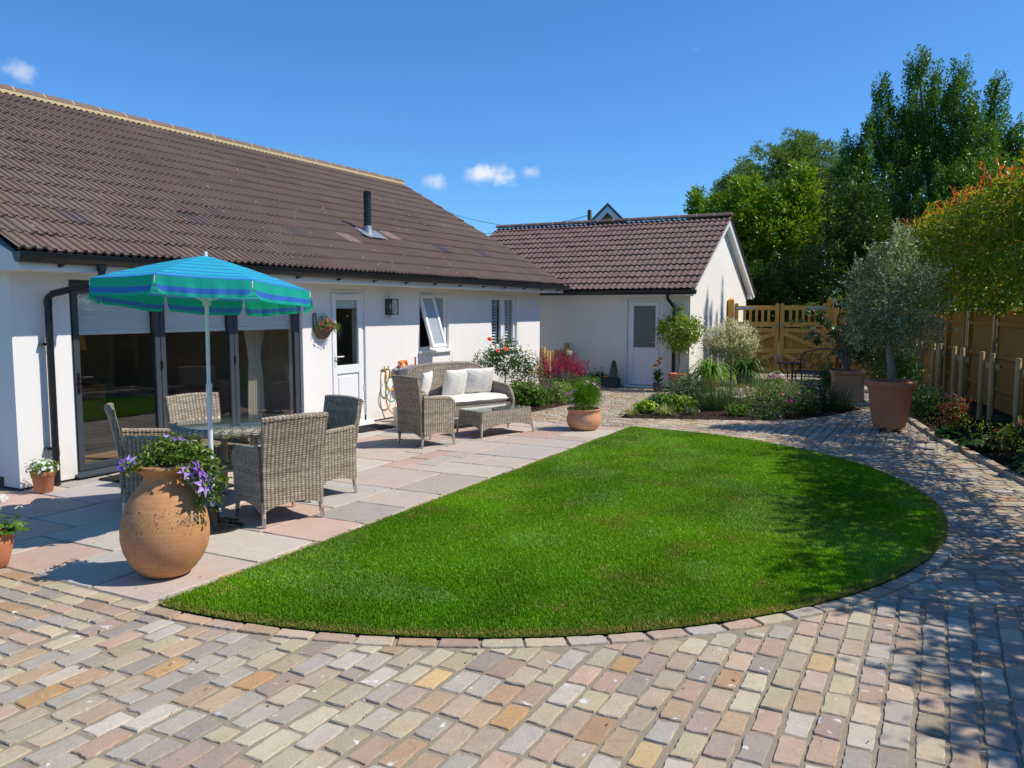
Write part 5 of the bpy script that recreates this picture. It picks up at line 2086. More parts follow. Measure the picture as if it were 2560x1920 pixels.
class LM:
    """collects leaves, petals and blades with a colour for each"""
    def __init__(s): s.V = []; s.F = []; s.C = []; s.n = 0
    def put(s, V, F, C):
        s.V.append(V); s.F.append(F + s.n); s.C.append(C); s.n += len(V)
        return s
    def leaves(s, P, Nn, L, W, cols, axis=None, fold=.18, droop=.12, clus=None, r=rng, var=.16):
        V, F = leaf_geo(P, Nn, L, W, axis, fold, droop, r)
        return s.put(V, F, np.repeat(mixcol(len(P), cols, r, clus, var), 2, 0))
    def flowers(s, P, Nn, Rr, pet, col, eye=None, cup=.25, wid=.55, var=.1, r=rng):
        P = np.asarray(P, float)
        for p, n_ in zip(P, np.asarray(Nn, float)):
            n_ = n_ / np.linalg.norm(n_)
            u = np.cross(n_, [.3, .2, .9]); u /= np.linalg.norm(u); v = np.cross(n_, u)
            a0 = r.uniform(0, 6.28)
            rr = Rr * r.uniform(.8, 1.15)
            A = a0 + np.arange(pet) * 2 * math.pi / pet
            D = np.cos(A)[:, None] * u + np.sin(A)[:, None] * v
            Nl = np.repeat(n_[None], pet, 0)
            V, F = leaf_geo(np.repeat(p[None], pet, 0), Nl, rr, rr * wid, D + n_ * cup, .1, .1, r)
            c = np.array(col if not isinstance(col, list) else col[r.integers(len(col))])
            s.put(V, F, np.repeat(c * np.clip(r.normal(1, var, (pet, 1)), .6, 1.4), 2, 0))
            if eye is not None:
                q = p + n_ * rr * .12
                V, F = leaf_geo(np.repeat(q[None], 3, 0), rdir(3, r) * .3 + n_, rr * .4, rr * .4, None, 0, 0, r)
                s.put(V, F, np.repeat(np.array(eye)[None], 6, 0))
        return s
    def blades(s, base, dirs, L, W, cols, seg=5, sag=1., r=rng, var=.15):
        """strap leaves arching over"""
        n = len(base)
        d = nrm(dirs)
        side = nrm(np.cross(d, [0, 0, 1.]) + 1e-6)
        pts = [np.asarray(base, float)]
        dd = d.copy()
        L = np.broadcast_to(np.asarray(L, float), (n,))[:, None]
        for k in range(seg):
            pts.append(pts[-1] + dd * L / seg)
            dd = nrm(dd + np.array([0, 0, -1.]) * (sag * (k + 1) / seg * .55))
        C = mixcol(n, cols, r, None, var)
        V = []
        for k, p in enumerate(pts):
            w = W * (1 - (k / seg) ** 2.2) + .0005
            V += [p + side * w / 2, p - side * w / 2]
        V = np.stack(V, 1).reshape(-1, 3)
        m = 2 * (seg + 1)
        i = np.arange(n) * m
        Q = np.concatenate([np.stack([i + 2 * k, i + 2 * k + 1, i + 2 * k + 3, i + 2 * k + 2], 1) for k in range(seg)])
        # as triangles to share one face array
        F = np.concatenate([Q[:, [0, 1, 2]], Q[:, [0, 2, 3]]])
        CC = np.tile(C, (2 * seg, 1))
        return s.put(V, F, CC)
    def build(s, name, m, parent=None, loc=None):
        return mesh_np(name, np.concatenate(s.V), [np.concatenate(s.F)], m, parent, np.concatenate(s.C), False, loc)


def lobe_points(lobes, ncl, per, clr, r, lo=.5, hi=1.04, flat=1.):
    """leaf positions gathered in clumps through ellipsoid lobes"""
    lobes = np.array(lobes, float)
    wt = (lobes[:, 3] * lobes[:, 4] + lobes[:, 3] * lobes[:, 5] + lobes[:, 4] * lobes[:, 5])
    k = r.choice(len(lobes), ncl, p=wt / wt.sum())
    d = rdir(ncl, r)
    rad = lo + (hi - lo) * r.random(ncl) ** .5
    c = lobes[k, :3] + d * lobes[k, 3:6] * rad[:, None]
    out = nrm(d / lobes[k, 3:6])
    P = np.repeat(c, per, 0) + r.normal(0, 1, (ncl * per, 3)) * np.array([clr, clr, clr * flat])
    Nn = np.repeat(out, per, 0)
    cl = np.repeat(r.random(ncl), per)
    return P, Nn, cl, c


def lobe(px, top, bot, hw, dist, depth=1., sx=1.):
    c = at(px, (top + bot) / 2, dist)
    s = dist * math.cos(math.atan((px - 1280) / 2043)) / 2043
    return (c[0], c[1], max(c[2], .2), hw * s * sx, hw * s * depth, (bot - top) / 2 * s)


def tree(name, label, base, lobes, ncl, per, L, W, cols, clr, tr, m='leaf', group=None, seed=1, lo=.5, up=.35, rnd=.8, bark='bark', flat=1., cat='tree', limbs=10):
    r = np.random.default_rng(seed)
    base = np.array(base, float)
    lobes = [np.array(l, float) for l in lobes]
    P, Nn, cl, cc = lobe_points(lobes, ncl, per, clr, r, lo, 1.04, flat)
    Nn = nrm(Nn * .6 + rdir(len(P), r) * rnd + np.array([0, 0, up]))
    P[:, 2] = np.maximum(P[:, 2], .05)
    t = thing(name, label, cat, tuple(base), 0, group)
    LM().leaves(P - base, Nn, L * r.uniform(.7, 1.25, len(P)), W * r.uniform(.7, 1.25, len(P)), cols, None, .18, .12, cl, r).build('crown', M[m], t)
    b = MB()
    zmid = np.mean([l[2] for l in lobes]); cen = np.mean([l[:3] for l in lobes], 0)
    fork = base + (cen - base) * np.array([.5, .5, 0]) + np.array([0, 0, max(.3, (min(l[2] - l[5] * .6 for l in lobes) - base[2]))])
    b.tube(smooth_path([base - base, (fork - base) * np.array([.4, .4, .55]), fork - base], 4), np.linspace(tr, tr * .7, 9), 10)
    for k, l in enumerate(lobes[:limbs]):
        top = np.array([l[0], l[1], l[2] + l[5] * .6])
        b.tube(smooth_path([fork - base, (fork * .5 + top * .5) - base + r.normal(0, .06, 3) * l[3], top - base], 4), np.linspace(tr * .55, tr * .12, 9), 7)
    for k in range(min(40, ncl)):
        q = cc[k * (ncl // min(40, ncl))]
        l = min(lobes, key=lambda l: np.linalg.norm(l[:3] - q))
        b.tube([l[:3] - base, (l[:3] * .4 + q * .6) - base, q - base], [tr * .2, tr * .1, tr * .04], 5)
    b.build('trunk', M[bark], t, True)
    return t


def shoot_tree(name, label, base, lobes, nsh, per, slen, srad, L, W, cols, tr, m, group, seed, up=1., outw=.5, fill=0, cat='tree', droop=0., lo=.35, bark='bark'):
    """crown made of leafy shoots growing up and out, so the outline is spiky and clumped"""
    r = np.random.default_rng(seed)
    base = np.array(base, float)
    lobes = np.array(lobes, float)
    wt = (lobes[:, 3] * lobes[:, 5] + lobes[:, 3] * lobes[:, 4]) ** .72
    k = r.choice(len(lobes), nsh, p=wt / wt.sum())
    d = rdir(nsh, r)
    c = lobes[k, :3] + d * lobes[k, 3:6] * (lo + (1. - lo) * r.random(nsh) ** .6)[:, None]
    out = nrm(d / lobes[k, 3:6])
    ax = nrm(out * outw + r.normal(0, .22, (nsh, 3)) + np.array([0, 0, up]))
    ln = slen * r.uniform(.5, 1.25, nsh)
    t = np.tile(np.linspace(0, 1, per), nsh)
    C = np.repeat(c, per, 0); A = np.repeat(ax, per, 0); Ln = np.repeat(ln, per)
    rad = srad * (1.05 - t) ** .6
    off = rdir(nsh * per, r); off = nrm(off - A * (off * A).sum(1, keepdims=True))
    P = C + A * ((t - .75) * Ln)[:, None] + off * (rad * r.random(nsh * per) ** .5)[:, None] - np.array([0, 0, droop]) * ((t * Ln) ** 2)[:, None]
    la = nrm(off * .8 + A * .7 + rdir(nsh * per, r) * .35)
    Nn = nrm(np.cross(la, rdir(nsh * per, r)) + np.array([0, 0, .5]))
    cl = np.repeat(r.random(nsh), per)
    P[:, 2] = np.maximum(P[:, 2], .05)
    th = thing(name, label, cat, tuple(base), 0, group)
    LM().leaves(P - base, Nn, L * r.uniform(.7, 1.25, len(P)), W * r.uniform(.75, 1.2, len(P)), cols, la, .18, .12, cl, r).build('crown', M[m], th)
    b = MB()
    cen = lobes[:, :3].mean(0)
    fork = base * np.array([.6, .6, 1]) + np.array([cen[0], cen[1], 0]) * .4 + np.array([0, 0, max(.5, (lobes[:, 2] - lobes[:, 5] * .7).min())])
    b.tube(smooth_path([(0, 0, 0), (fork - base) * np.array([.4, .4, .5]), fork - base], 4), np.linspace(tr, tr * .7, 9), 10)
    for l in lobes:
        top = np.array([l[0], l[1], l[2] + l[5] * .75])
        b.tube(smooth_path([fork - base, (fork * .5 + top * .5) - base + r.normal(0, .06, 3) * l[3], top - base], 4), np.linspace(tr * .5, tr * .10, 9), 7)
    for q in range(0, nsh, max(1, nsh // 70)):
        l = lobes[k[q]]
        b.tube([l[:3] - base, (l[:3] * .4 + c[q] * .6) - base, c[q] - ax[q] * ln[q] * .7 - base, c[q] + ax[q] * ln[q] * .1 - base], [tr * .16, tr * .10, tr * .06, tr * .02], 5)
    b.build('trunk', M[bark], th, True)
    return th


# ---- background trees
D = 33.
tl = [lobe(2330, 330, 650, 180, D, .8), lobe(2430, 380, 640, 140, D - 2, .8), lobe(2190, 430, 680, 105, D - 1, .8), lobe(2530, 330, 640, 70, D), lobe(2290, 118, 440, 36, D), lobe(2330, 158, 450, 42, D + 1),
      lobe(2203, 172, 440, 27, D - .5), lobe(2250, 240, 470, 45, D), lobe(2392, 152, 480, 48, D), lobe(2488, 180, 500, 33, D), lobe(2440, 250, 500, 48, D - 1), lobe(2538, 285, 500, 30, D), lobe(2168, 288, 520, 24, D - 1), lobe(2125, 330, 600, 45, D - 1),
      lobe(2600, 420, 700, 110, D)]
shoot_tree('evergreen_tree', 'tall dark glossy evergreen tree with several upright pointed leaders', (*at(2330, 780, D)[:2], 0), tl, 2700, 54, .85, .15, .105, .05, [(.04, .11, .008), (.17, .31, .02)], .22, 'leaf_gloss', 'trees beyond the gate and fence', 3, 1.5, .42)
D = 46.
tl = [lobe(1955, 325, 640, 150, D), lobe(1860, 395, 620, 85, D), lobe(2060, 345, 610, 95, D), lobe(1800, 455, 620, 45, D), lobe(1990, 318, 460, 60, D)]
shoot_tree('willow_tree', 'rounded grey-green tree with fine foliage, farthest behind the outbuilding', (*at(1955, 780, D)[:2], 0), tl, 1500, 32, 1.0, .25, .24, .05, [(.10, .17, .035), (.24, .33, .085)], .3, 'leaf_soft', 'trees beyond the gate and fence', 4, .5, .9, droop=.5)
D = 29.
tl = [lobe(1945, 455, 760, 110, D, .9), lobe(1862, 425, 640, 62, D), lobe(1785, 480, 640, 60, D), lobe(1880, 540, 800, 95, D), lobe(2045, 490, 790, 95, D), lobe(2000, 400, 580, 48, D), lobe(1738, 468, 560, 22, D), lobe(1820, 560, 800, 80, D)]
shoot_tree('laurel_tree', 'bright yellow-green broad-leaved tree right behind the outbuilding gable', (*at(1930, 780, D)[:2], 0), tl, 1700, 26, .55, .18, .15, .065, [(.09, .22, .006), (.27, .40, .012), (.50, .40, .02), .06], .2, 'leaf_gloss', 'trees beyond the gate and fence', 5, .6, .7)
D = 26.
tl = [lobe(2135, 420, 700, 85, D), lobe(2080, 560, 820, 90, D - .5), lobe(2200, 560, 800, 90, D), lobe(1960, 640, 840, 95, D), lobe(1870, 660, 840, 80, D)]
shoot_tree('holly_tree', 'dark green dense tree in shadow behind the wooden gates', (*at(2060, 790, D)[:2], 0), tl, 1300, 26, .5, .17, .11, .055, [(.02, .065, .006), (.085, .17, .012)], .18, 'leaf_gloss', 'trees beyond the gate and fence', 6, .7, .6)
# a slim many-topped conifer to the right of the picture; its tips throw the pointed shadows on the gable
tl = [(3.45, 22.35, 11.4, .17, .17, 1.75), (3.4, 22.75, 11.1, .17, .17, 1.7), (3.5, 23.35, 10.9, .16, .16, 1.7), (3.4, 23.85, 11.5, .18, .18, 1.8), (3.45, 23.1, 8.2, .75, 1.15, 3.0), (3.45, 23.1, 4.5, .95, 1.3, 3.2)]
shoot_tree('tall_conifer', 'slender conifer with four tips, outside the picture, shading the gable', (3.45, 23.1, 0), tl, 1100, 26, .5, .09, .10, .04, [(.02, .06, .01), (.06, .13, .02)], .16, 'leaf', 'trees beyond the gate and fence', 8, 1.4, .3)
D = 22.
tl = [(3.0, 22., 2.6, 1.6, 1.6, 2.0), (2.4, 18.5, 2.2, 1.2, 1.5, 1.6), (3.3, 15.5, 2.3, 1.3, 1.8, 1.7), (.9, 24.5, 2.2, 1.5, 1.4, 1.9)]
tree('hedge_tree', 'dark leafy shrubbery rising behind the timber fence on the right', (2.8, 19., 0), tl, 900, 26, .11, .05, [(.02, .07, .006), (.08, .17, .012)], .17, .12, 'leaf', 'trees beyond the gate and fence', 7, .3, .3, .9)

# ---- pleached trees along the fence, each with its cane frame; stakes are things of their own
def pleach_proto(seed):
    r = np.random.default_rng(seed)
    t = thing('pleached_tree', '', 'tree', (0, 0, 0), 0, 'pleached trees along the fence')
    ncl = 350
    c = np.stack([r.uniform(-.95, .95, ncl), r.normal(0, .17, ncl), 1.74 + 1.72 * r.random(ncl) ** .85], 1)
    per = 15
    cl = np.repeat(r.random(ncl), per)
    P = np.repeat(c, per, 0) + r.normal(0, .07, (ncl * per, 3))
    Nn = nrm(rdir(len(P), r) * .9 + np.array([0, 0, .35]))
    lm = LM()
    lm.leaves(P, Nn, .105 * r.uniform(.7, 1.2, len(P)), .042 * r.uniform(.7, 1.2, len(P)), [(.07, .14, .008), (.26, .30, .014), (.46, .26, .015), .1], None, .2, .12, cl, r)
    # new shoots at the top, bronze and red
    ns = 34
    q = np.stack([r.uniform(-.95, .95, ns), r.normal(0, .13, ns), r.uniform(3.3, 3.62, ns)], 1)
    for k in range(ns):
        m = 9
        h = np.linspace(0, .22, m)
        PP = q[k] + np.outer(h, nrm(np.array([r.normal(0, .25), r.normal(0, .25), 1.])))
        ax = rdir(m, r); ax[:, 2] = np.abs(ax[:, 2]) * .8 + .3
        red = k % 3 == 0
        lm.leaves(PP, nrm(np.cross(ax, rdir(m, r))), .10, .036, [(.60, .07, .03), (.50, .20, .03)] if red else [(.42, .28, .015), (.27, .28, .015)], ax, .2, .1, None, r)
    lm.build('crown', M['leaf_thin'], t)
    b = MB()
    b.tube(smooth_path([(0, 0, 0), (.02, .01, .9), (-.01, 0, 1.8), (.01, 0, 3.1)], 4), np.linspace(.030, .014, 13), 9)
    for z in (1.8, 2.25, 2.7, 3.15):
        for s in (-1, 1):
            b.tube([(0, 0, z - .08), (s * .4, .02, z + .02), (s * .92, .0, z + .02)], [.013, .009, .004], 6)
    b.build('trunk', M['bark_pale'], t, True)
    b = MB()
    for z in (1.76, 2.3, 2.85, 3.35):
        b.tube([(-.95, -.03, z), (.95, -.03, z)], .010, 6)
    for x in (-.6, .6, 0.04):
        b.tube([(x, -.045, 1.70 if x != .04 else 0.), (x, -.045, 3.4)], .010, 6)
    b.build('cane_frame', M['stake_wood'], t, True)
    return t


def stake_proto():
    t = thing('tree_stake', '', 'stake', (0, 0, 0), 0, 'staked supports of the pleached trees')
    for s in (-1, 1):
        b = MB()
        b.lathe([(.036, -.02), (.036, 1.06), (.030, 1.075)], 14, (s * .29, .09, 0)); b.build('post', M['stake_wood'], t, True, 40)
    b = MB(); b.span((-.35, .0, .83), (.35, .052, .91), .004); b.build('crossbar', M['stake_wood'], t)
    b = MB(); b.tube(smooth_path([(-.06, .0, .86), (-.05, -.07, .86), (0, -.11, .86), (.05, -.07, .86), (.06, .0, .86)]), .012, 6); b.build('strap', M['rubber'], t, True)
    return t


spots = [(-.77, 21.46), (-.41, 19.66), (-.04, 17.86), (.31, 16.06), (.67, 14.25), (1.03, 12.45), (1.39, 10.65), (1.75, 8.85), (2.11, 7.05), (2.95, 5.35)]
plab = ['pleached tree with bronze leaves farthest along the fence, close to the gate', 'pleached tree whose trunk stands just left of the olive trunk by the fence', 'pleached tree whose pale trunk shows just right of the olive pot',
        'pleached tree with two pale canes in the middle of the visible fence', 'pleached tree whose trunk stands nearest the right edge of the picture', 'pleached tree with red shoots at the right picture edge, its trunk out of frame', 'pleached tree outside the picture shading the path beside the lawn',
        'pleached tree outside the picture shading the lawn curve', 'pleached tree outside the picture shading the widest part of the path', 'pleached tree outside the picture nearest the viewer']
slab = ['timber stake pair farthest along the fence near the gate', 'timber stake pair behind the olive tree crown', 'timber stake pair with crossbar directly right of the olive pot', 'timber stake pair with crossbar in the middle of the visible fence', 'timber stake pair with crossbar nearest the right picture edge', 'timber stake pair outside the picture beside the kerb']
protos = [pleach_proto(21), pleach_proto(22), pleach_proto(23)]
sp0 = stake_proto()
fdir = math.atan2(-1.8, .36)
for i, (x, y) in enumerate(spots):
    o = protos[i] if i < 3 else copy_tree(protos[i % 3])
    o.location = (x, y, .03)
    o.rotation_euler = (0, 0, fdir + (math.pi if i % 2 else 0))
    o['label'] = plab[i]
    if i < 6:
        s = sp0 if i == 0 else copy_tree(sp0)
        s.location = (x, y, .03); s.rotation_euler = (0, 0, fdir + math.pi)
        s['label'] = slab[i]

# ---- olive
ol = thing('olive_tree', 'silvery olive tree with a rounded crown growing in the very large pot', 'tree', (-.66, 12.93, .65))
r = np.random.default_rng(31)
lb = [(0, 0, 1.22, .44, .44, .55), (-.28, .1, 1.15, .30, .33, .42), (.28, -.1, 1.1, .30, .33, .45), (-.05, 0, 1.72, .26, .26, .36), (-.26, 0, .78, .30, .30, .22), (.26, 0, .74, .28, .28, .22), (.05, .05, 2.02, .12, .12, .2), (-.34, 0, 1.5, .18, .18, .3), (.3, .05, 1.55, .2, .2, .25)]
lb = [(1.13 * a_, 1.13 * b_, c_, 1.13 * d_, 1.13 * e_, f_) for a_, b_, c_, d_, e_, f_ in lb]
P, Nn, cl, cc = lobe_points(lb, 560, 22, .05, r, .35)
ax = nrm(Nn * .6 + rdir(len(P), r) * .7 + np.array([0, 0, .25]))
lm = LM(); lm.leaves(P, nrm(np.cross(ax, rdir(len(P), r))), .066 * r.uniform(.7, 1.2, len(P)), .0155, [(.085, .13, .045), (.26, .32, .16), (.56, .60, .48), .16], ax, .05, .05, cl, r)
for k in range(150):
    l = lb[r.integers(len(lb))]
    d = nrm(np.array([r.normal(), r.normal(), r.normal() * .8 + .3]))
    c0 = np.array(l[:3]) + d * np.array(l[3:6]) * .9
    c1 = c0 + nrm(d + np.array([0, 0, .6]) + r.normal(0, .3, 3)) * r.uniform(.08, .24)
    m = 16
    tt = np.linspace(0, 1, m)[:, None]
    ax = nrm(rdir(m, r) * .8 + (c1 - c0) * 4)
    lm.leaves(c0 * (1 - tt) + c1 * tt, nrm(np.cross(ax, rdir(m, r))), .06, .015, [(.16, .21, .10), (.40, .46, .30), (.60, .64, .52), .2], ax, .05, .05, None, r)
lm.build('crown', M['leaf_gloss'], ol)
b = MB()
b.tube(smooth_path([(.02, 0, -.05), (.0, 0, .25), (-.04, .01, .55), (-.02, 0, .9)], 5), np.linspace(.06, .045, 16), 12)
for k in range(9):
    a = k * .7
    b.tube(smooth_path([(-.04, .01, .5 + .05 * k), (.18 * math.cos(a), .18 * math.sin(a), .8 + .08 * k), (.36 * math.cos(a), .36 * math.sin(a), 1.0 + .1 * k)], 4), np.linspace(.026, .006, 9), 7)
b.build('trunk', M['bark_pale'], ol, True)

# ---- lemon / bay standard by the side door
bt_ = thing('bay_tree', 'small round-headed yellow-green standard tree in the pot at the outbuilding corner', 'tree', (-5.03, 17.12, .36))
r = np.random.default_rng(32)
lb = [(0, 0, .92, .42, .4, .34), (-.2, 0, .95, .28, .28, .28), (.28, .05, .92, .26, .26, .26), (.0, 0, 1.28, .14, .14, .2), (.36, 0, 1.1, .1, .1, .12), (-.3, 0, 1.1, .12, .12, .12), (.1, 0, .6, .2, .2, .1)]
P, Nn, cl, cc = lobe_points(lb, 210, 11, .055, r, .45)
lm = LM(); lm.leaves(P, nrm(Nn * .5 + rdir(len(P), r) * .8 + np.array([0, 0, .5])), .075 * r.uniform(.7, 1.25, len(P)), .036, [(.11, .22, .010), (.33, .42, .02), (.50, .46, .04), .12], None, .2, .12, cl, r)
lm.build('crown', M['leaf_gloss'], bt_)
b = MB(); b.tube(smooth_path([(0, 0, -.05), (.01, 0, .3), (-.01, 0, .7), (0, 0, 1.1)], 4), np.linspace(.026, .012, 13), 9)
for k in range(8):
    a = k * .8; b.tube([(0, 0, .5 + .06 * k), (.2 * math.cos(a), .2 * math.sin(a), .75 + .06 * k), (.34 * math.cos(a), .34 * math.sin(a), .9 + .04 * k)], [.010, .007, .003], 6)
b.build('trunk', M['bark_pale'], bt_, True)


# ---- agapanthus clumps
def strap_plant(label, loc, n, L, W, cols, seed, spread=1., name='strap_leaf_plant', sag=1.):
    r = np.random.default_rng(seed)
    a = r.uniform(0, 6.28, n)
    el = r.uniform(.1, 1.25, n)
    d = np.stack([np.cos(a) * np.cos(el) * spread, np.sin(a) * np.cos(el) * spread, np.sin(el)], 1)
    base = np.stack([np.cos(a) * r.uniform(0, .09, n), np.sin(a) * r.uniform(0, .09, n), np.zeros(n)], 1)
    o = LM().blades(base, d, L * r.uniform(.6, 1.1, n), W, cols, 6, sag, r).build(name, M['leaf_gloss'])
    o.location = loc
    return tag(o, label, 'plant')


strap_plant('bright green strap-leaved plant arching out of the terracotta pot by the gable', (-4.44, 17.45, .36), 190, .74, .045, [(.08, .21, .012), (.22, .38, .03), (.42, .38, .05), .04], 41, sag=2.0)
strap_plant('dark green strap-leaved plant in the dark round pot before the gate', (-3.98, 18.9, .34), 150, .80, .045, [(.03, .10, .012), (.08, .19, .02)], 42, sag=2.0)
# rush-like stems whose shadows stripe the gable
r = np.random.default_rng(43)
b = MB()
for k in range(26):
    x, y = r.normal(0, .05), r.normal(0, .17)
    h = r.uniform(.9, 1.5)
    b.tube([(x, y, 0), (x * 1.3, y * 1.2, h * .6), (x * 1.5, y * 1.35, h)], [.006, .005, .002], 5)
o = b.build('rush', M['stem'], None, True); o.location = (-4.68, 18.6, .0)
tag(o, 'thin upright green stems against the sunlit gable wall', 'plant')


# ---- generic bushes for the beds
def bush(name, label, loc, rad, ncl, per, L, W, cols, seed, clr=.04, m='leaf', flowers=None, group=None, lo=.5, up=.5, z0=.0, stems=14, cat='shrub'):
    """rad: (rx, ry, height)"""
    r = np.random.default_rng(seed)
    rx, ry, h = rad
    t = thing(name, label, cat, loc, 0, group)
    lb = [(0, 0, h * .45, rx, ry, h * .55)] + [(r.uniform(-.5, .5) * rx, r.uniform(-.5, .5) * ry, h * r.uniform(.45, .75), rx * .5, ry * .5, h * .35) for k in range(4)]
    P, Nn, cl, cc = lobe_points(lb, ncl, per, clr, r, lo)
    P[:, 2] = np.maximum(P[:, 2], .015)
    Nn = nrm(Nn * .6 + rdir(len(P), r) * .75 + np.array([0, 0, up]))
    LM().leaves(P, Nn, L * r.uniform(.65, 1.25, len(P)), W * r.uniform(.7, 1.2, len(P)), cols, None, .2, .15, cl, r).build('foliage', M[m], t)
    b = MB()
    for k in range(stems):
        q = cc[k]
        b.tube([(q[0] * .15, q[1] * .15, 0), (q[0] * .5, q[1] * .5, max(.03, q[2] * .55)), (q[0] * .95, q[1] * .95, max(.04, q[2]))], [.006, .005, .003], 5)
    b.build('stem', M['stem'], t, True)
    if flowers:
        lm = LM()
        for (n, R_, pet, col, eye, zlo) in flowers:
            d = rdir(n, r); d[:, 2] = np.abs(d[:, 2]) * .8 + zlo
            d = nrm(d)
            p = np.stack([d[:, 0] * rx * 1.02, d[:, 1] * ry * 1.02, h * .45 + d[:, 2] * h * .58], 1)
            lm.flowers(p, nrm(d + rdir(n, r) * .3 + np.array([0, 0, .4])), R_, pet, col, eye, .3, .6, .1, r)
        lm.build('flowers', M['petal'], t)
    return t


def needle_bush(name, label, loc, n, h, spread, cols, seed, L=.022, W=.0045, cat='shrub', dens=48, flowers=None, group=None):
    """many upright shoots set with short narrow leaves"""
    r = np.random.default_rng(seed)
    t = thing(name, label, cat, loc, 0, group)
    lm = LM(); b = MB(); fl = LM()
    for k in range(n):
        a = r.uniform(0, 6.28); q = r.random() ** .6
        hh = h * r.uniform(.55, 1.05) * (1 - .25 * q)
        top = np.array([math.cos(a) * q * spread, math.sin(a) * q * spread, hh])
        bs = np.array([top[0] * .45, top[1] * .45, 0])
        mid = bs * .45 + top * .55 + np.array([top[0] * .12, top[1] * .12, 0])
        tt = np.linspace(.12, 1, dens)[:, None]
        C = (1 - tt) ** 2 * bs + 2 * tt * (1 - tt) * mid + tt ** 2 * top
        ax = rdir(dens, r); ax[:, 2] = np.abs(ax[:, 2]) * .8 + .35
        lm.leaves(C, nrm(np.cross(ax, rdir(dens, r))), L * r.uniform(.8, 1.3, dens), W, cols, ax, .05, .05, np.full(dens, r.random()), r)
        b.tube([bs, mid * .75 + (bs + top) * .125, top], [.004, .003, .0015], 4)
    lm.build('foliage', M['leaf_soft'], t)
    b.build('stem', M['stem'], t)
    return t


def tuft(name, label, loc, n, L, W, cols, seed, sag=1.2, group=None):
    r = np.random.default_rng(seed)
    a = r.uniform(0, 6.28, n); el = r.uniform(.3, 1.4, n)
    d = np.stack([np.cos(a) * np.cos(el), np.sin(a) * np.cos(el), np.sin(el)], 1)
    base = np.stack([np.cos(a), np.sin(a), np.zeros(n)], 1) * r.uniform(0, .05, n)[:, None]
    o = LM().blades(base, d, L * r.uniform(.6, 1.1, n), W, cols, 5, sag, r).build(name, M['leaf_soft'])
    o.location = loc
    return tag(o, label, 'grass tuft', group)


def spike_plant(name, label, loc, n, h, spread, fcols, lcols, seed, flen=.45, bell=.020, leafn=16, lean=.25, cat='flowering plant', dens=26, group=None, LL=.075):
    """leafy stems ending in tall spikes of small flowers"""
    r = np.random.default_rng(seed)
    t = thing(name, label, cat, loc, 0, group)
    lm, fm, b = LM(), LM(), MB()
    for k in range(n):
        a = r.uniform(0, 6.28); q = r.random() ** .5
        hh = h * r.uniform(.72, 1.05)
        bs = np.array([math.cos(a) * q * spread[0] * .7, math.sin(a) * q * spread[1] * .7, 0])
        top = np.array([math.cos(a) * q * spread[0] + r.normal(0, .03), math.sin(a) * q * spread[1] + r.normal(0, .03), hh])
        P = lambda t_: bs * (1 - t_) + top * t_ + np.array([0, 0, 0])
        b.tube([bs, P(.5), top], [.0035, .003, .0015], 4)
        tt = r.uniform(.05, 1 - flen * .9, leafn)[:, None]
        C = bs * (1 - tt) + top * tt
        ax = rdir(leafn, r); ax[:, 2] = np.abs(ax[:, 2]) * .5 + .25
        lm.leaves(C, nrm(np.cross(ax, rdir(leafn, r))), LL * r.uniform(.7, 1.3, leafn), LL * .26, lcols, ax, .15, .2, None, r)
        m = int(dens * flen / .45)
        tt = np.linspace(1 - flen, .99, m)[:, None]
        C = bs * (1 - tt) + top * tt
        ax = rdir(m, r); ax[:, 2] = ax[:, 2] * .4 - .15
        ax = nrm(ax)
        sz = bell * np.linspace(1.15, .55, m)
        fm.leaves(C + ax * sz[:, None] * .4, nrm(np.cross(ax, rdir(m, r))), sz * 1.5, sz, fcols, ax, .35, .0, None, r)
        ax2 = nrm(ax + rdir(m, r) * .5)
        fm.leaves(C + ax2 * sz[:, None] * .3, nrm(np.cross(ax2, rdir(m, r))), sz * 1.4, sz, fcols, ax2, .35, .0, None, r)
    lm.build('foliage', M['leaf_soft'], t); fm.build('flowers', M['petal'], t); b.build('stem', M['stem'], t)
    return t


GREEN = [(.07, .17, .012), (.18, .31, .03)]
LIME = [(.16, .29, .012), (.38, .50, .03)]
VAR = [(.14, .23, .06), (.46, .54, .24), (.60, .64, .38), .25]
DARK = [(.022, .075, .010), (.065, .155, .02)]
GB = 'plants of the central bed'
GLB = 'plants of the bed by the house'
GRB = 'plants of the bed under the fence'
tuft('grass_tuft', 'small variegated grass tuft at the sharp corner of the central bed', (-4.50, 12.60, .03), 130, .20, .006, [(.22, .26, .07), (.42, .42, .20)], 51, group=GB)
bush('lime_heuchera', 'low lime-green leafy plant between the two pale grass tufts', (-4.33, 12.98, .03), (.18, .16, .17), 70, 8, .06, .05, LIME, 52, .03, group=GB)
tuft('grass_tuft', 'larger cream-striped grass tuft at the front of the central bed', (-3.98, 12.86, .04), 230, .24, .007, [(.25, .30, .10), (.50, .50, .27)], 53, group=GB)
bush('euonymus', 'pale variegated rounded shrub left in the central bed before the side door', (-3.98, 14.0, .04), (.38, .34, .56), 330, 14, .036, .022, VAR, 54, .04, group=GB, up=.7)
bush('heuchera', 'green and yellow leafed mound at the foot of the pale variegated shrub', (-3.92, 13.32, .04), (.30, .22, .27), 120, 9, .065, .05, [(.08, .18, .015), (.28, .38, .02), (.42, .32, .06), .1], 55, .035, group=GB)
bush('blue_leaf_plant', 'blue-green low leafy plant at the left side of the central bed', (-4.3, 13.55, .04), (.24, .24, .25), 90, 9, .055, .04, [(.06, .16, .06), (.18, .30, .14)], 56, .03, group=GB)
needle_bush('rosemary', 'bushy upright rosemary in the middle of the central bed', (-3.38, 13.75, .04), 190, .66, .40, [(.08, .19, .03), (.22, .38, .07)], 57, group=GB)
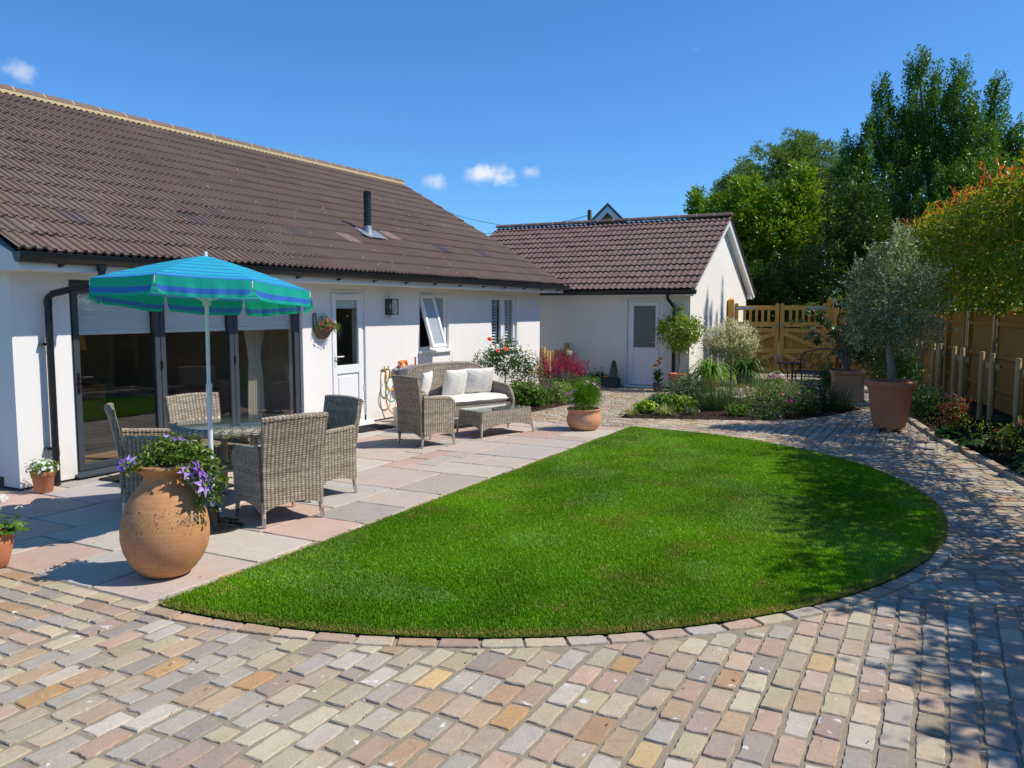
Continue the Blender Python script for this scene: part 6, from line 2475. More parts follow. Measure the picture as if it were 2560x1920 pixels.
needle_bush('rosemary', 'rosemary standing behind the flowers and before the iron table', (-2.98, 15.5, .04), 170, .55, .42, [(.08, .20, .02), (.22, .40, .06)], 58, group=GB)
bush('marigold', 'low bright green clump with tiny orange flowers at the bed front edge', (-2.93, 13.30, .04), (.17, .15, .17), 80, 9, .045, .022, [(.06, .16, .012), (.14, .26, .02)], 59, .03, flowers=[(9, .016, 6, (.75, .25, .02), None, .1)], group=GB)
bush('white_daisy', 'sprawling grey-leaved plant with little white flowers beside the rosemary', (-3.62, 13.10, .03), (.14, .12, .12), 40, 8, .035, .014, [(.06, .10, .04), (.15, .19, .10)], 60, .03, flowers=[(10, .015, 6, (.72, .72, .68), (.5, .4, .05), .0)], group=GB)
bush('cistus', 'loose grey-green shrub dotted with magenta flowers right of the willow stem', (-2.38, 13.95, .04), (.52, .42, .50), 330, 11, .04, .016, [(.12, .20, .05), (.32, .40, .14), (.40, .30, .16), .1], 61, .05, flowers=[(26, .034, 6, [(.60, .03, .22), (.52, .02, .26), (.62, .16, .32)], (.6, .45, .1), .0)], group=GB)
bush('phlox', 'taller plant carrying white and pink flower heads behind the magenta shrub', (-2.55, 14.6, .04), (.20, .18, .62), 80, 9, .06, .02, GREEN, 62, .04, flowers=[(18, .045, 5, [(.72, .70, .72), (.68, .30, .42)], None, .7)], group=GB)
bush('pink_border_plant', 'thin plant with small pink flowers beside the willow stem', (-3.05, 14.25, .04), (.26, .22, .42), 80, 8, .06, .012, [(.14, .22, .06), (.32, .38, .15)], 63, .05, flowers=[(18, .028, 5, [(.66, .24, .42), (.70, .40, .50)], None, .2)], group=GB)
bush('purple_petunia', 'low trailing plant with dark purple flowers on the bed edge', (-2.55, 13.28, .02), (.34, .14, .12), 60, 8, .035, .02, DARK, 64, .03, flowers=[(16, .018, 5, [(.12, .02, .25), (.20, .03, .35), (.45, .40, .5)], None, .0)], group=GB)
bush('dahlia', 'dark-leaved plant with a few red and purple blooms in the bed', (-2.0, 14.6, .04), (.30, .28, .55), 130, 10, .05, .028, DARK, 65, .04, flowers=[(7, .026, 8, [(.35, .02, .15), (.5, .08, .06), (.25, .03, .3)], None, .2)], group=GB)
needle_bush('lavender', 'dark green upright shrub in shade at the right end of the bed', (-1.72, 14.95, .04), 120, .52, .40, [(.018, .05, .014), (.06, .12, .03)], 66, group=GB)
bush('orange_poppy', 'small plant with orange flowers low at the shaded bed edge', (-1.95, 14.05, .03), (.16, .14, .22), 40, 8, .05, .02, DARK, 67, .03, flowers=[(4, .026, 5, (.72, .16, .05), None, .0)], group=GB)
tuft('grass_tuft', 'loose straw-green grass tuft at the shaded end of the central bed', (-1.45, 15.25, .03), 220, .30, .006, [(.14, .17, .03), (.32, .32, .10)], 68, group=GB)
bush('yellow_rose', 'dark rose bush with one yellow and one cream bloom by the iron bench', (-2.05, 16.9, .03), (.30, .26, .72), 90, 9, .05, .03, DARK, 69, .05, group=GB)
lm = LM()
for p, c in (((-2.20, 16.7, .76), (.80, .42, .01)), ((-1.83, 16.75, .86), (.72, .66, .30))):
    for k in range(4):
        lm.flowers([np.array(p) - np.array([-2.05, 16.9, .03])], [np.array([-.1, -.7, .7])], .050 - .009 * k, 8, c, None, .15 + .3 * k, .9, .06, rng)
lm.build('blooms', M['petal'], [o for o in COL.objects if o.name.startswith('yellow_rose')][0])
# feathery grass heads at the tip
r = np.random.default_rng(70)
b = MB(); lm = LM()
for k in range(18):
    x, y = r.normal(0, .12), r.normal(0, .12); h = r.uniform(.28, .48)
    b.tube([(x * .4, y * .4, 0), (x, y, h)], .0015, 4)
    lm.leaves(np.repeat([[x, y, h]], 5, 0) - np.outer(np.linspace(0, .07, 5), [0, 0, 1]), rdir(5, r), .02, .008, [(.35, .26, .10), (.45, .36, .2)], None, .1, .1, None, r)
t = thing('heuchera_flower', 'wispy brown flower stalks standing left of the pale variegated shrub', 'plant', (-4.45, 13.7, .04), 0, GB)
b.build('stem', M['stem'], t); lm.build('flowers', M['petal'], t)

# willow standard
wt = thing('willow_standard', 'small lollipop willow with pink and white leaf tips on a thin stem', 'tree', (-3.28, 14.3, .03))
r = np.random.default_rng(71)
lb = [(0, 0, 1.10, .34, .33, .24), (-.2, 0, 1.05, .24, .24, .2), (.22, 0, 1.08, .24, .24, .2), (-.02, 0, 1.38, .14, .14, .18)]
P, Nn, cl, cc = lobe_points(lb, 330, 16, .04, r, .25)
ax = nrm(Nn * .8 + rdir(len(P), r) * .5 + np.array([0, 0, .4]))
lm = LM(); lm.leaves(P, nrm(np.cross(ax, rdir(len(P), r))), .05, .016, [(.16, .22, .06), (.40, .46, .20), (.72, .58, .50), .3], ax, .1, .1, cl, r)
for k in range(210):
    d = nrm(np.array([r.normal(), r.normal(), abs(r.normal()) * .9 - .15]))
    c0 = np.array([0, 0, 1.10]) + d * np.array([.40, .38, .33]); c1 = c0 + (d * .6 + np.array([0, 0, .5])) * r.uniform(.07, .16)
    m = 10
    tt = np.linspace(0, 1, m)[:, None]
    ax = nrm(rdir(m, r) + d * .5 + np.array([0, 0, .4]))
    lm.leaves(c0 * (1 - tt) + c1 * tt, nrm(np.cross(ax, rdir(m, r))), .042, .018, [(.78, .62, .56), (.80, .76, .68), (.50, .54, .30), .15], ax, .1, .1, None, r)
lm.build('crown', M['leaf_soft'], wt)
b = MB(); b.tube([(0, 0, 0), (.012, 0, .5), (.0, 0, .98)], .013, 8); b.tube([(.03, .01, 0), (.03, .01, 1.0)], .007, 6)
for k in range(10):
    a = k * .63; b.tube([(0, 0, .92), (.15 * math.cos(a), .15 * math.sin(a), 1.08), (.3 * math.cos(a), .3 * math.sin(a), 1.18)], [.006, .004, .002], 5)
b.build('trunk', M['bark_pale'], wt, True)

# fig in the square planter
fg = thing('fig_tree', 'open fig with big lobed leaves reaching left from the square planter', 'tree', (-1.62, 16.75, .56))
r = np.random.default_rng(72)
b = MB(); lm = LM()
ends = [(-.75, -.1, 1.35), (-.95, -.1, .95), (-.7, -.2, .65), (-.35, 0, 1.5), (.0, 0, 1.3), (.35, 0, 1.1), (-.5, .1, 1.05), (.2, -.1, .7), (-.2, -.2, .85), (.5, 0, .6), (-.85, .0, 1.2), (.25, .1, 1.6)]
for e in ends:
    e = np.array(e)
    Q = smooth_path([(0, 0, -.05), (e[0] * .25, e[1] * .3, e[2] * .5), (e[0] * .7, e[1] * .7, e[2] * .85), e], 4)
    b.tube(Q, np.linspace(.017, .005, len(Q)), 6)
    for k in range(9):
        p = Q[int(len(Q) * r.uniform(.5, .99))]
        d = nrm(np.array([r.normal(), r.normal(), r.uniform(-.1, .6)]))
        p2 = p + d * r.uniform(.05, .10)
        n_ = nrm(np.array([r.normal(0, .4), r.normal(0, .4), .9]))
        s = r.uniform(.07, .13)
        for da, f in ((0, 1.), (.75, .8), (-.75, .8), (1.5, .5), (-1.5, .5)):
            u = nrm(d - n_ * (d @ n_)); v = np.cross(n_, u)
            ax = (u * math.cos(da) + v * math.sin(da))[None]
            lm.leaves(p2[None], n_[None], s * f * 1.3, s * .62, [(.03, .085, .012), (.10, .19, .02)], ax, .06, .2, None, r)
b.build('trunk', M['bark_pale'], fg, True)
P, Nn, cl, cc = lobe_points([(.1, .3, .55, .45, .4, .5), (.3, .3, 1.0, .4, .4, .5)], 130, 12, .06, r, .2)
lm.leaves(P, nrm(Nn * .5 + rdir(len(P), r)), .09, .05, DARK, None, .2, .1, cl, r)
lm.build('crown', M['leaf_gloss'], fg)

# ---- bed by the house
rt = thing('rose_bush', 'standard rose with a few big coral and orange blooms by the shuttered window', 'rose', (-7.35, 13.55, .03), 0, GLB)
r = np.random.default_rng(81)
lb = [(0, 0, .80, .34, .32, .30), (-.22, -.2, .75, .26, .26, .2), (.25, .25, .7, .26, .26, .22), (.1, .0, 1.05, .2, .2, .14)]
P, Nn, cl, cc = lobe_points(lb, 190, 10, .06, r, .35)
LM().leaves(P, nrm(Nn * .5 + rdir(len(P), r) * .8 + np.array([0, 0, .5])), .052, .032, [(.03, .085, .012), (.09, .18, .025)], None, .2, .12, cl, r).build('foliage', M['leaf_gloss'], rt)
b = MB(); b.tube([(0, 0, 0), (.01, 0, .3), (0, 0, .62)], [.015, .013, .011], 8)
for k in range(9):
    q = cc[k]; b.tube([(0, 0, .55), q * .5 + np.array([0, 0, .3]), q], [.007, .005, .003], 5)
b.build('stem', M['stem'], rt, True)
lm = LM()
base = np.array([-7.35, 13.55, .03])
for px, py, s, c in ((1224, 848, .055, (.80, .13, .03)), (1244, 877, .058, (.80, .20, .14)), (1264, 872, .055, (.80, .19, .10)), (1252, 855, .025, (.8, .12, .03)), (1236, 862, .02, (.8, .15, .03))):
    d = wray(px, py); k = (-7.12 - 0) / d[0]; p = CAMP + d * k - base
    for j in range(4):
        lm.flowers([p], [np.array([.6, -.35, .55])], s * (1 - .2 * j), 8, c, None, .1 + .35 * j, .9, .08, r)
lm.build('blooms', M['petal'], rt)
bush('orange_daisy', 'tangle of thin stems with small orange and yellow flowers under the rose', (-7.15, 13.95, .02), (.45, .50, .78), 190, 9, .05, .02, [(.06, .11, .02), (.18, .25, .05)], 82, .06, flowers=[(26, .020, 7, [(.80, .32, .02), (.85, .48, .05), (.8, .45, .12)], (.45, .15, .02), .0)], group=GLB)
spike_plant('penstemon', 'big penstemon clump covered in magenta bell flowers before the picket gate', (-6.85, 15.05, .02), 85, .88, (.52, .78), [(.36, .012, .085), (.52, .03, .15)], [(.05, .11, .015), (.14, .22, .04)], 83, .42, .026, 14, group=GLB)
spike_plant('salvia', 'purple salvia spikes leaning over the front of the house bed', (-6.42, 13.3, .02), 24, .52, (.34, .34), [(.22, .05, .26), (.34, .12, .36)], [(.06, .13, .02), (.13, .22, .04)], 84, .42, .011, 10, group=GLB)
spike_plant('salvia', 'taller violet salvia spikes rising among the penstemon', (-6.6, 14.2, .02), 22, .70, (.36, .5), [(.18, .06, .30), (.36, .14, .40)], [(.06, .13, .02), (.13, .22, .04)], 85, .36, .012, 10, group=GLB)
bush('geranium_mound', 'fresh green leafy mound at the front corner of the house bed', (-6.62, 12.95, .02), (.40, .42, .40), 260, 11, .06, .045, [(.05, .13, .012), (.14, .25, .03)], 86, .045, group=GLB)
bush('catmint', 'yellow-green leafy plant spilling on the path side of the house bed', (-6.35, 13.75, .02), (.30, .42, .38), 220, 11, .042, .024, [(.14, .22, .04), (.32, .40, .14)], 87, .04, group=GLB)
needle_bush('fine_leaf_plant', 'feathery green plant under the magenta penstemon', (-6.45, 14.55, .02), 120, .48, .5, [(.05, .11, .02), (.15, .25, .05)], 88, .04, .006, group=GLB)
bush('border_foliage', 'mixed green foliage low along the path edge by the penstemon', (-6.45, 15.3, .02), (.3, .55, .34), 170, 10, .05, .022, GREEN, 89, .05, group=GLB)
bush('wall_foliage', 'light green stems growing against the sunny wall behind the sofa end', (-7.55, 12.85, .02), (.22, .35, .55), 90, 9, .05, .022, [(.08, .14, .02), (.2, .27, .06)], 90, .05, group=GLB)
al = thing('allium', 'pale green-white globe flower above the magenta penstemon', 'flower', (-6.75, 15.2, .02), 0, GLB)
lm = LM(); lm.flowers(np.repeat([[0, 0, .86]], 40, 0) + rdir(40) * .05, rdir(40), .022, 5, (.62, .66, .50), None, .2, .5); lm.build('flowers', M['petal'], al)
b = MB(); b.tube([(0, 0, 0), (0, 0, .85)], .004, 5); b.build('stem', M['stem'], al)
# thin weeds against the wall behind the sofa
r = np.random.default_rng(91)
lm = LM()
for yy, h in ((11.55, 1.02), (11.62, .95), (12.25, .98)):
    n = 22
    tt = np.linspace(.4, 1, n)
    ax = rdir(n, r); ax[:, 2] = np.abs(ax[:, 2])
    lm.leaves(np.stack([np.full(n, 0), np.full(n, yy - 11.5), tt * h], 1), nrm(np.cross(ax, rdir(n, r))), .05, .012, GREEN, ax)
    n = 12
o = lm.build('wall_weed', M['leaf_soft']); o.location = (XW + .12, 11.5, 0)
tag(o, 'thin green weeds poking up behind the sofa back', 'plant')

# trough conifer and orange flowers
cf = thing('dwarf_conifer', 'narrow green dwarf conifer at the end of the slate trough', 'conifer', (-6.58, 17.30, .17))
r = np.random.default_rng(92)
n = 900
h = r.random(n) ** 1.2
a = r.uniform(0, 6.28, n); rr = (.105 * (1 - h) ** .7 + .008) * r.uniform(.5, 1.05, n)
ax = np.stack([np.cos(a), np.sin(a), np.full(n, 1.2)], 1)
LM().leaves(np.stack([np.cos(a) * rr, np.sin(a) * rr, h * .42], 1), nrm(np.cross(ax, rdir(n, r))), .035, .012, [(.03, .08, .012), (.10, .17, .03)], ax, .1, .0, None, r).build('crown', M['leaf_soft'], cf)
b = MB(); b.tube([(0, 0, -.02), (0, 0, .38)], .008, 6); b.build('trunk', M['bark'], cf)
og = thing('orange_geum', 'wiry stems of small orange flowers growing from the slate trough', 'flower', (-6.95, 17.28, .17))
lm, b = LM(), MB()
for px, py in ((1488, 922), (1505, 919), (1508, 927), (1500, 938), (1512, 942), (1516, 943), (1494, 930), (1460, 902)):
    d = wray(px, py); k = 17.2 / d[1]; p = CAMP + d * k - np.array([-6.95, 17.28, .17])
    lm.flowers([p], [np.array([.1, -.8, .5])], .027, 6, (.80, .24, .02), (.5, .3, .02), .2, .8)
    b.tube([(p[0] * .3, .02, 0), (p[0] * .7, p[1] * .5, p[2] * .6), tuple(p)], .003, 4)
P, Nn, cl, cc = lobe_points([(0, 0, .06, .28, .07, .07)], 50, 8, .03, r, .3)
lf = LM().leaves(P, nrm(Nn + rdir(len(P), r)), .05, .02, DARK)
lm.build('flowers', M['petal'], og); b.build('stem', M['stem'], og); lf.build('foliage', M['leaf_soft'], og)
cn = thing('canna', 'orange-flowered leafy plant in the small dark pot by the door step', 'flower', (-5.38, 16.78, .17))
lm = LM(); n = 40
a = r.uniform(0, 6.28, n); el = r.uniform(.3, 1.3, n)
ax = np.stack([np.cos(a) * np.cos(el), np.sin(a) * np.cos(el), np.sin(el)], 1)
lm.leaves(np.stack([np.zeros(n), np.zeros(n), r.uniform(0, .22, n)], 1), nrm(np.cross(ax, np.cross(ax, [0, 0, 1.])) * -1), .17, .06, [(.02, .085, .012), (.07, .17, .02)], ax, .1, .25, None, r)
lm.build('foliage', M['leaf_gloss'], cn)
fm = LM()
for p in ((-.05, 0, .38), (.03, 0, .43), (.05, .02, .52), (-.0, 0, .47), (-.08, 0, .36)):
    fm.flowers([p], [np.array([.2, -.5, .8])], .06, 5, [(.85, .30, .01), (.9, .42, .02)], None, .7, .6)
fm.build('flowers', M['petal'], cn)
b = MB(); b.tube([(0, 0, 0), (.01, 0, .25), (.03, 0, .5)], .006, 6); b.build('stem', M['stem'], cn)

# ---- pot plants near the viewer
# clematis in the urn
cm = thing('clematis', 'leafy clematis with violet star flowers trailing from the big urn', 'flower', (-4.50, 3.585, .70))
r = np.random.default_rng(101)
vr = np.array([.62, .78, 0.]); vr = nrm(vr)      # towards the right of the view
vf = np.array([.78, -.62, 0.])                    # towards the viewer
lb = []
for a_, f_, z_, ra, rz_ in ((.10, .05, .12, .17, .11), (.20, .10, .05, .13, .10), (-.08, .03, .07, .11, .06), (.27, .14, -.06, .10, .12), (.26, .15, -.18, .07, .09), (.02, -.08, .12, .13, .08), (-.17, .08, .05, .05, .03)):
    c = vr * a_ + vf * f_
    lb.append((c[0], c[1], z_, ra, ra, rz_))
P, Nn, cl, cc = lobe_points(lb, 230, 6, .022, r, .4)
ok = ~((np.hypot(P[:, 0], P[:, 1]) < .19) & (P[:, 2] < .045)) & (np.hypot(P[:, 0], P[:, 1]) > np.interp(-P[:, 2], [0, .1, .2, .3], [.0, .14, .2, .24]))
P, Nn, cl = P[ok], Nn[ok], cl[ok]
LM().leaves(P, nrm(Nn * .5 + rdir(len(P), r) * .6 + np.array([0, 0, .6])), .046 * r.uniform(.6, 1.25, len(P)), .022, [(.055, .13, .010), (.16, .26, .025), (.28, .32, .04), .1], None, .2, .25, cl, r).build('foliage', M['leaf'], cm)
b = MB()
for k in range(26):
    q = cc[r.integers(len(cc))]
    b.tube(smooth_path([(0, 0, -.02), (q[0] * .4, q[1] * .4, .10), tuple(q)], 4), .0018, 5)
e = vr * .40 + vf * .05
b.tube(smooth_path([tuple(vr * .22 + [0, 0, .06]), tuple(vr * .30 + [0, 0, .08]), tuple(vr * .36 + [0, 0, .14]), tuple(e + [0, 0, .19])], 4), .0022, 5)
b.build('stem', M['bark'], cm)
lm = LM()
for p in (vr * .30 + [0, 0, .10], vr * .35 + [0, 0, .135], e + [0, 0, .19], e * 1.02 + [0, 0, .2], vr * .27 + [0, 0, .07]):
    ax = rdir(3, r); ax[:, 2] = abs(ax[:, 2])
    lm.leaves(np.repeat(np.array(p)[None], 3, 0), nrm(np.cross(ax, rdir(3, r))), .04, .02, [(.2, .3, .02), (.3, .36, .04)], ax)
lm.build('shoot', M['leaf'], cm)
fm = LM()
PUR = [(.34, .20, .66), (.44, .30, .72), (.28, .13, .58)]
for a_, f_, z_, n_, s in ((.145, .19, .015, (.3, -.6, .6), .058), (.215, .20, .02, (.7, -.3, .5), .060), (.235, .235, -.075, (.6, -.6, .3), .066), (.275, .19, -.07, (.9, -.1, .2), .055), (.09, .0, .20, (.1, -.2, .9), .045), (.04, .0, .215, (.3, -.2, .9), .04), (.14, .02, .185, (.3, -.1, .9), .045), (-.20, .08, .075, (-.3, -.6, .6), .055), (.255, .21, -.03, (.7, -.3, .4), .05), (-.235, .08, .065, (-.5, -.4, .5), .045), (.31, .15, -.055, (.9, .2, .3), .045)):
    p = vr * a_ + vf * f_ + np.array([0, 0, z_])
    fm.flowers([p], [np.array(n_) @ np.array([vr, -vf, [0, 0, 1]]) if False else vr * n_[0] + vf * (-n_[1]) + np.array([0, 0, n_[2]])], s * 1.2, 7, PUR, (.45, .40, .16), .12, .42, .12, r)
fm.build('flowers', M['petal'], cm)

gr = thing('geranium', 'white geranium with big round leaves in the pot at the left picture edge', 'flower', (-5.66, 3.125, .21))
r = np.random.default_rng(102)
lm = LM()
for k in range(70):
    d = nrm(np.array([r.normal(), r.normal(), abs(r.normal()) * .5 + .1]))
    p = d * np.array([.19, .19, .15]) * r.uniform(.5, 1.1) + np.array([0, 0, .02])
    n_ = nrm(d * .5 + np.array([0, 0, .8]) + r.normal(0, .25, 3))
    s = r.uniform(.030, .048)
    u = nrm(np.cross(n_, [.2, .3, .8])); v = np.cross(n_, u)
    m = 7
    A = np.arange(m) * 2 * math.pi / m
    lm.leaves(np.repeat(p[None], m, 0), np.repeat(n_[None], m, 0), s, s * .95, [(.07, .17, .012), (.14, .27, .025)], np.cos(A)[:, None] * u + np.sin(A)[:, None] * v, .08, .15, np.full(m, r.random()), r, .05)
lm.build('foliage', M['leaf'], gr)
fm, b = LM(), MB()
for (a_, f_, z_, n, s) in ((-.02, .06, .19, 46, .055), (.06, .0, .255, 36, .045), (-.09, .03, .16, 34, .05), (.17, .02, .19, 5, .016), (-.12, .0, .22, 30, .05), (.03, .05, .20, 20, .04)):
    c = vr * a_ + vf * f_ + np.array([0, 0, z_])
    q = rdir(n, r) * s; q[:, 2] = np.abs(q[:, 2]) * .8
    fm.flowers(c + q, nrm(q + [0, 0, .02]), .018, 5, [(.80, .79, .80), (.78, .74, .77)], None, .1, .75, .04, r)
    b.tube([(c[0] * .3, c[1] * .3, .0), (c[0] * .8, c[1] * .8, z_ * .6), tuple(c)], .003, 5)
fm.build('flowers', M['petal'], gr); b.build('stem', M['stem'], gr)

lo = thing('lobelia', 'little white and blue bedding flowers in the small pot at the wall corner', 'flower', (-7.60, 4.70, .18))
r = np.random.default_rng(103)
P, Nn, cl, cc = lobe_points([(0, 0, .05, .13, .13, .07)], 110, 7, .02, r, .3)
LM().leaves(P, nrm(Nn + rdir(len(P), r)), .028, .010, GREEN, None, .2, .1, cl, r).build('foliage', M['leaf'], lo)
fm = LM()
n = 90
d = rdir(n, r); d[:, 2] = np.abs(d[:, 2])
q = d * np.array([.145, .145, .11]) + np.array([0, 0, .03])
wh = (q @ vr) > -.055
fm.flowers(q[wh], d[wh], .017, 5, (.80, .80, .79), None, .1, .8, .05, r)
fm.flowers(q[~wh][:12], d[~wh][:12], .013, 5, (.14, .09, .50), None, .1, .8, .05, r)
fm.build('flowers', M['petal'], lo)

cs_ = thing('cosmos', 'ball of ferny bright green foliage with pink cosmos flowers in the squat pot', 'flower', (-4.62, 10.95, .27))
r = np.random.default_rng(104)
P, Nn, cl, cc = lobe_points([(0, 0, .18, .25, .25, .20), (.05, 0, .25, .17, .17, .17)], 330, 22, .03, r, .2)
ax = nrm(Nn + rdir(len(P), r) * .8 + np.array([0, 0, .5]))
LM().leaves(P, nrm(np.cross(ax, rdir(len(P), r))), .042, .005, [(.07, .20, .008), (.18, .36, .02)], ax, .05, .2, cl, r).build('foliage', M['leaf_soft'], cs_)
fm, b = LM(), MB()
PK = [(.66, .22, .55), (.58, .14, .46), (.70, .36, .62)]
for a_, z_ in ((-.24, .27), (-.20, .30), (-.27, .20), (-.16, .33), (.06, .43), (.10, .41), (.14, .40), (.24, .33), (.20, .35), (.29, .27), (.33, .29), (.31, .25), (-.22, .12), (-.30, .26), (.0, .40)):
    p = vr * a_ * .92 + vf * r.uniform(-.05, .12) + np.array([0, 0, z_])
    fm.flowers([p], [vf * .5 + vr * a_ * 2 + np.array([0, 0, .7])], .036, 8, PK, (.6, .45, .08), .1, .6, .08, r)
    b.tube([tuple(p * .4), tuple(p)], .002, 4)
fm.build('flowers', M['petal'], cs_); b.build('stem', M['stem'], cs_)

bp = thing('basket_flowers', 'pink and white flowers with green leaves spilling from the wall planter', 'flower', (XW + .08, 9.0, 1.48))
r = np.random.default_rng(105)
P, Nn, cl, cc = lobe_points([(0, 0, .05, .10, .16, .08), (.06, .1, .03, .08, .08, .07), (.0, -.02, .12, .06, .07, .07)], 100, 8, .022, r, .3)
LM().leaves(P, nrm(Nn + rdir(len(P), r) + np.array([0, 0, .3])), .03, .014, GREEN, None, .2, .1, cl, r).build('foliage', M['leaf'], bp)
fm = LM()
n = 34
d = rdir(n, r); d[:, 0] = np.abs(d[:, 0]); q = d * np.array([.13, .18, .09]) + np.array([.02, 0, .05])
wh = q[:, 1] > .06
fm.flowers(q[wh], d[wh], .022, 5, (.80, .79, .79), None, .1, .8, .05, r)
fm.flowers(q[~wh], d[~wh], .018, 5, [(.60, .05, .14), (.65, .18, .25)], None, .1, .8, .05, r)
fm.build('flowers', M['petal'], bp)

# ---- bed under the fence
def broad(name, label, loc, rad, n, s, cols, seed, tops=None, group=GRB, L2=None):
    r = np.random.default_rng(seed)
    t = thing(name, label, 'plant', loc, 0, group)
    lm = LM()
    for k in range(n):
        d = nrm(np.array([r.normal(), r.normal(), abs(r.normal()) * .6 + .1]))
        p = d * np.array(rad) * r.uniform(.5, 1.05)
        n_ = nrm(d * .45 + np.array([0, 0, .9]) + r.normal(0, .2, 3))
        ss = s * r.uniform(.7, 1.25)
        u = nrm(np.cross(n_, r.normal(size=3))); v = np.cross(n_, u)
        A = np.arange(6) * 2 * math.pi / 6
        lm.leaves(np.repeat(p[None], 6, 0), np.repeat(n_[None], 6, 0), ss, ss * .95, cols, np.cos(A)[:, None] * u + np.sin(A)[:, None] * v, .06, .12, np.full(6, r.random()), r, .06)
    lm.build('foliage', M['leaf_soft'], t)
    if tops:
        fm, b = LM(), MB()
        for k in range(tops[0]):
            d = np.array([r.normal() * rad[0] * .8, r.normal() * rad[1] * .8, rad[2] * r.uniform(.9, 1.35)])
            m = 22
            P = d + r.normal(0, .045, (m, 3))
            fm.leaves(P, rdir(m, r), tops[2], tops[2] * .7, tops[1], None, .2, .0, None, r)
            b.tube([(d[0] * .3, d[1] * .3, 0), tuple(d)], .003, 4)
        fm.build('flowers', M['petal'], t); b.build('stem', M['stem'], t)
    return t


ALC = [(.28, .36, .02), (.48, .52, .05)]
SG = [(.03, .085, .02), (.08, .17, .04)]
broad('lady_mantle', 'lime-yellow frothy flowers over rounded leaves next to the big pot', (.10, 12.35, .05), (.18, .2, .20), 18, .065, SG, 111, (4, ALC, .02))
broad('lady_mantle', 'lime-yellow flower sprays over the kerb between the two red-leaved shrubs', (.42, 11.55, .05), (.28, .3, .28), 34, .085, SG, 112, (6, ALC, .02))
broad('lady_mantle', 'rounded green leaves with lime sprays in front of the second red shrub', (.98, 10.0, .05), (.30, .32, .28), 36, .09, SG, 113, (5, ALC, .02))
broad('lady_mantle', 'lime flower sprays on the kerb at the right picture edge', (1.15, 9.25, .05), (.26, .28, .26), 30, .09, SG, 114, (5, ALC, .02))
broad('hosta', 'dark broad leaves between stakes at the back of the fence bed', (.80, 12.6, .05), (.35, .4, .35), 40, .1, [(.012, .045, .012), (.035, .09, .02)], 115)
broad('hosta', 'dark broad leaves at the foot of the fence near the right edge', (1.45, 10.9, .05), (.3, .4, .3), 40, .1, [(.012, .045, .012), (.035, .09, .02)], 116)
RED = [(.16, .03, .025), (.34, .075, .05), (.14, .22, .03), .35]
bush('red_shrub', 'red-leaved shrub beside the very large olive pot', (.16, 13.05, .05), (.24, .24, .46), 110, 8, .055, .022, RED, 117, .05, group=GRB)
bush('red_shrub', 'red and yellow tinged shrub farther right in the fence bed', (.82, 10.9, .05), (.27, .27, .38), 110, 8, .07, .04, [(.07, .12, .02), (.22, .26, .03), (.30, .06, .09), .16], 118, .05, group=GRB)
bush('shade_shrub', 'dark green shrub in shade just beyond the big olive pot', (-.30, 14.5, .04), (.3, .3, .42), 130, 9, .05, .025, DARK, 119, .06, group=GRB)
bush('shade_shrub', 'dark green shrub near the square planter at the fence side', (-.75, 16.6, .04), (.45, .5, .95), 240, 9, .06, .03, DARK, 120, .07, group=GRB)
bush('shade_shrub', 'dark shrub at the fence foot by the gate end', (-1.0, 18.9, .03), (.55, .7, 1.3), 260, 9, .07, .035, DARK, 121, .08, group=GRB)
# ================================================================== LIGHT, SKY, CAMERA
SUN_EL = R(50.)
sd = np.array([.925, .38])
sd /= np.linalg.norm(sd)
sun_dir = Vector((sd[0] * math.cos(SUN_EL), sd[1] * math.cos(SUN_EL), math.sin(SUN_EL)))
sl_ = bpy.data.lights.new('Sun', 'SUN')
sl_.energy = 4.7
sl_.angle = R(.53)
sl_.color = (1., .93, .81)
so_ = bpy.data.objects.new('Sun', sl_)
COL.objects.link(so_)
so_.rotation_euler = sun_dir.to_track_quat('Z', 'Y').to_euler()

wd_ = bpy.data.worlds.new('World')
SC.world = wd_
wd_.use_nodes = True
nt = wd_.node_tree
nt.nodes.clear()
wo = nt.nodes.new('ShaderNodeOutputWorld')
bg = nt.nodes.new('ShaderNodeBackground')
sky = nt.nodes.new('ShaderNodeTexSky')
sky.sky_type = 'NISHITA'
sky.sun_disc = False
sky.sun_elevation = SUN_EL
sky.sun_rotation = math.atan2(sd[0], sd[1])
sky.altitude = 300
sky.air_density = 1.0
sky.dust_density = .25
sky.ozone_density = 3.0
bg.inputs[1].default_value = .15


def vm(op, a, b=None):
    x = nt.nodes.new('ShaderNodeVectorMath'); x.operation = op
    for i, q in enumerate((a, b)):
        if q is None: continue
        if isinstance(q, bpy.types.NodeSocket): nt.links.new(q, x.inputs[i])
        else: x.inputs[i].default_value = q
    return x


def mm(op, a, b=0.):
    x = nt.nodes.new('ShaderNodeMath'); x.operation = op
    for i, q in enumerate((a, b)):
        if isinstance(q, bpy.types.NodeSocket): nt.links.new(q, x.inputs[i])
        else: x.inputs[i].default_value = q
    return x.outputs[0]


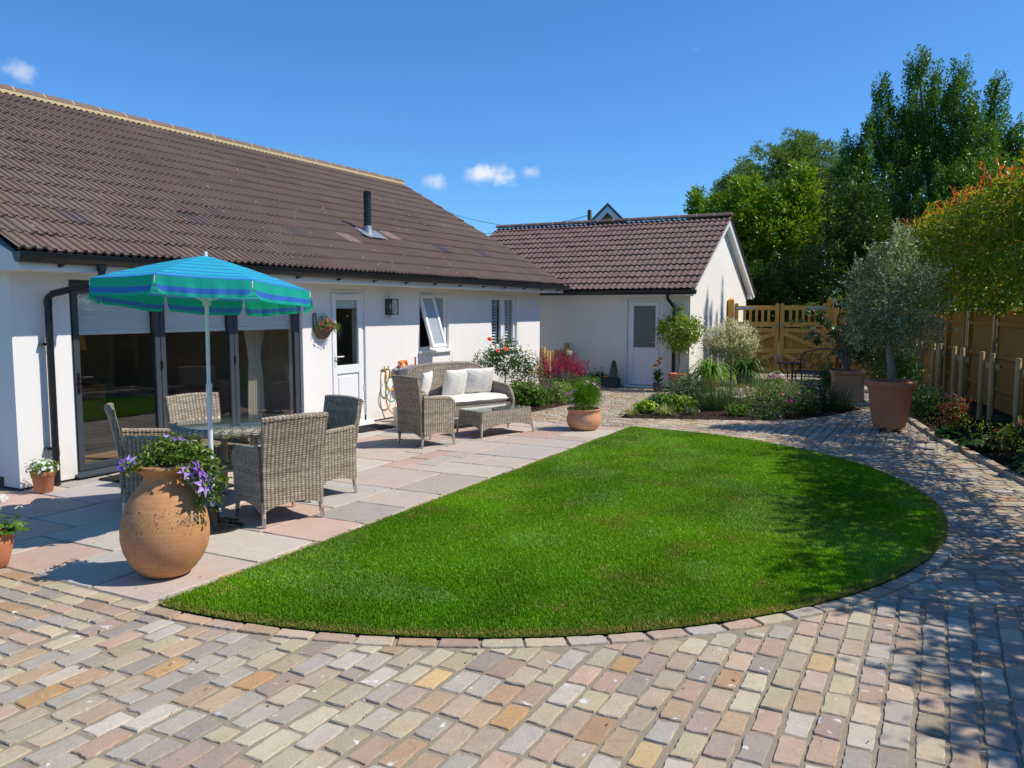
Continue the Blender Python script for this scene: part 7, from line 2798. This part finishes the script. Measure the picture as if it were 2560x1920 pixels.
tc = nt.nodes.new('ShaderNodeTexCoord').outputs['Generated']
dirn = vm('NORMALIZE', tc).outputs[0]
nz = nt.nodes.new('ShaderNodeTexNoise'); nz.inputs['Scale'].default_value = 26; nz.inputs['Detail'].default_value = 6; nz.inputs['Roughness'].default_value = .6
nt.links.new(dirn, nz.inputs['Vector'])
mask = None
for px, py, a, e, amt in ((1215, 437, 100, 38, 1.), (1085, 452, 48, 28, .55), (1325, 428, 40, 26, .5), (50, 178, 38, 30, .5), (1740, 124, 24, 5, .06)):
    c = wray(px, py); c = c / np.linalg.norm(c)
    rt_ = np.array([math.cos(YAW), math.sin(YAW), 0]); upv = np.cross(rt_, c); upv /= np.linalg.norm(upv)
    rel = vm('SUBTRACT', dirn, tuple(c)).outputs[0]
    u = mm('DIVIDE', vm('DOT_PRODUCT', rel, tuple(rt_)).outputs['Value'], a / 2043)
    v = mm('DIVIDE', vm('DOT_PRODUCT', rel, tuple(upv)).outputs['Value'], e / 2043)
    d = mm('SQRT', mm('ADD', mm('MULTIPLY', u, u), mm('MULTIPLY', v, v)))
    m_ = mm('SUBTRACT', 1.05, d)
    m_ = mm('ADD', m_, mm('MULTIPLY', mm('SUBTRACT', nz.outputs[0], .5), 2.6))
    mr = nt.nodes.new('ShaderNodeMapRange'); mr.interpolation_type = 'SMOOTHSTEP'
    nt.links.new(m_, mr.inputs['Value'])
    mr.inputs['From Min'].default_value = .15; mr.inputs['From Max'].default_value = 1.0
    mr.inputs['To Max'].default_value = amt
    fade = nt.nodes.new('ShaderNodeMapRange'); nt.links.new(d, fade.inputs['Value'])
    fade.inputs['From Min'].default_value = 1.6; fade.inputs['From Max'].default_value = 1.2
    k = mm('MULTIPLY', mr.outputs[0], fade.outputs[0])
    mask = k if mask is None else mm('MAXIMUM', mask, k)
mx = nt.nodes.new('ShaderNodeMix'); mx.data_type = 'RGBA'
nt.links.new(mask, mx.inputs[0])
tn = nt.nodes.new('ShaderNodeMix'); tn.data_type = 'RGBA'; tn.blend_type = 'MULTIPLY'; tn.inputs[0].default_value = 1.
nt.links.new(sky.outputs[0], tn.inputs[6]); tn.inputs[7].default_value = (.36, .67, .98, 1)
nt.links.new(tn.outputs[2], mx.inputs[6])
mx.inputs[7].default_value = (5.2, 5.5, 6.0, 1)
nt.links.new(mx.outputs[2], bg.inputs[0])
nt.links.new(bg.outputs[0], wo.inputs[0])

cam = bpy.data.cameras.new('Camera')
cam.sensor_width = 36
cam.lens = F_ / 2560 * 36
cam.clip_end = 1000
co_ = bpy.data.objects.new('Camera', cam)
COL.objects.link(co_)
co_.location = (0, 0, HCAM)
co_.rotation_euler = (math.pi / 2 - TILT, 0, YAW)
SC.camera = co_
SC.view_settings.view_transform = 'Standard'
SC.view_settings.look = 'None'
SC.view_settings.exposure = .16
SC.view_settings.gamma = 1.
SC.cycles.max_bounces = 8
SC.cycles.transparent_max_bounces = 16
